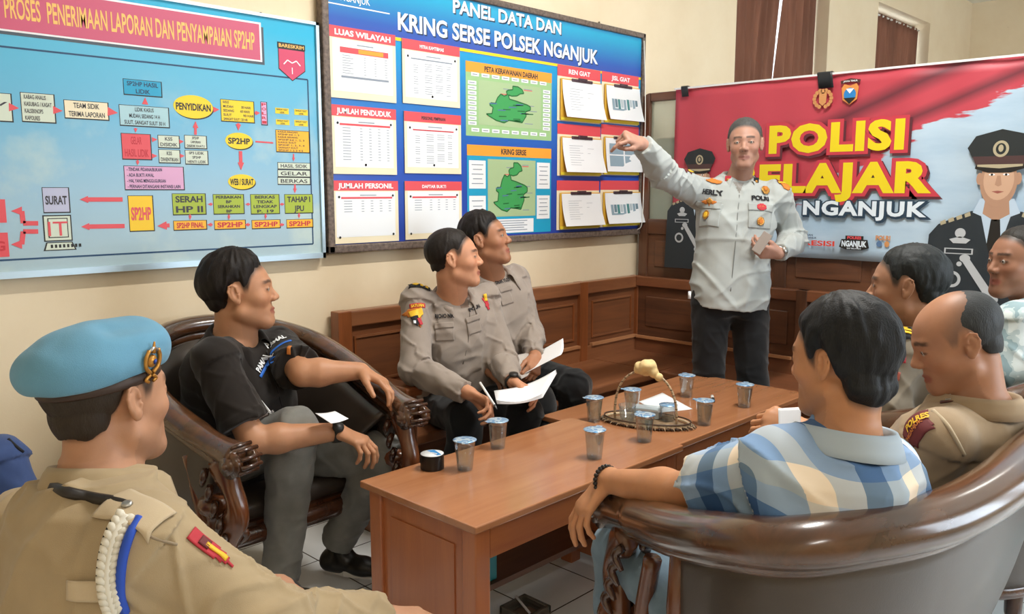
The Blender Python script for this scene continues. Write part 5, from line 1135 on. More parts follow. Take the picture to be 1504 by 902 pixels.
# printed portraits
def portrait(u, w, s, off, full=True):
    P = Print((NX-.004, 0, 0), (0,-1,0), (0,0,1), (-1,0,0))
    """officer in dark jacket and peaked cap, s = head height"""
    J_ = flat('portrait_jacket', '#2a3238'); SK = flat('portrait_skin', '#b08a72'); SK2 = flat('portrait_skin_light', '#c9a48a'); GD = flat('portrait_gold', '#b0a68a'); SV = flat('portrait_silver', '#b9bec2'); CP_ = flat('portrait_cap', '#262c2e'); CB_ = flat('portrait_cap_band', '#4c3636')
    E = lambda a, b, c, d, m, k, n=28: P.ellipse(u+a*s, w+b*s, c*s, d*s, m, off+k*.0004, n)
    Q = lambda pts, m, k: P.poly([(u+a*s, w+b*s) for a, b in pts], m, off+k*.0004)
    if full:
        Q([(-1.30, -3.15), (-1.22, -1.2), (-1.05, -.98), (-.45, -.70), (.45, -.70), (1.05, -.98), (1.25, -1.2), (1.30, -3.15)], J_, 1)
        Q([(-.42, -.72), (-.30, -.45), (.30, -.45), (.42, -.72), (.0, -1.75)], flat('portrait_shirt', '#b9cde0'), 2); Q([(-.08, -.86), (.08, -.86), (.14, -1.5), (0, -1.72), (-.14, -1.5)], BLK, 3)
        Q([(-.44, -.72), (-.26, -.80), (0, -1.85), (-.10, -1.95)], J_, 4); Q([(.44, -.72), (.26, -.80), (0, -1.85), (.10, -1.95)], J_, 4)
        for k in range(4): Q([(-1.02+.15*k, -.93+.055*k), (-.92+.15*k, -.88+.055*k), (-.90+.15*k, -.96+.055*k), (-1.0+.15*k, -1.0+.055*k)], GD, 5)
        for k in range(4): Q([(1.02-.15*k, -.93+.055*k), (.92-.15*k, -.88+.055*k), (.90-.15*k, -.96+.055*k), (1.0-.15*k, -1.0+.055*k)], GD, 5)
        E(-.62, -1.15, .10, .10, SV, 5); Q([(-.82, -1.28), (-.62, -1.22), (-.42, -1.28), (-.5, -1.36), (-.74, -1.36)], SV, 5); Q([(-.9, -1.46), (-.36, -1.46), (-.36, -1.58), (-.9, -1.58)], SV, 5); Q([(-.87, -1.48), (-.39, -1.48), (-.39, -1.56), (-.87, -1.56)], J_, 6)
        E(-.72, -2.1, .17, .17, SV, 5); E(-.72, -2.1, .11, .11, J_, 6); Q([(-.55, -1.72), (-.42, -1.66), (.12, -2.42), (-.02, -2.5)], SV, 5); E(-.50, -1.66, .10, .08, SV, 6); E(.02, -2.46, .14, .10, SV, 6); E(-.60, -1.78, .05, .05, SV, 5)
        E(.26, -1.85, .07, .07, SV, 5)
        for k, cc in enumerate((STEELB, RED, WHT, STEELB, YEL)): Q([(.42+.13*k, -1.28), (.53+.13*k, -1.26), (.53+.13*k, -1.38), (.42+.13*k, -1.40)], cc, 5)
    E(0, -.12, .33, .50, SK, 4); Q([(-.2, -.4), (.2, -.4), (.24, -.75), (0, -.9), (-.24, -.75)], SK, 3); E(0, -.08, .27, .40, SK2, 5); E(-.34, -.06, .06, .12, SK, 3); E(.34, -.06, .06, .12, SK, 3)
    for q in (-1, 1): E(q*.125, .02, .055, .020, WHT, 6); E(q*.125, .02, .022, .022, BLK, 7, 12); Q([(q*.05, .08), (q*.20, .09), (q*.20, .115), (q*.05, .105)], BLK, 6)
    Q([(-.03, 0), (.03, 0), (.06, -.18), (0, -.21), (-.06, -.18)], SK, 6); Q([(-.11, -.31), (0, -.295), (.11, -.31), (0, -.35)], flat('portrait_lips', '#9a5a50'), 6)
    Q([(-.50, .36), (-.60, .55), (-.46, .78), (0, .90), (.46, .78), (.60, .55), (.50, .36)], CP_, 7); Q([(-.42, .20), (-.50, .38), (.50, .38), (.42, .20)], CB_, 8); Q([(-.42, .22), (-.44, .14), (-.2, .06), (.2, .06), (.44, .14), (.42, .22)], BLK, 9); Q([(-.40, .22), (-.40, .18), (0, .14), (.40, .18), (.40, .22)], GD, 10)
    E(0, .52, .14, .16, GD, 9); E(0, .52, .09, .11, CP_, 10); E(0, .53, .045, .07, GD, 11); P.m.build('printed_portrait', r)
u, w = npt(1468, 258); portrait(u, w, .225, o2*2)
u, w = npt(1028, 258); portrait(u, w, .17, o2*2)
P.m.build('printed_logos', r); P.t.build('lettering', r)
# tape that holds the banner
TP = mat('black_tape', '#22262a', .35)
for (x, y, lab, n) in ((1006, 131, 'strip of black tape at the top left corner of the banner', 5), (1212, 108, 'wider strip of black tape on the banner edge beside the small crest', 9)):
    u, w = npt(x, y); t = MB(); vs = []; fs = []; hw = .022 if n == 5 else .038
    prof = [(NX-.006, 2.006-.055 if n == 5 else 2.006-.075), (NX-.007, 2.004), (NX-.002, 2.012), (-.03, 2.004)]
    for k in range(7):
        for px_, pz in prof: vs.append((px_, -(u-hw+2*hw*k/6)+.002*math.sin(k*2)+(pz-2)*.15, pz))
    for k in range(6):
        for q in range(3): fs.append((k*4+q, (k+1)*4+q, (k+1)*4+q+1, k*4+q+1))
    t.add(vs, fs, TP, True); ob = t.build('tape'); tag(ob, lab, 'tape'); md = ob.modifiers.new('t', 'SOLIDIFY'); md.thickness = .001
# ------------------------------------------------------------------ carved armchairs and sofa
CW = wood('carved_dark_wood', '#2c180e', '#54301c', .22, 'Z', .8, coat=.7); CWR = wood('rail_dark_wood', '#33200f', '#5e3a22', .26, 'X', .6, coat=.9)
LEA = mat('brown_leather', '#443b34', .36, bump=.25, bscale=500, noise=.12, nscale=6, coat=.25); CWM = wood('carved_mid_wood', '#4e2a18', '#7c4828', .25, 'Z', .8, coat=.6)
def barrel(name, label, rail, c, kb, zb, legs, kby=None, clampy=None, legback=.045, rr=(.046, .034), cat='armchair', skip=(.16, .84), wr=CWR, shell=LEA, group=None, seatz=.40, open_gap=True, cush=1):
    r = empty(name, (c[0], c[1], 0), label, cat, group); R = catmull(rail, 8); N = len(R); c3 = V(c[0], c[1], 0)
    m = MB(); rad = []
    for i in range(N):
        t = i/(N-1); e = min(t, 1-t); g = 1+.28*math.exp(-(e/.035)**2); rad.append((rr[0]*g*(1 if e > .1 else .85), rr[1]*g))
    m.tube(R, rad, wr, 20, flat=V(0,0,1)); 
    Rl = [p-V(0,0,.036)+unit((p-c3)*V(1,1,0))*-.004 for p in R[4:-4]]; m.tube(Rl, (.036), wr, 12, flat=V(0,0,1)) if False else m.tube(Rl, .027, wr, 12)
    m.build('top_rail', r)
    def base(p, k, z):
        q = c3+(p-c3)*V(k, k if kby is None or p[1] > c3[1] else 1-(1-k)*kby, 0); q[2] = z
        if clampy is not None: q[1] = max(q[1], clampy)
        return q
    i0, i1 = int(N*skip[0]), int(N*skip[1]); vs = []; fs = []; nz = 12
    for i in range(i0, i1+1):
        p = R[i]-V(0,0,.03); b = base(R[i], kb, zb)
        for j in range(nz+1):
            t = j/nz; q = p*(1-t)+b*t; out = unit((R[i]-c3)*V(1,1,0)); q = q+out*((.045 if kby is None else .035)*math.sin(PI*t)*(1-t*.3)-.012*(1-t)); vs.append(q)
    for i in range(i1-i0):
        for j in range(nz): q = i*(nz+1)+j; fs.append((q, q+nz+1, q+nz+2, q+1))
    m = MB(); m.add(vs, fs, shell, True); o = m.build('back_shell', r); md = o.modifiers.new('t', 'SOLIDIFY'); md.thickness = .035; md.offset = 0
    # inner upholstery on the seat side
    vs = []; fs = []
    for i in range(i0, i1+1):
        p = R[i]-V(0,0,.05); b = base(R[i], kb, seatz)
        for j in range(9): t = j/8; q = p*(1-t)+b*t; out = unit((R[i]-c3)*V(1,1,0)); vs.append(q-out*(.035+.03*math.sin(PI*t)))
    for i in range(i1-i0):
        for j in range(8): q = i*9+j; fs.append((q, q+1, q+10, q+9))
    m = MB(); m.add(vs, fs, LEA, True); o = m.build('inner_back', r); md = o.modifiers.new('t', 'SOLIDIFY'); md.thickness = .02
    # posts at each end of the shell
    for i in (i0, i1):
        pts = [vs_ for vs_ in [R[i]-V(0,0,.03)]+[base(R[i], 1-(1-kb)*t, 0)*V(1,1,0)+V(0,0,(R[i][2]-.03)*(1-t)+zb*t)+unit((R[i]-c3)*V(1,1,0))*.045*math.sin(PI*t) for t in (.25, .5, .75, 1)]]
        m = MB(); m.tube(pts, (.016, .024) if False else .019, CWM, 10); m.build('post', r)
    # bottom rail and seat
    bl = [base(R[i], kb, zb+.0) for i in range(0, N)]
    m = MB(); m.tube(bl[2:-2], .026, CW, 10); f0, f1 = bl[2], bl[-3]; mid = (f0+f1)/2+unit(((R[0]+R[-1])/2-c3)*V(1,1,0))*(.05 if clampy is None else .02); m.tube(catmull([f0, f0*.6+mid*.4+(mid-(f0+f1)/2)*.4, mid, f1*.6+mid*.4+(mid-(f0+f1)/2)*.4, f1], 6), .032, CW, 12); m.build('seat_frame', r)
    poly = [base(R[i], kb*.97, 0)[:2] for i in range(2, N-2)]; poly += [tuple(mid[:2])]
    m = MB(); m.prism([tuple(p) for p in poly], CW, V(0,0,0), ex, ey, ez, zb-.02, seatz-.06); m.build('seat_base', r)
    cen = np.mean([p for p in poly], 0); m = MB(); rings = []
    for (k, z) in ((.90, seatz-.06), (.95, seatz-.04), (.95, seatz-.015), (.88, seatz), (.5, seatz+.008)): rings.append([(cen[0]+(p[0]-cen[0])*k, cen[1]+(p[1]-cen[1])*k, z) for p in poly])
    n = len(poly); vs = [p for g in rings for p in g]; fs = [(a*n+k, a*n+(k+1) % n, (a+1)*n+(k+1) % n, (a+1)*n+k) for a in range(len(rings)-1) for k in range(n)]+[tuple((len(rings)-1)*n+k for k in range(n))]
    m.add(vs, fs, LEA, True); m.build('seat_cushion', r)
    # carved arm fronts with a turned finial and leg
    for s_, (pi, pj) in ((0, (0, 5)), (1, (N-1, N-6))):
        E0, E1 = R[pi], R[pj]; back = unit((E1-E0)*V(1,1,0)); side = np.cross(back, ez)
        m = MB(); low = E0+back*.05; low[2] = zb+.02
        pts = catmull([E0+back*.10-V(0,0,.03), E0+back*.055-V(0,0,.08), E0+back*.025-V(0,0,.15), E0+back*.05-V(0,0,.22), E0+back*.10+V(0,0,zb+.03-E0[2])], 6)
        m.tube(pts, [(.030, .036+.010*math.sin(i*.5)) for i in range(len(pts))], CWM, 12)
        for k in range(5):                       # carved leaves
            a = E0+back*(.13-.02*k)-V(0,0,.05+.045*k)
            for sd in (-1, 1): m.tube(catmull([a+side*sd*.024, a+side*sd*.040-V(0,0,.02)-back*.01, a+side*sd*.030-V(0,0,.05)+back*.012], 3), [.011, .012, .013, .012, .011, .009, .006][:7], CW, 6)
        pts = catmull([E0+back*.24-V(0,0,.03), E0+back*.20-V(0,0,.16), E0+back*.14+V(0,0,zb+.05-E0[2])], 6); m.tube(pts, (.020), CWM, 10)
        m.build('arm_support', r)
        m = MB()                                 # scroll at the arm's end
        for sd in (-1, 1):
            cc = E0-V(0,0,.012)+back*.005
            for rr_, d_ in ((.040, .040), (.026, .052), (.012, .060)): m.tube([cc+side*sd*.02, cc+side*sd*d_], rr_, wr, 14)
        for k in range(6): a = PI*k/5; m.tube([E0-back*(.045*math.sin(a)+.004)+V(0,0,.04*math.cos(a))-side*.035, E0-back*(.045*math.sin(a)+.004)+V(0,0,.04*math.cos(a))+side*.035], .006, CW, 6)
        m.build('arm_scroll', r)
        m = MB(); q = E0*V(1,1,0)+back*legback
        m.lathe(q, [(.022, 0), (.028, .02), (.020, .06), (.034, .12), (.026, .2), (.040, zb-.05), (.044, zb+.0), (.046, zb+.09), (.034, zb+.12), (.022, zb+.15), (.026, zb+.17), (.044, zb+.185), (.048, zb+.205), (.041, zb+.222), (.022, zb+.230), (.0001, zb+.232)], CWM, 20); m.build('leg', r)
    for q in legs: m = MB(); m.tube([V(q[0], q[1], zb), V(q[0], q[1], .08), V(q[0]*1.0, q[1]-.02, 0)], [.034, .026, .020], CW, 10); m.build('leg', r)
    return r
barrel('armchair', 'dark carved wooden armchair with rounded back, under the flow chart board', [(-3.17,-.90,.665),(-3.20,-.74,.70),(-3.235,-.5,.78),(-3.19,-.28,.86),(-3.05,-.14,.915),(-2.88,-.10,.93),(-2.69,-.14,.91),(-2.56,-.30,.86),(-2.52,-.5,.79),(-2.535,-.74,.72),(-2.565,-.93,.685)], (-2.87,-.52), .86, .30, [(-3.08,-.22), (-2.68,-.22)], skip=(.05, .93), clampy=-.60, legback=.13)
barrel('armchair', 'dark carved wooden armchair at the right, with its rounded back showing behind the bald person', [(-1.83,-1.90,.665),(-1.85,-2.1,.72),(-1.86,-2.3,.79),(-1.80,-2.48,.86),(-1.68,-2.58,.90),(-1.55,-2.60,.91),(-1.40,-2.57,.90),(-1.27,-2.46,.86),(-1.22,-2.3,.79),(-1.24,-2.1,.72),(-1.27,-1.90,.665)], (-1.55,-2.2), .86, .30, [(-1.75,-2.45), (-1.35,-2.45)])
barrel('sofa', 'large curved sofa with thick glossy brown rail and leather back, in the right foreground', [(-2.725,-1.88,.67),(-2.775,-1.96,.69),(-2.861,-2.09,.73),(-2.932,-2.202,.765),(-2.995,-2.34,.81),(-3.0,-2.45,.835),(-2.93,-2.53,.85),(-2.766,-2.611,.855),(-2.556,-2.646,.86),(-2.333,-2.65,.865),(-2.12,-2.64,.865),(-1.97,-2.58,.86),(-1.90,-2.46,.835),(-1.90,-2.28,.78),(-1.92,-2.08,.72),(-1.94,-1.90,.675)], (-2.46,-2.26), .80, .22, [(-2.66,-2.40), (-2.12,-2.40)], kby=2.1, rr=(.056, .044), cat='sofa', skip=(.20, .86))
# teal plastic chair
TL = mat('teal_plastic', '#1f8f9c', .35)
r = empty('plastic_chair', (-.98, -2.44, 0), 'teal plastic chair under the person in pale camouflage, at the right edge', 'chair')
Mx = Matrix.Translation((-.955, -2.44, 0)) @ Matrix.Rotation(math.radians(18), 4, 'Z')     # local +y = facing
def L(*p): return np.array(Mx @ Vector(p))
m = MB(); m.box((-.21, -.20, .40), (.21, .22, .43), TL, Mx, bev=.01); m.build('seat', r)
m = MB(); m.add([L(x, -.22-.06*t+.05*(1-(x/.21)**2)*-1, .43+.46*t) for t in (0, .33, .66, 1) for x in (-.21, -.1, 0, .1, .21)], [(j*5+i, j*5+i+1, j*5+i+6, j*5+i+5) for j in range(3) for i in range(4)], TL, True); o = m.build('backrest', r); md = o.modifiers.new('t', 'SOLIDIFY'); md.thickness = .012
for a, b in ((-.19, -.19), (.19, -.19), (-.19, .20), (.19, .20)): m = MB(); m.tube([L(a*1.18, b*1.2, 0), L(a, b, .41)], [.018, .026], TL, 8); m.build('leg', r)
for sx in (-1, 1): m = MB(); m.tube([L(.215*sx, .19, .42), L(.225*sx, .17, .64), L(.225*sx, -.2, .66)], [(.016, .02)]*3, TL, 8); m.build('armrest', r)
# stool under the person in the beret (its seat lies below the frame)
r = empty('stool', (-3.85, -1.64, 0), 'wooden stool under the person in the light blue beret', 'stool')
m = MB(); m.box((-4.05, -1.85, .28), (-3.62, -1.42, .315), CWM, bev=.01); m.build('seat', r)
for a in (-4.02, -3.68):
    for b in (-1.82, -1.48): m = MB(); m.box((a, b, 0), (a+.04, b+.04, .28), CWM); m.build('leg', r)

# ------------------------------------------------------------------ things on the tables
def clearmat(name, lo, hi, tint):
    k = NT(name); k.n.remove(k.b); g = k.new('ShaderNodeBsdfGlossy'); g.inputs['Roughness'].default_value = .06; t = k.new('ShaderNodeBsdfTransparent'); t.inputs[0].default_value = srgb(tint)
    lw = k.new('ShaderNodeLayerWeight', i_Blend=.35); r = k.new('ShaderNodeMapRange', i_To_Min=lo, i_To_Max=hi); k.link(lw.outputs['Facing'], r.inputs[0]); m_ = k.new('ShaderNodeMixShader'); k.link(r.outputs[0], m_.inputs[0]); k.link(t.outputs[0], m_.inputs[1]); k.link(g.outputs[0], m_.inputs[2]); k.link(m_.outputs[0], k.n['Material Output'].inputs['Surface']); MATS[name] = k.m; return k.m
PET = clearmat('clear_plastic', .06, .55, '#f6fafc'); WAT = clearmat('water', .03, .35, '#f2f8fa')
def foil():
    k = NT('foil_lid'); b = k.b; tc = k.new('ShaderNodeTexCoord'); n = k.new('ShaderNodeTexNoise', i_Scale=38.0, i_Detail=1.0); k.link(tc.outputs['Object'], n.inputs['Vector'])
    r = k.new('ShaderNodeValToRGB'); r.color_ramp.interpolation = 'CONSTANT'; e = r.color_ramp.elements; e[0].color = srgb('#7aa6cf'); e[1].position = .47; e[1].color = srgb('#c3d6e4'); x = e.new(.56); x.color = srgb('#4f8ac0'); x = e.new(.62); x.color = srgb('#b2cade')
    k.link(n.outputs[0], r.inputs[0]); k.link(r.outputs[0], b.inputs['Base Color']); b.inputs['Roughness'].default_value = .3; b.inputs['Metallic'].default_value = .3; MATS['foil_lid'] = k.m; return k.m
FOIL = foil()
def make_cup():
    r = empty('water_cup', (0, 0, 0)); m = MB(); H = .098
    pr = [(.0001, .002), (.0235, .002), (.0245, 0)]; 
    for k in range(9): z = .002+(H-.006)*k/8; pr.append((.0245+.0085*k/8+(.0006 if k % 2 else 0), z))
    pr += [(.0365, H-.004), (.0365, H-.002), (.0325, H-.002)]
    pr += [(.0318, H-.006)]+[(.0238+.0085*k/8, .003+(H-.006)*k/8) for k in range(7, -1, -1)]+[(.0001, .004)]
    m.lathe((0,0,0), pr, PET, 32); m.build('cup', r, world=False)
    w = MB(); w.lathe((0,0,0), [(.0001, .0045), (.0230, .0045), (.0300, .078), (.0001, .078)], WAT, 28); w.build('water', r, world=False)
    l = MB(); l.lathe((0,0,0), [(.0001, H+.0012), (.030, H+.0006), (.0375, H-.001), (.0375, H-.002), (.0001, H-.002)], FOIL, 32); l.box((.030, -.010, H-.0018), (.046, .010, H-.0002), FOIL, Matrix.Rotation(.0, 4, 'Z')); l.build('lid', r, world=False)
    return r
def copy_tree(o, parent=None):
    c = o.copy(); COL.objects.link(c); c.parent = parent
    for ch in [q for q in bpy.data.objects if q.parent == o]: copy_tree(ch, c)
    return c
cup0 = make_cup(); cups = [((683, 690), .55, 'sealed water cup beside the black tape roll', -2.3), ((731, 658), .55, 'sealed water cup at the far edge of the near table, in front of the booklet', 2.9), ((873, 673), .55, 'sealed water cup near the outstretched hand with the bracelet', .3), ((947, 648), .55, 'sealed water cup at the inner corner of the near table, in front of the tray', 1.2),
 ((870, 620), .525, 'sealed water cup left of the tray, partly hidden by the near table', 2.6), ((1008, 583), .525, 'sealed water cup farthest back, by the standing person', .8), ((1034, 624), .525, 'sealed water cup right of the tray, near the marker pen', 1.9), ((1093, 598), .525, 'rightmost sealed water cup on the far table', .4), ((928, 606), .525, 'sealed water cup just behind the tray handle', 2.2)]
for i, (q, z, lab, rz) in enumerate(cups):
    o = cup0 if i == 0 else copy_tree(cup0); p = on(2, z, *q); 
    if i == 4: p[0] = max(p[0], -1.78)
    if i == 3: p[0] = min(p[0], -1.925)
    o.location = (p[0], p[1], z+.0008); o.rotation_euler = (0, 0, rz); tag(o, lab, 'cup', 'sealed water cups on the tables')
# tape roll
p = on(2, .55, 635, 688); r = empty('tape_roll', (p[0], p[1], .55), 'black tape roll with a white and blue label, near the table corner', 'tape')
m = MB(); m.lathe((p[0], p[1], .551), [(.020, 0), (.037, 0), (.0375, .002), (.0375, .046), (.037, .048), (.020, .048), (.020, 0)], mat('black_tape_roll', '#151515', .3), 36); m.build('roll', r)
m = MB(); m.lathe((p[0], p[1], .599), [(.0001, .0006), (.0365, .0006), (.0365, 0), (.0001, 0)], WHT, 36)
d_ = CRT; n_ = FWH
m.add([V(p[0], p[1], .6)+d_*a*.001+n_*b*.001+V(0,0,.0002) for a, b in ((-20, 26), (4, 33), (30, -14), (18, -24))], [(0,1,2,3)], flat('label_blue', '#2a8ad0')); m.build('label', r)
t = MB(); put_text(t, 'SUPER', WHT, V(p[0], p[1], .6), unit(d_*.75-n_*.6), unit(n_*.8+d_*.6), ez, -.022, -.004, .044, .010, .0007, .03); t.build('lettering', r)
# woven tray with arched handle
TZ = .526; c = on(2, TZ, 950, 622); r = empty('woven_tray', (c[0], c[1], TZ), 'woven beaded tray with a tall arched handle and fringe', 'tray')
WV = mat('woven_cane', '#bfa98a', .6, bump=.8, bscale=300, noise=.4, nscale=90); WVD = mat('dark_bead', '#4a382c', .4); SHL = mat('tray_weave', '#8a7358', .7, bump=.8, bscale=240, noise=.35, nscale=60)
ua = unit(on(2, TZ, 1012, 626)-on(2, TZ, 890, 612)); va = np.cross(ez, ua); A_, B_ = .165, .085
E_ = lambda a, k=1.0, z=0: V(c[0], c[1], TZ+z)+ua*A_*k*math.cos(a)+va*B_*k*math.sin(a)
m = MB(); n = 48; vs = [V(c[0], c[1], TZ+.003)]+[E_(2*PI*k/n, 1, .004) for k in range(n)]; m.add(vs, [(0, 1+k, 1+(k+1) % n) for k in range(n)], SHL); m.add([V(c[0], c[1], TZ+.0005)]+[E_(2*PI*k/n, 1, .0005) for k in range(n)], [(0, 1+(k+1) % n, 1+k) for k in range(n)], SHL); m.build('base', r)
m = MB(); m.tube([E_(2*PI*k/n, 1, .012) for k in range(n+1)], .006, WV, 8); m.tube([E_(2*PI*k/n, 1.03, .022) for k in range(n+1)], .003, WVD, 6)
for k in range(60): a = 2*PI*k/60; m.lathe(E_(a, 1.04, .008), [(.0001, 0), (.004, .003), (.0001, .007)], WVD if k % 2 else WV, 6)
m.build('rim', r)
m = MB(); rr = random.Random(5)
for k in range(90): a = 2*PI*k/90; q = E_(a, 1.05, .010); q2 = E_(a+rr.uniform(-.03, .03), 1.12+rr.uniform(0, .04), -.0+.002); m.tube([q, (q+q2)/2+V(0,0,.004), q2], .0017, WVD if k % 3 else WV, 5)
tag(m.build('fringe', r), kind='stuff')
h0 = on(2, TZ, 903, 618); h1 = on(2, TZ, 993, 632); top = (h0+h1)/2+V(0,0,.205)
hp = []; ax_ = (h1-h0)/2; cm = (h0+h1)/2
for k in range(25): a = PI*k/24; hp.append(cm-ax_*math.cos(a)*(1+.10*math.sin(a))+V(0,0,.205*math.sin(a)**.8+.008))
m = MB(); m.tube(hp, .0045, WV, 8)
for k in range(46): f = k/45*24; i = min(23, int(f)); q = hp[i]+(hp[i+1]-hp[i])*(f-i); m.lathe(q-V(0,0,.006), [(.0001, 0), (.0062, .006), (.0001, .012)], WVD if k % 2 else WV, 6)
m.build('handle', r)
FL = mat('cream_cloth_flower', '#e6cc94', .8, bump=.5, bscale=60, noise=.12, nscale=40); F = Field(.0025); q = hp[12]
for k, (a, b, cc, rr_) in enumerate(((-.012, 0, .004, .026), (.014, .004, .012, .028), (.0, -.012, .018, .024), (-.028, .0, .010, .018), (.030, 0, -.006, .020), (.0, .012, -.004, .022), (.054, 0, -.024, .016), (-.036, 0, -.004, .013))):
    p_ = q+unit(ax_)*a+va*b+V(0,0,cc+.004); F.rc(p_, p_+V(0,0,.001), rr_, rr_, .006)
pos, Q = F.mesh(lambda P_: -(.004*(noise3(P_*60)-.5))); link('flower', np_mesh('flower', pos, Q), FL, r)
# in the tray
def glass(px, py, lab, lid):
    p = on(2, TZ+.006, px, py); r = empty('glass', p, lab, 'glass'); m = MB(); m.lathe(p, [(.0001, .003), (.024, .003), (.026, 0), (.033, .05), (.035, .062), (.0335, .062), (.0245, .005), (.0001, .005)], PET, 28); m.build('bowl', r)
    if lid: m = MB(); m.lathe(p+V(0,0,.062), [(.0001, .002), (.036, .001), (.036, -.001), (.0001, -.001)], FOIL, 28); m.build('lid', r)
glass(921, 617, 'short clear cup at the left side of the woven tray', 0); glass(981, 617, 'short clear cup with blue lid at the right side of the woven tray', 1)
p = on(2, TZ+.006, 951, 612); r = empty('plastic_box', p, 'low clear plastic box in the middle of the woven tray', 'box'); m = MB(); CPB = mat('box_plastic', '#cfe0e8', .12, alpha=.5); Mx = Matrix(((ua[0], va[0], 0, p[0]), (ua[1], va[1], 0, p[1]), (0, 0, 1, p[2]), (0, 0, 0, 1)))
m.box((-.052, -.028, 0), (.052, .028, .034), CPB, Mx, bev=.004); m.build('box', r); m = MB(); m.box((-.055, -.031, .034), (.055, .031, .040), CPB, Mx, bev=.002); m.build('lid', r)
# papers and pen
PAP = mat('paper_white', '#f3f5f8', .6); PAPE = mat('paper_edge', '#cfd4da', .7)
def sheet(name, lab, cat, quad, mm=PAP, th=.001, bow=0.0, nrm=None, pages=1, n=10, lines_=False):
    """paper from four corners a,b,c,d (a-b top edge), bowed, with real thickness"""
    a, b, c_, d = (np.asarray(q, float) for q in quad); N_ = unit(np.cross(b-a, d-a)) if nrm is None else unit(nrm); r = empty(name, tuple((a+c_)/2), lab, cat)
    def pt(u, v): return (a*(1-u)+b*u)*(1-v)+(d*(1-u)+c_*u)*v+N_*bow*math.sin(PI*u)
    for k in range(pages):
        m = MB(); m.add([pt(i/n, j/n)-N_*(th+.0014)*k*1.5+(N_*bow*k*.25*math.sin(PI*i/n)) for j in range(n+1) for i in range(n+1)], [(j*(n+1)+i, j*(n+1)+i+1, (j+1)*(n+1)+i+1, (j+1)*(n+1)+i) for j in range(n) for i in range(n)], mm, True)
        o = m.build('page' if pages > 1 else 'leaf', r); md = o.modifiers.new('t', 'SOLIDIFY'); md.thickness = th; md.offset = 0
    return r
z = TZ+.0015; sheet('paper_sheet', 'white paper lying on the far table behind the tray', 'paper', [on(2, z, 938, 590), on(2, z, 973, 577), on(2, z, 1017, 601), on(2, z, 968, 606)], bow=.001)
sheet('booklet', 'open white booklet on the lap of the person with the orange sleeve badge', 'booklet', [dep(727, 579, 3.20), dep(818, 548, 3.28), dep(797, 584, 3.06), dep(730, 593, 3.02)], th=.0016, bow=.010, pages=4)
sheet('paper_sheet', 'curled white papers in the hand of the farther seated officer', 'paper', [dep(764, 552, 3.46), dep(800, 512, 3.60), dep(827, 497, 3.56), dep(824, 521, 3.42)], bow=.012, pages=1)
sheet('paper_sheet', 'grey-backed loose sheet between the two seated officers', 'paper', [dep(744, 524, 3.52), dep(800, 512, 3.60), dep(775, 552, 3.44), dep(752, 562, 3.42)], mm=mat('paper_grey', '#b9b2ac', .7), bow=.004)
sheet('paper_sheet', 'small folded white paper on the lap of the person in black', 'paper', [dep(463, 607, 2.66), dep(492, 604, 2.72), dep(512, 615, 2.68), dep(486, 622, 2.60)], bow=.003)
sheet('paper_sheet', 'white paper held upright in front of the person in the plaid shirt', 'paper', [dep(1143, 600, 1.98), dep(1176, 598, 2.02), dep(1176, 648, 2.00), dep(1144, 642, 1.96)])
m = MB(); a, b = dep(705, 562, 3.08), dep(730, 601, 2.99); r = empty('pen', a, 'white ballpoint pen between the fingers writing on the booklet', 'pen'); m.tube([a, a+(b-a)*.85], .0045, mat('pen_white', '#f0f0ee', .3), 10); m.build('barrel', r); m = MB(); m.tube([a+(b-a)*.85, b], [.0045, .0012], mat('pen_tip', '#777a7c', .3, .8), 10); m.build('tip', r)
p0, p1 = on(2, TZ+.008, 1046, 582), on(2, TZ+.008, 1049, 595); r = empty('marker_pen', p0, 'small black and white marker pen lying on the far table', 'pen'); p1 = p0+unit(p1-p0)*.085; mid = p0+(p1-p0)*.55; m = MB(); m.tube([p0, mid], .007, mat('marker_white', '#e8e8e4', .35), 12); m.build('barrel', r); m = MB(); m.tube([mid, p1], .0078, BLK, 12); m.build('cap', r)
# phone
c_ = dep(1119, 357, 3.74); u_ = unit(dep(1128, 344, 3.74)-dep(1110, 371, 3.74)); w_ = unit(np.cross(u_, FWH)+FWH*.25); n_ = np.cross(u_, w_); r = empty('phone', c_, 'dark smartphone in a pale case held at the chest of the standing person', 'phone'); Mx = Matrix(((w_[0], u_[0], n_[0], c_[0]), (w_[1], u_[1], n_[1], c_[1]), (w_[2], u_[2], n_[2], c_[2]), (0, 0, 0, 1)))
m = MB(); m.box((-.022, -.052, -.004), (.022, .052, .004), mat('phone_case', '#8c8078', .4), Mx, bev=.003); m.build('case', r); m = MB(); m.box((-.020, -.049, -.0052), (.020, .049, -.0041), mat('phone_glass', '#101418', .1), Mx); m.build('screen', r)
# ashtray and box under the table
p = on(2, .0, 768, 902); p[1] = -1.24; r = empty('ashtray', (p[0], p[1], 0), 'square glass ashtray with a cigarette on the floor tiles', 'ashtray'); GA = mat('smoked_glass', '#6b665c', .1, alpha=.75)
m = MB(); R4 = Matrix.Translation((p[0], p[1], 0.001)); m.box((-.062, -.062, 0), (.062, .062, .010), GA, R4, bev=.003)
for a, b, c2, d in ((-.062, -.062, .062, -.048), (-.062, .048, .062, .062), (-.062, -.062, -.048, .062), (.048, -.062, .062, .062)): m.box((a, b, .008), (c2, d, .034), GA, R4, bev=.003)
m.build('dish', r); m = MB(); m.lathe((p[0], p[1], .011), [(.0001, .004), (.03, .002), (.04, 0)], mat('ash', '#7a6450', .9), 16); m.build('ash', r)
m = MB(); m.tube([V(p[0]-.01, p[1]-.03, .022), V(p[0]+.01, p[1]+.055, .045)], .0042, WHT, 10); tag(m.build('cigarette'), 'white cigarette leaning on the rim of the glass ashtray', 'cigarette')
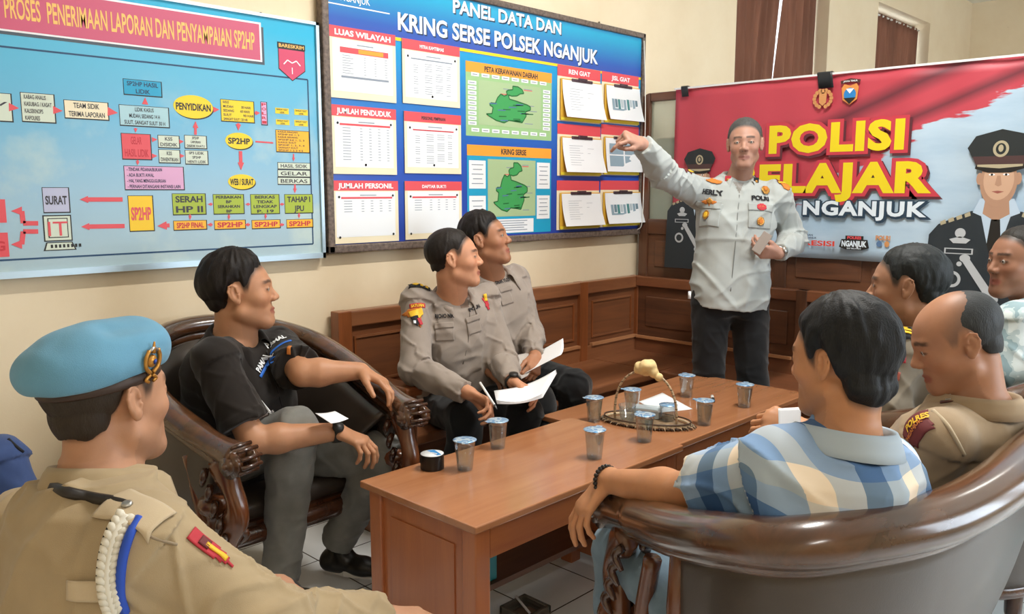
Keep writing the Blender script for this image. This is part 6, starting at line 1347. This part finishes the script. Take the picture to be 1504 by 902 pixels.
p = V(-2.50, -1.17, .1555); r = empty('storage_box', p, 'small teal box with a black lid on the shelf under the near table', 'box'); m = MB(); m.box((p[0]-.05, p[1]-.04, p[2]), (p[0]+.05, p[1]+.04, p[2]+.10), TL, bev=.006); m.build('box', r); m = MB(); m.box((p[0]-.06, p[1]-.05, p[2]+.10), (p[0]+.06, p[1]+.05, p[2]+.14), mat('black_plastic', '#1a1a1a', .4), bev=.006); m.build('lid', r)
# ------------------------------------------------------------------ what the people wear
def pix(I, px, py, bv=None, lift=0):
    d = unit(ray(px, py)); h_ = (bv or I['bvh']).ray_cast(Vector(CAM), Vector(d), 12)
    if h_[0] is None: print('pix missed', px, py); return None, None
    n = np.array(h_[1]); n = n if n@d < 0 else -n; return np.array(h_[0]), n
def smooth_n(I, px, py, r=5):
    out = None; ns = []
    for a, b in ((0, 0), (r, 0), (-r, 0), (0, r), (0, -r), (r, r), (-r, -r)):
        p, n = pix(I, px+a, py+b)
        if p is not None:
            if out is None: out = p
            ns.append(n)
    return out, (unit(np.mean(ns, 0)) if ns else None)
def pp(I, name, px, py, w, h, m, upv=None, off=.0025, shape=None, res=.005, edge=True):
    p, n = smooth_n(I, px, py)
    if p is None: return
    return patch(I, name, p, -n, I['up'] if upv is None else upv, w, h, m, off, shape, res, edge)
def tp(I, s, px, py, w, h, m, upv=None, off=.004, bold=.04, name='name_text'):
    p, n = smooth_n(I, px, py)
    if p is None: return
    return stitch(I, name, s, p, -n, I['up'] if upv is None else upv, w, h, m, off, bold)
def scr_up(px0, py0, px1, py1, I):
    """direction on the cloth from one photo point to another"""
    a, _ = pix(I, px0, py0); b, _ = pix(I, px1, py1)
    return I['up'] if a is None or b is None else unit(b-a)
CIR = [(.5*math.cos(2*PI*k/16), .5*math.sin(2*PI*k/16)) for k in range(16)]; WEDGE = [(-.5, .42), (-.2, .5), (.2, .5), (.5, .42), (.02, -.5), (-.02, -.5)]; SHLD = [(-.5, .5), (.5, .5), (.5, -.1), (0, -.5), (-.5, -.1)]; ARC = [(-.5, -.1), (-.3, .3), (0, .45), (.3, .3), (.5, -.1), (.38, -.45), (.2, -.15), (0, -.05), (-.2, -.15), (-.38, -.45)]; WING = [(-.5, .0), (-.2, .25), (0, .5), (.2, .25), (.5, 0), (.3, -.3), (.1, -.2), (0, -.5), (-.1, -.2), (-.3, -.3)]
EMB = mat('embroidery_orange', '#c8762e', .8); EMY = mat('embroidery_yellow', '#f0c030', .6); EMR = mat('embroidery_red', '#b8303c', .7); EMM = mat('embroidery_maroon', '#6a2a2c', .7); THR = mat('black_thread', '#1c1c20', .8); GLD = mat('gold_metal', '#c08a40', .35, .6); SLV = mat('silver_metal', '#b8b8b4', .3, .8); SEAM = {}
def darker(c, f=.72): 
    h_ = c.lstrip('#'); return '#'+''.join('%02x' % int(int(h_[i:i+2], 16)*f) for i in (0, 2, 4))
def ribbon(I, pts, r, m, name='seam'):
    P = [pix(I, *q)[0] for q in pts]; P = [q for q in P if q is not None]
    if len(P) < 2: return
    mb = MB(); mb.tube(catmull(P, 5), r, m, 6); return mb.build(name, I['root'])
def band(root, c, axis, r, w, m, name, t=.004, face=None, fm=None):
    axis = unit(axis); ref = V(0,0,1) if abs(axis[2]) < .9 else V(1,0,0); a = unit(np.cross(axis, ref)); b = np.cross(axis, a); mb = MB()
    M4 = Matrix(((a[0], b[0], axis[0], c[0]), (a[1], b[1], axis[1], c[1]), (a[2], b[2], axis[2], c[2]), (0,0,0,1)))
    mb.lathe((0,0,0), [(r, -w/2), (r+t, -w/2), (r+t, w/2), (r, w/2), (r, -w/2)], m, 28, M4); o = mb.build(name, root)
    if face is not None:
        f = unit(np.asarray(face)-axis*(np.asarray(face)@axis)); q = c+f*(r+t); g = np.cross(axis, f); M5 = Matrix(((g[0], axis[0], f[0], q[0]), (g[1], axis[1], f[1], q[1]), (g[2], axis[2], f[2], q[2]), (0,0,0,1))); mb = MB(); mb.lathe((0,0,0), [(.0175, -.004), (.019, 0), (.018, .006), (.0001, .007)], fm or m, 24, M5); mb.build('dial', o)
    return o
def rank(I, px, py, along, n, w=.045, l=.085, base=THR, bar=EMY, circle=False):
    p, nn = smooth_n(I, px, py, 4)
    if p is None: return
    o = patch(I, 'epaulette', p, -nn, along, w, l, base, .005, None, .006)
    al = unit(along-nn*(np.asarray(along)@nn))
    for k in range(n):
        c_ = p+al*(l*(-.30+.27*k)); patch(I, 'rank_bar', c_, -nn, al, w*.72 if not (circle and k == n-1) else w*.5, l*.14 if not (circle and k == n-1) else w*.5, bar, .0085, CIR if circle and k == n-1 else None, .003)
if 'R' in PEOPLE:
    I = PEOPLE['R']; sm = cloth('taupe_pocket', '#968a80'); U = I['up']
    tp(I, 'RICHO NIK', 653, 464, .078, .017, THR, upv=U+hv(0,0,.0)); tp(I, 'POLRI', 697, 452, .062, .015, THR)
    pp(I, 'pocket', 653, 488, .075, .070, sm); pp(I, 'pocket_flap', 652, 478, .078, .024, sm, off=.006); pp(I, 'pocket', 695, 478, .065, .065, sm); pp(I, 'pocket_flap', 694, 468, .068, .022, sm, off=.006)
    pp(I, 'sleeve_badge', 612, 466, .070, .090, EMB, shape=WEDGE, res=.004); pp(I, 'sleeve_badge', 612, 462, .052, .040, EMY, off=.005, shape=SHLD, res=.003); pp(I, 'sleeve_badge', 611, 472, .030, .045, THR, off=.006, shape=SHLD, res=.003); pp(I, 'sleeve_badge', 616, 473, .014, .030, EMR, off=.0075, res=.003); pp(I, 'sleeve_badge', 609, 474, .010, .012, WHT, off=.0075, res=.003)
    pp(I, 'sleeve_badge', 613, 449, .062, .020, EMR, shape=None, res=.004); tp(I, 'SATUAN', 613, 449, .052, .012, EMY, off=.006)
    pp(I, 'sleeve_badge', 714, 447, .024, .060, EMR, shape=SHLD); pp(I, 'sleeve_badge', 712, 437, .014, .030, EMY, off=.005)
    rank(I, 621, 420, scr_up(617, 428, 626, 413, I), 3, circle=True); rank(I, 697, 412, scr_up(702, 414, 692, 410, I), 1, w=.035, l=.05)
    ribbon(I, [(688, 440), (690, 470), (688, 500), (680, 535)], .0025, cloth('taupe_seam', '#7a7068')); band(I['root'], I['J']['wrL'], I['J']['wrL']-I['J']['elL'], .030, .020, BLK, 'wristwatch', face=ez)
    UND = cloth('undershirt_brown', '#7d6a5e'); pp(I, 'undershirt', 681, 444, .035, .05, UND, off=.001, edge=False)
if 'O' in PEOPLE:
    I = PEOPLE['O']; sm = cloth('taupe_pocket', '#968a80'); tp(I, 'DIDIK YUDI', 738, 413, .070, .018, THR); pp(I, 'pocket', 742, 436, .060, .070, sm); pp(I, 'pocket_flap', 742, 425, .064, .022, sm, off=.006)
    rank(I, 742, 384, scr_up(750, 388, 735, 381, I), 3, w=.04, l=.07, bar=mat('embroidery_cream', '#e8d8b0', .7)); ribbon(I, [(715, 400), (724, 440), (730, 480), (733, 505)], .0025, cloth('taupe_seam', '#7a7068'))
    m = MB(); 
    for s_ in (1,):
        L_ = I['left']; F_ = I['fwd']; c_ = I['J']['pel']+I['up']*.035; pts = [c_+L_*.180*math.cos(a)+F_*.142*math.sin(a) for a in np.linspace(0, 2*PI, 41)]; m.tube(pts, [(.006, .020)]*41, mat('belt_black', '#15161a', .4), 8, cap=False, flat=I['up']); m.build('belt', I['root'])
if 'S' in PEOPLE:
    I = PEOPLE['S']; sm = cloth('stone_pocket', '#a2a7a5'); U = I['up']
    tp(I, 'HERLY', 1043, 282, .110, .024, THR, bold=.05); tp(I, 'POLRI', 1117, 291, .090, .022, THR, bold=.05)
    for (x, y) in ((1040, 315), (1117, 318)): pp(I, 'pocket', x, y, .115, .11, sm)
    for (x, y) in ((1041, 301), (1117, 305)): pp(I, 'pocket_flap', x, y, .120, .035, sm, off=.006)
    pp(I, 'wing_badge', 1047, 267, .085, .034, EMB, shape=[(-.5, -.3), (-.1, .5), (.1, .4), (.5, -.1), (.4, -.5)], off=.006, res=.004)
    for (x, y, w, h_, m_) in ((1042, 297, .070, .036, EMB), (1042, 295, .026, .030, GLD), (1038, 316, .040, .044, GLD), (1038, 316, .022, .026, EMY), (1123, 280, .045, .040, GLD), (1123, 278, .02, .022, EMB), (1118, 305, .045, .034, EMR), (1118, 305, .030, .014, GLD), (1116, 325, .038, .040, GLD), (1116, 325, .022, .024, EMB)):
        pp(I, 'badge', x, y, w, h_, m_, off=.010 if w < .03 else .0085, shape=WING if w > .05 else CIR, res=.004)
    ribbon(I, [(1086, 286), (1083, 320), (1080, 360), (1076, 400), (1073, 428)], .0028, cloth('stone_seam', '#777b79'))
    for (x, y) in ((1014, 251), (1153, 268)): pp(I, 'sleeve_badge', x, y, .065, .040, EMM, shape=ARC if x < 1100 else None, res=.004); pp(I, 'sleeve_badge', x, y+1, .040, .012, EMY, off=.005, res=.004)
    pp(I, 'sleeve_badge', 1155, 275, .04, .05, EMB, shape=SHLD, off=.004)
    pp(I, 'undershirt', 1086, 274, .055, .06, cloth('undershirt_grey', '#8b8782'), off=.001, shape=[(-.5, .5), (.5, .5), (0, -.5)], edge=False)
    nb = I['neckb']
    m = MB(); a_, n_ = pix(I, 1005, 424); a_ = dep(1013, 428, 3.96); m.tube([a_, a_+V(0,0,-.035)], .007, WHT, 10); m.build('pocket_pen', I['root'])
    for sd, col in ((-1, EMR), (1, THR)):
        c_ = nb+I['left']*sd*.062+I['fwd']*.062-I['up']*.002; d_ = -unit(I['fwd']+I['left']*sd*.4); bvc = mesh_bvh_tri([o for o in I['root'].children if o.name.startswith('collar')][0]) if False else None
        m = MB(); n_ = -d_; a_ = unit(I['left']*1.0-n_*(I['left']@n_)); b_ = np.cross(n_, a_); c_ = c_+n_*.012; m.add([c_+a_*x+b_*y+n_*z for z in (0, .003) for x, y in ((-.014, -.019), (.014, -.019), (.014, .019), (-.014, .019))], [(0,1,2,3), (4,5,6,7), (0,1,5,4), (1,2,6,5), (2,3,7,6), (3,0,4,7)], col); m.lathe((0,0,0), [(.0001, .004), (.007, .003), (.007, 0)], GLD, 10, Matrix(((a_[0], b_[0], n_[0], c_[0]+n_[0]*.003), (a_[1], b_[1], n_[1], c_[1]+n_[1]*.003), (a_[2], b_[2], n_[2], c_[2]+n_[2]*.003), (0,0,0,1)))); m.build('collar_tab', I['root'])
    band(I['root'], I['J']['wrL']-(I['J']['wrL']-I['J']['elL'])*.02, I['J']['wrL']-I['J']['elL'], .0295, .018, SLV, 'wristwatch', face=hv(.3,-.9,.3), fm=SLV)
if 'B' in PEOPLE:
    I = PEOPLE['B']; BL = mat('logo_blue_print', '#2f6fd0', .6)
    up1 = scr_up(392, 512, 412, 498, I)
    for (x, y) in ((405, 501), (383, 534)):
        u_ = scr_up(x+4, y+4, x-4, y-3, I); tp(I, 'PAMAL', x, y, .075, .020, WHT, upv=u_, name='chest_lettering'); pp(I, 'chest_stripe', x+6, y+7, .085, .010, BL, upv=u_, off=.003, res=.004)
    u_ = scr_up(379, 624, 374, 606, I); tp(I, 'Humas Polres', 377, 616, .115, .016, WHT, upv=u_, bold=.0, name='sleeve_lettering'); pp(I, 'chest_mark', 424, 514, .012, .030, EMB, res=.003)
    ribbon(I, [(392, 515), (398, 540), (408, 575), (415, 600)], .0024, cloth('black_seam', '#1a1614')); band(I['root'], I['J']['wrR']+(I['J']['elR']-I['J']['wrR'])*.02, I['J']['wrR']-I['J']['elR'], .0315, .026, BLK, 'wristwatch', .005, face=hv(.1,-.8,.6))
if 'P' in PEOPLE:
    I = PEOPLE['P']; c_ = I['J']['wrL']; ax = unit(I['J']['wrL']-I['J']['elL']); ref = unit(np.cross(ax, ez)); b_ = np.cross(ax, ref); m = MB(); BD = mat('dark_beads', '#2a2420', .2)
    for k in range(22): a = 2*PI*k/22; q = c_+ref*.033*math.cos(a)+b_*.033*math.sin(a); m.lathe(q-V(0,0,.0055), [(.0001, 0), (.0042, .0018), (.0058, .0055), (.0042, .0092), (.0001, .011)], BD, 8)
    m.build('bead_bracelet', I['root'])
if 'D' in PEOPLE:
    I = PEOPLE['D']; u_ = scr_up(1336, 640, 1346, 606, I)
    pp(I, 'sleeve_badge', 1341, 626, .075, .075, EMM, upv=u_, shape=[(-.5, .25), (-.2, .5), (.25, .5), (.5, .3), (.4, -.5), (-.4, -.5)], res=.004); tp(I, 'POLRES', 1346, 618, .060, .018, EMY, upv=u_, off=.006); tp(I, 'NGANJUK', 1343, 631, .055, .010, EMB, upv=u_, off=.006, bold=.02)
    ribbon(I, [(1338, 597), (1352, 594), (1370, 603), (1390, 623), (1404, 646), (1416, 669)], .005, cloth('khaki_cord', '#b8a78c'))
    p, n = smooth_n(I, 1400, 580)
    if p is not None: pp(I, 'epaulette', 1398, 581, .10, .045, cloth('epaulette_brown', '#5e3a34'), upv=scr_up(1405, 590, 1396, 570, I)); pp(I, 'rank_bar', 1394, 583, .05, .012, SLV, upv=scr_up(1405, 590, 1396, 570, I), off=.006, res=.003)
if 'E' in PEOPLE:
    I = PEOPLE['E']; al = scr_up(1322, 492, 1336, 476, I); rank(I, 1328, 487, al, 3, w=.05, l=.085, base=THR, bar=EMY, circle=True)
    pp(I, 'sleeve_badge', 1318, 526, .045, .026, EMR, res=.004); pp(I, 'sleeve_badge', 1310, 541, .035, .035, THR, res=.004); pp(I, 'sleeve_badge', 1310, 541, .016, .016, WHT, off=.006, res=.003); pp(I, 'sleeve_badge', 1306, 555, .055, .040, mat('embroidery_rust', '#a85a4c', .7), shape=SHLD, res=.004)
if 'A' in PEOPLE:
    I = PEOPLE['A']; hC, hR, hs = I['hC'], I['hR'], I['hs']; w = lambda *p: hC+hs*(hR @ np.array(p)); BER = cloth('beret_blue_felt', '#679bb8', rough=.9, noise=.05, weave=600, bump=.3)
    F = Field(.0032); Rt = hR @ np.array([[1,0,0],[0,math.cos(.10),-math.sin(.10)],[0,math.sin(.10),math.cos(.10)]])
    F.ell(w(0, -.018, .066), np.array((.092, .112, .058))*hs, Rt, .02); F.ell(w(-.01, -.070, .056), np.array((.086, .072, .050))*hs, hR, .03); F.ell(w(.0, .066, .086), np.array((.060, .040, .045))*hs, hR, .03); F.ell(w(0, .0, .095), np.array((.080, .090, .036))*hs, hR, .03)
    F.rc(w(.062, .050, .142), w(.050, -.020, .140), .010, .018, .030, 's')
    for (fn_, a_, b_) in (((lambda x, y, z: ((x-hC[0])*hR[0,2]+(y-hC[1])*hR[1,2]+(z-hC[2])*hR[2,2])/hs-(.040+.12*(((x-hC[0])*hR[0,1]+(y-hC[1])*hR[1,1]+(z-hC[2])*hR[2,1])/hs))), hC-.2, hC+.2),): F.add(fn_, a_, b_, .008, 's')
    pos, Q = F.mesh(lambda P_: -(.005*(noise3(P_*14)-.5)+.0035*(noise3(P_*V(30, 30, 18))-.5))); bo = link('beret', np_mesh('beret', pos, Q), BER, I['root']); bb = mesh_bvh(bo)
    m = MB(); pts = []
    for k in range(49): a = 2*PI*k/48; X_, Y_ = .083*math.sin(a), -.014+.101*math.cos(a); pts.append(w(X_, Y_, .038+.12*Y_))
    m.tube(pts, [(.0035, .009)]*49, mat('beret_band', '#3a2a22', .5), 8, cap=False, flat=hR[:, 2]); m.build('beret_band', bo)
    p, n = pix(I, 222, 530, bb); m = MB(); upb = unit(hR[:, 2]-n*(hR[:, 2]@n)); rb = np.cross(upb, n); G = lambda x, y, z=.003: p+rb*x+upb*y+n*z
    for sx in (-1, 1): m.tube(catmull([G(sx*.004, -.020), G(sx*.016, -.010), G(sx*.019, .006), G(sx*.012, .020)], 5), .0036, GLD, 6); m.tube(catmull([G(sx*.003, -.024), G(sx*.014, -.031), G(sx*.006, -.036)], 4), .003, GLD, 6)
    m.lathe((0,0,0), [(.0001, .008), (.006, .007), (.011, .003), (.0115, 0)], GLD, 16, Matrix(((rb[0], upb[0], n[0], p[0]), (rb[1], upb[1], n[1], p[1]), (rb[2], upb[2], n[2], p[2]), (0,0,0,1)))); m.lathe((0,0,0), [(.0001, .010), (.005, .008)], mat('enamel_blue', '#2a4fa8', .3), 10, Matrix(((rb[0], upb[0], n[0], p[0]), (rb[1], upb[1], n[1], p[1]), (rb[2], upb[2], n[2], p[2]), (0,0,0,1))))
    m.tube([G(0, .014), G(0, .034)], [.0042, .0015], GLD, 6); m.tube([G(-.012, .018), G(0, .024), G(.012, .018)], .003, SLV, 6); m.build('beret_badge', bo)
    # shoulder details
    SB = cloth('epaulette_tan', '#c4b193')
    al = scr_up(230, 760, 165, 735, I); pp(I, 'epaulette', 196, 748, .062, .105, SB, upv=al, off=.006); p, n = smooth_n(I, 188, 747)
    if p is not None:
        a_ = unit(np.cross(n, ez)); b_ = np.cross(n, a_); M5 = Matrix(((a_[0], b_[0], n[0], p[0]+n[0]*.008), (a_[1], b_[1], n[1], p[1]+n[1]*.008), (a_[2], b_[2], n[2], p[2]+n[2]*.008), (0,0,0,1))); m = MB(); m.lathe((0,0,0), [(.0001, .003), (.004, .004), (.0075, .003), (.0085, 0)], SLV, 18, M5); m.build('epaulette_button', I['root'])
    WC = mat('white_cord', '#dcd6c6', .7); BC = mat('blue_cord', '#2a50b8', .7); path = [(186, 762), (174, 785), (165, 815), (161, 845), (162, 875), (168, 899)]
    P_ = [pix(I, *q) for q in path]; P_ = [a+b*.008 for a, b in P_ if a is not None]; C_ = catmull(P_, 9)
    m = MB(); m.tube(C_, .0075, WC, 8)
    for k in range(0, len(C_)-2, 3):
        t_ = unit(C_[k+1]-C_[k]); s_ = unit(np.cross(t_, ray(160, 830))); 
        for sd in (-1, 1): m.tube([C_[k]+s_*sd*.0105-t_*.004, C_[k]+s_*sd*.0095, C_[k]+s_*sd*.002+t_*.006], [.0045, .0070, .0068], WC, 8)
    m.build('braided_cord', I['root'])
    for dx, m_ in ((19, BC), (-15, THR)):
        Q_ = [pix(I, x+dx*(1-.2*i/6), y) for i, (x, y) in enumerate(path)]; Q_ = [a+b*.003 for a, b in Q_ if a is not None]; m = MB(); m.tube(catmull(Q_, 6), .0070 if m_ is BC else .0045, m_, 8); m.build('cord', I['root'])
    pp(I, 'sleeve_badge', 311, 808, .028, .085, EMR, upv=scr_up(330, 826, 292, 796, I), shape= [(-.5, .5), (.5, .5), (.45, -.1), (0, -.5), (-.45, -.1)], res=.004); pp(I, 'sleeve_badge', 299, 799, .018, .018, EMM, upv=scr_up(330, 826, 292, 796, I), off=.005, res=.003); pp(I, 'sleeve_badge', 316, 812, .008, .040, EMY, upv=scr_up(330, 826, 292, 796, I), off=.005, res=.003)
    pp(I, 'shoulder_tab', 140, 868, .080, .030, SB, upv=scr_up(140, 880, 142, 860, I), off=.006, shape=None)
    ribbon(I, [(70, 712), (95, 722), (130, 730), (165, 736), (188, 742)], .009, mat('lanyard_black', '#2a2624', .5), 'lanyard'); ribbon(I, [(200, 772), (225, 790), (260, 800)], .0022, cloth('tan_seam', '#93826a'))
# the navy shoulder at the left edge belongs to one more seated person
if True:
    z_ = dict(pel=(-3.99,-.66,.36), neck=(-3.95,-.76,.86), head=(-3.95,-.80,1.0), shR=(-4.11,-.82,.78), shL=(-3.79,-.74,.76), elR=(-4.16,-.95,.56), wrR=(-4.05,-1.05,.5), elL=(-3.74,-.86,.54), wrL=(-3.82,-1.0,.5), hiR=(-4.07,-.68,.36), hiL=(-3.9,-.64,.36), knR=(-4.1,-1.04,.42), anR=(-4.1,-1.06,.09), knL=(-3.88,-1.04,.42), anL=(-3.88,-1.08,.09))
    z_ = {k_: (v_[0]+.045, v_[1]-.045, v_[2]) for k_, v_ in z_.items()}
    person('N', 'person', 'person in a navy blue shirt, only a shoulder showing at the left edge', dict(J=JJ(**z_), hf=hv(.8,.3,0), skin='#a8714f', shirt=NAVY, trousers=DARK, hth=.010, h=.005, seed=71, HR=hand('R', hv(.8,.3,-.2), S_DOWN), HL=hand('L', hv(.8,.3,-.2), S_DOWN)))
    if 'N' in PEOPLE: ribbon(PEOPLE['N'], [(1, 636), (12, 645), (24, 656), (34, 664)], .004, THR, 'shoulder_seam')
    r = empty('stool', (-3.99, -.62, 0), 'wooden stool under the person in the navy shirt at the left edge', 'stool'); m = MB(); m.box((-4.17, -.80, .22), (-3.81, -.45, .255), CWM, bev=.01); m.build('seat', r)
    for a in (-4.15, -3.87):
        for b in (-.78, -.51): m = MB(); m.box((a, b, 0), (a+.04, b+.04, .22), CWM); m.build('leg', r)
# ------------------------------------------------------------------ light and camera
cam = bpy.data.cameras.new('camera'); co = bpy.data.objects.new('camera', cam); COL.objects.link(co)
cam.sensor_width = 36; cam.lens = 36*CF/1504; co.location = CAM; co.rotation_euler = Matrix((CRT, CUP, -CFW)).transposed().to_euler(); SCN.camera = co; cam.clip_start = .05
wd = bpy.data.worlds.new('sky'); SCN.world = wd; wd.use_nodes = True; bg = wd.node_tree.nodes['Background']; bg.inputs[0].default_value = (.80, .90, 1.0, 1); bg.inputs[1].default_value = 3.4
def area(name, loc, rot, sx, sy, e, col, spread=180):
    l = bpy.data.lights.new(name, 'AREA'); l.shape = 'RECTANGLE'; l.size = sx; l.size_y = sy; l.energy = e; l.color = col; l.spread = math.radians(spread); o = bpy.data.objects.new(name, l); COL.objects.link(o); o.location = loc; o.rotation_euler = rot; return o
for i, (a, b) in enumerate(wx): area('window_daylight', ((a+b)/2, Y1+.02, 1.8), (math.radians(90), 0, 0), (b-a), 1.8, (50 if i == 0 else 22)*(b-a)/2.6, (.78, .89, 1.0))
# two ceiling fluorescent fittings, plus one added behind the camera as fill light
for i, (x, y, e) in enumerate(((-1.7, -1.9, 62), (1.8, -2.6, 6), (-5.0, -4.4, 18))):
    r = empty('ceiling_light', (x, y, ZC), 'white fluorescent batten on the ceiling %s' % ('over the tables', 'beyond the partition', 'behind the camera')[i], 'ceiling light'); m = MB(); m.box((x-.62, y-.05, ZC-.05), (x+.62, y+.05, ZC-.001), mat('lamp_housing', '#e8e8e4', .5), bev=.01); m.build('housing', r)
    m = MB(); m.tube([(x-.58, y, ZC-.08), (x+.58, y, ZC-.08)], .016, mat('lamp_tube', '#ffffff', .5, emit='#fff6e6', estr=4), 12); m.build('tube', r); area('lamp_light', (x, y, ZC-.11), (0, 0, 0), 1.2, .12, e, (1.0, .965, .91))
SCN.view_settings.view_transform = 'Standard'; SCN.view_settings.look = 'None'; SCN.view_settings.exposure = .48; SCN.view_settings.gamma = 1.0; SCN.view_settings.use_curve_mapping = False
SCN.cycles.use_denoising = True; SCN.cycles.max_bounces = 8; SCN.cycles.transparent_max_bounces = 16; SCN.cycles.sample_clamp_indirect = 6.0
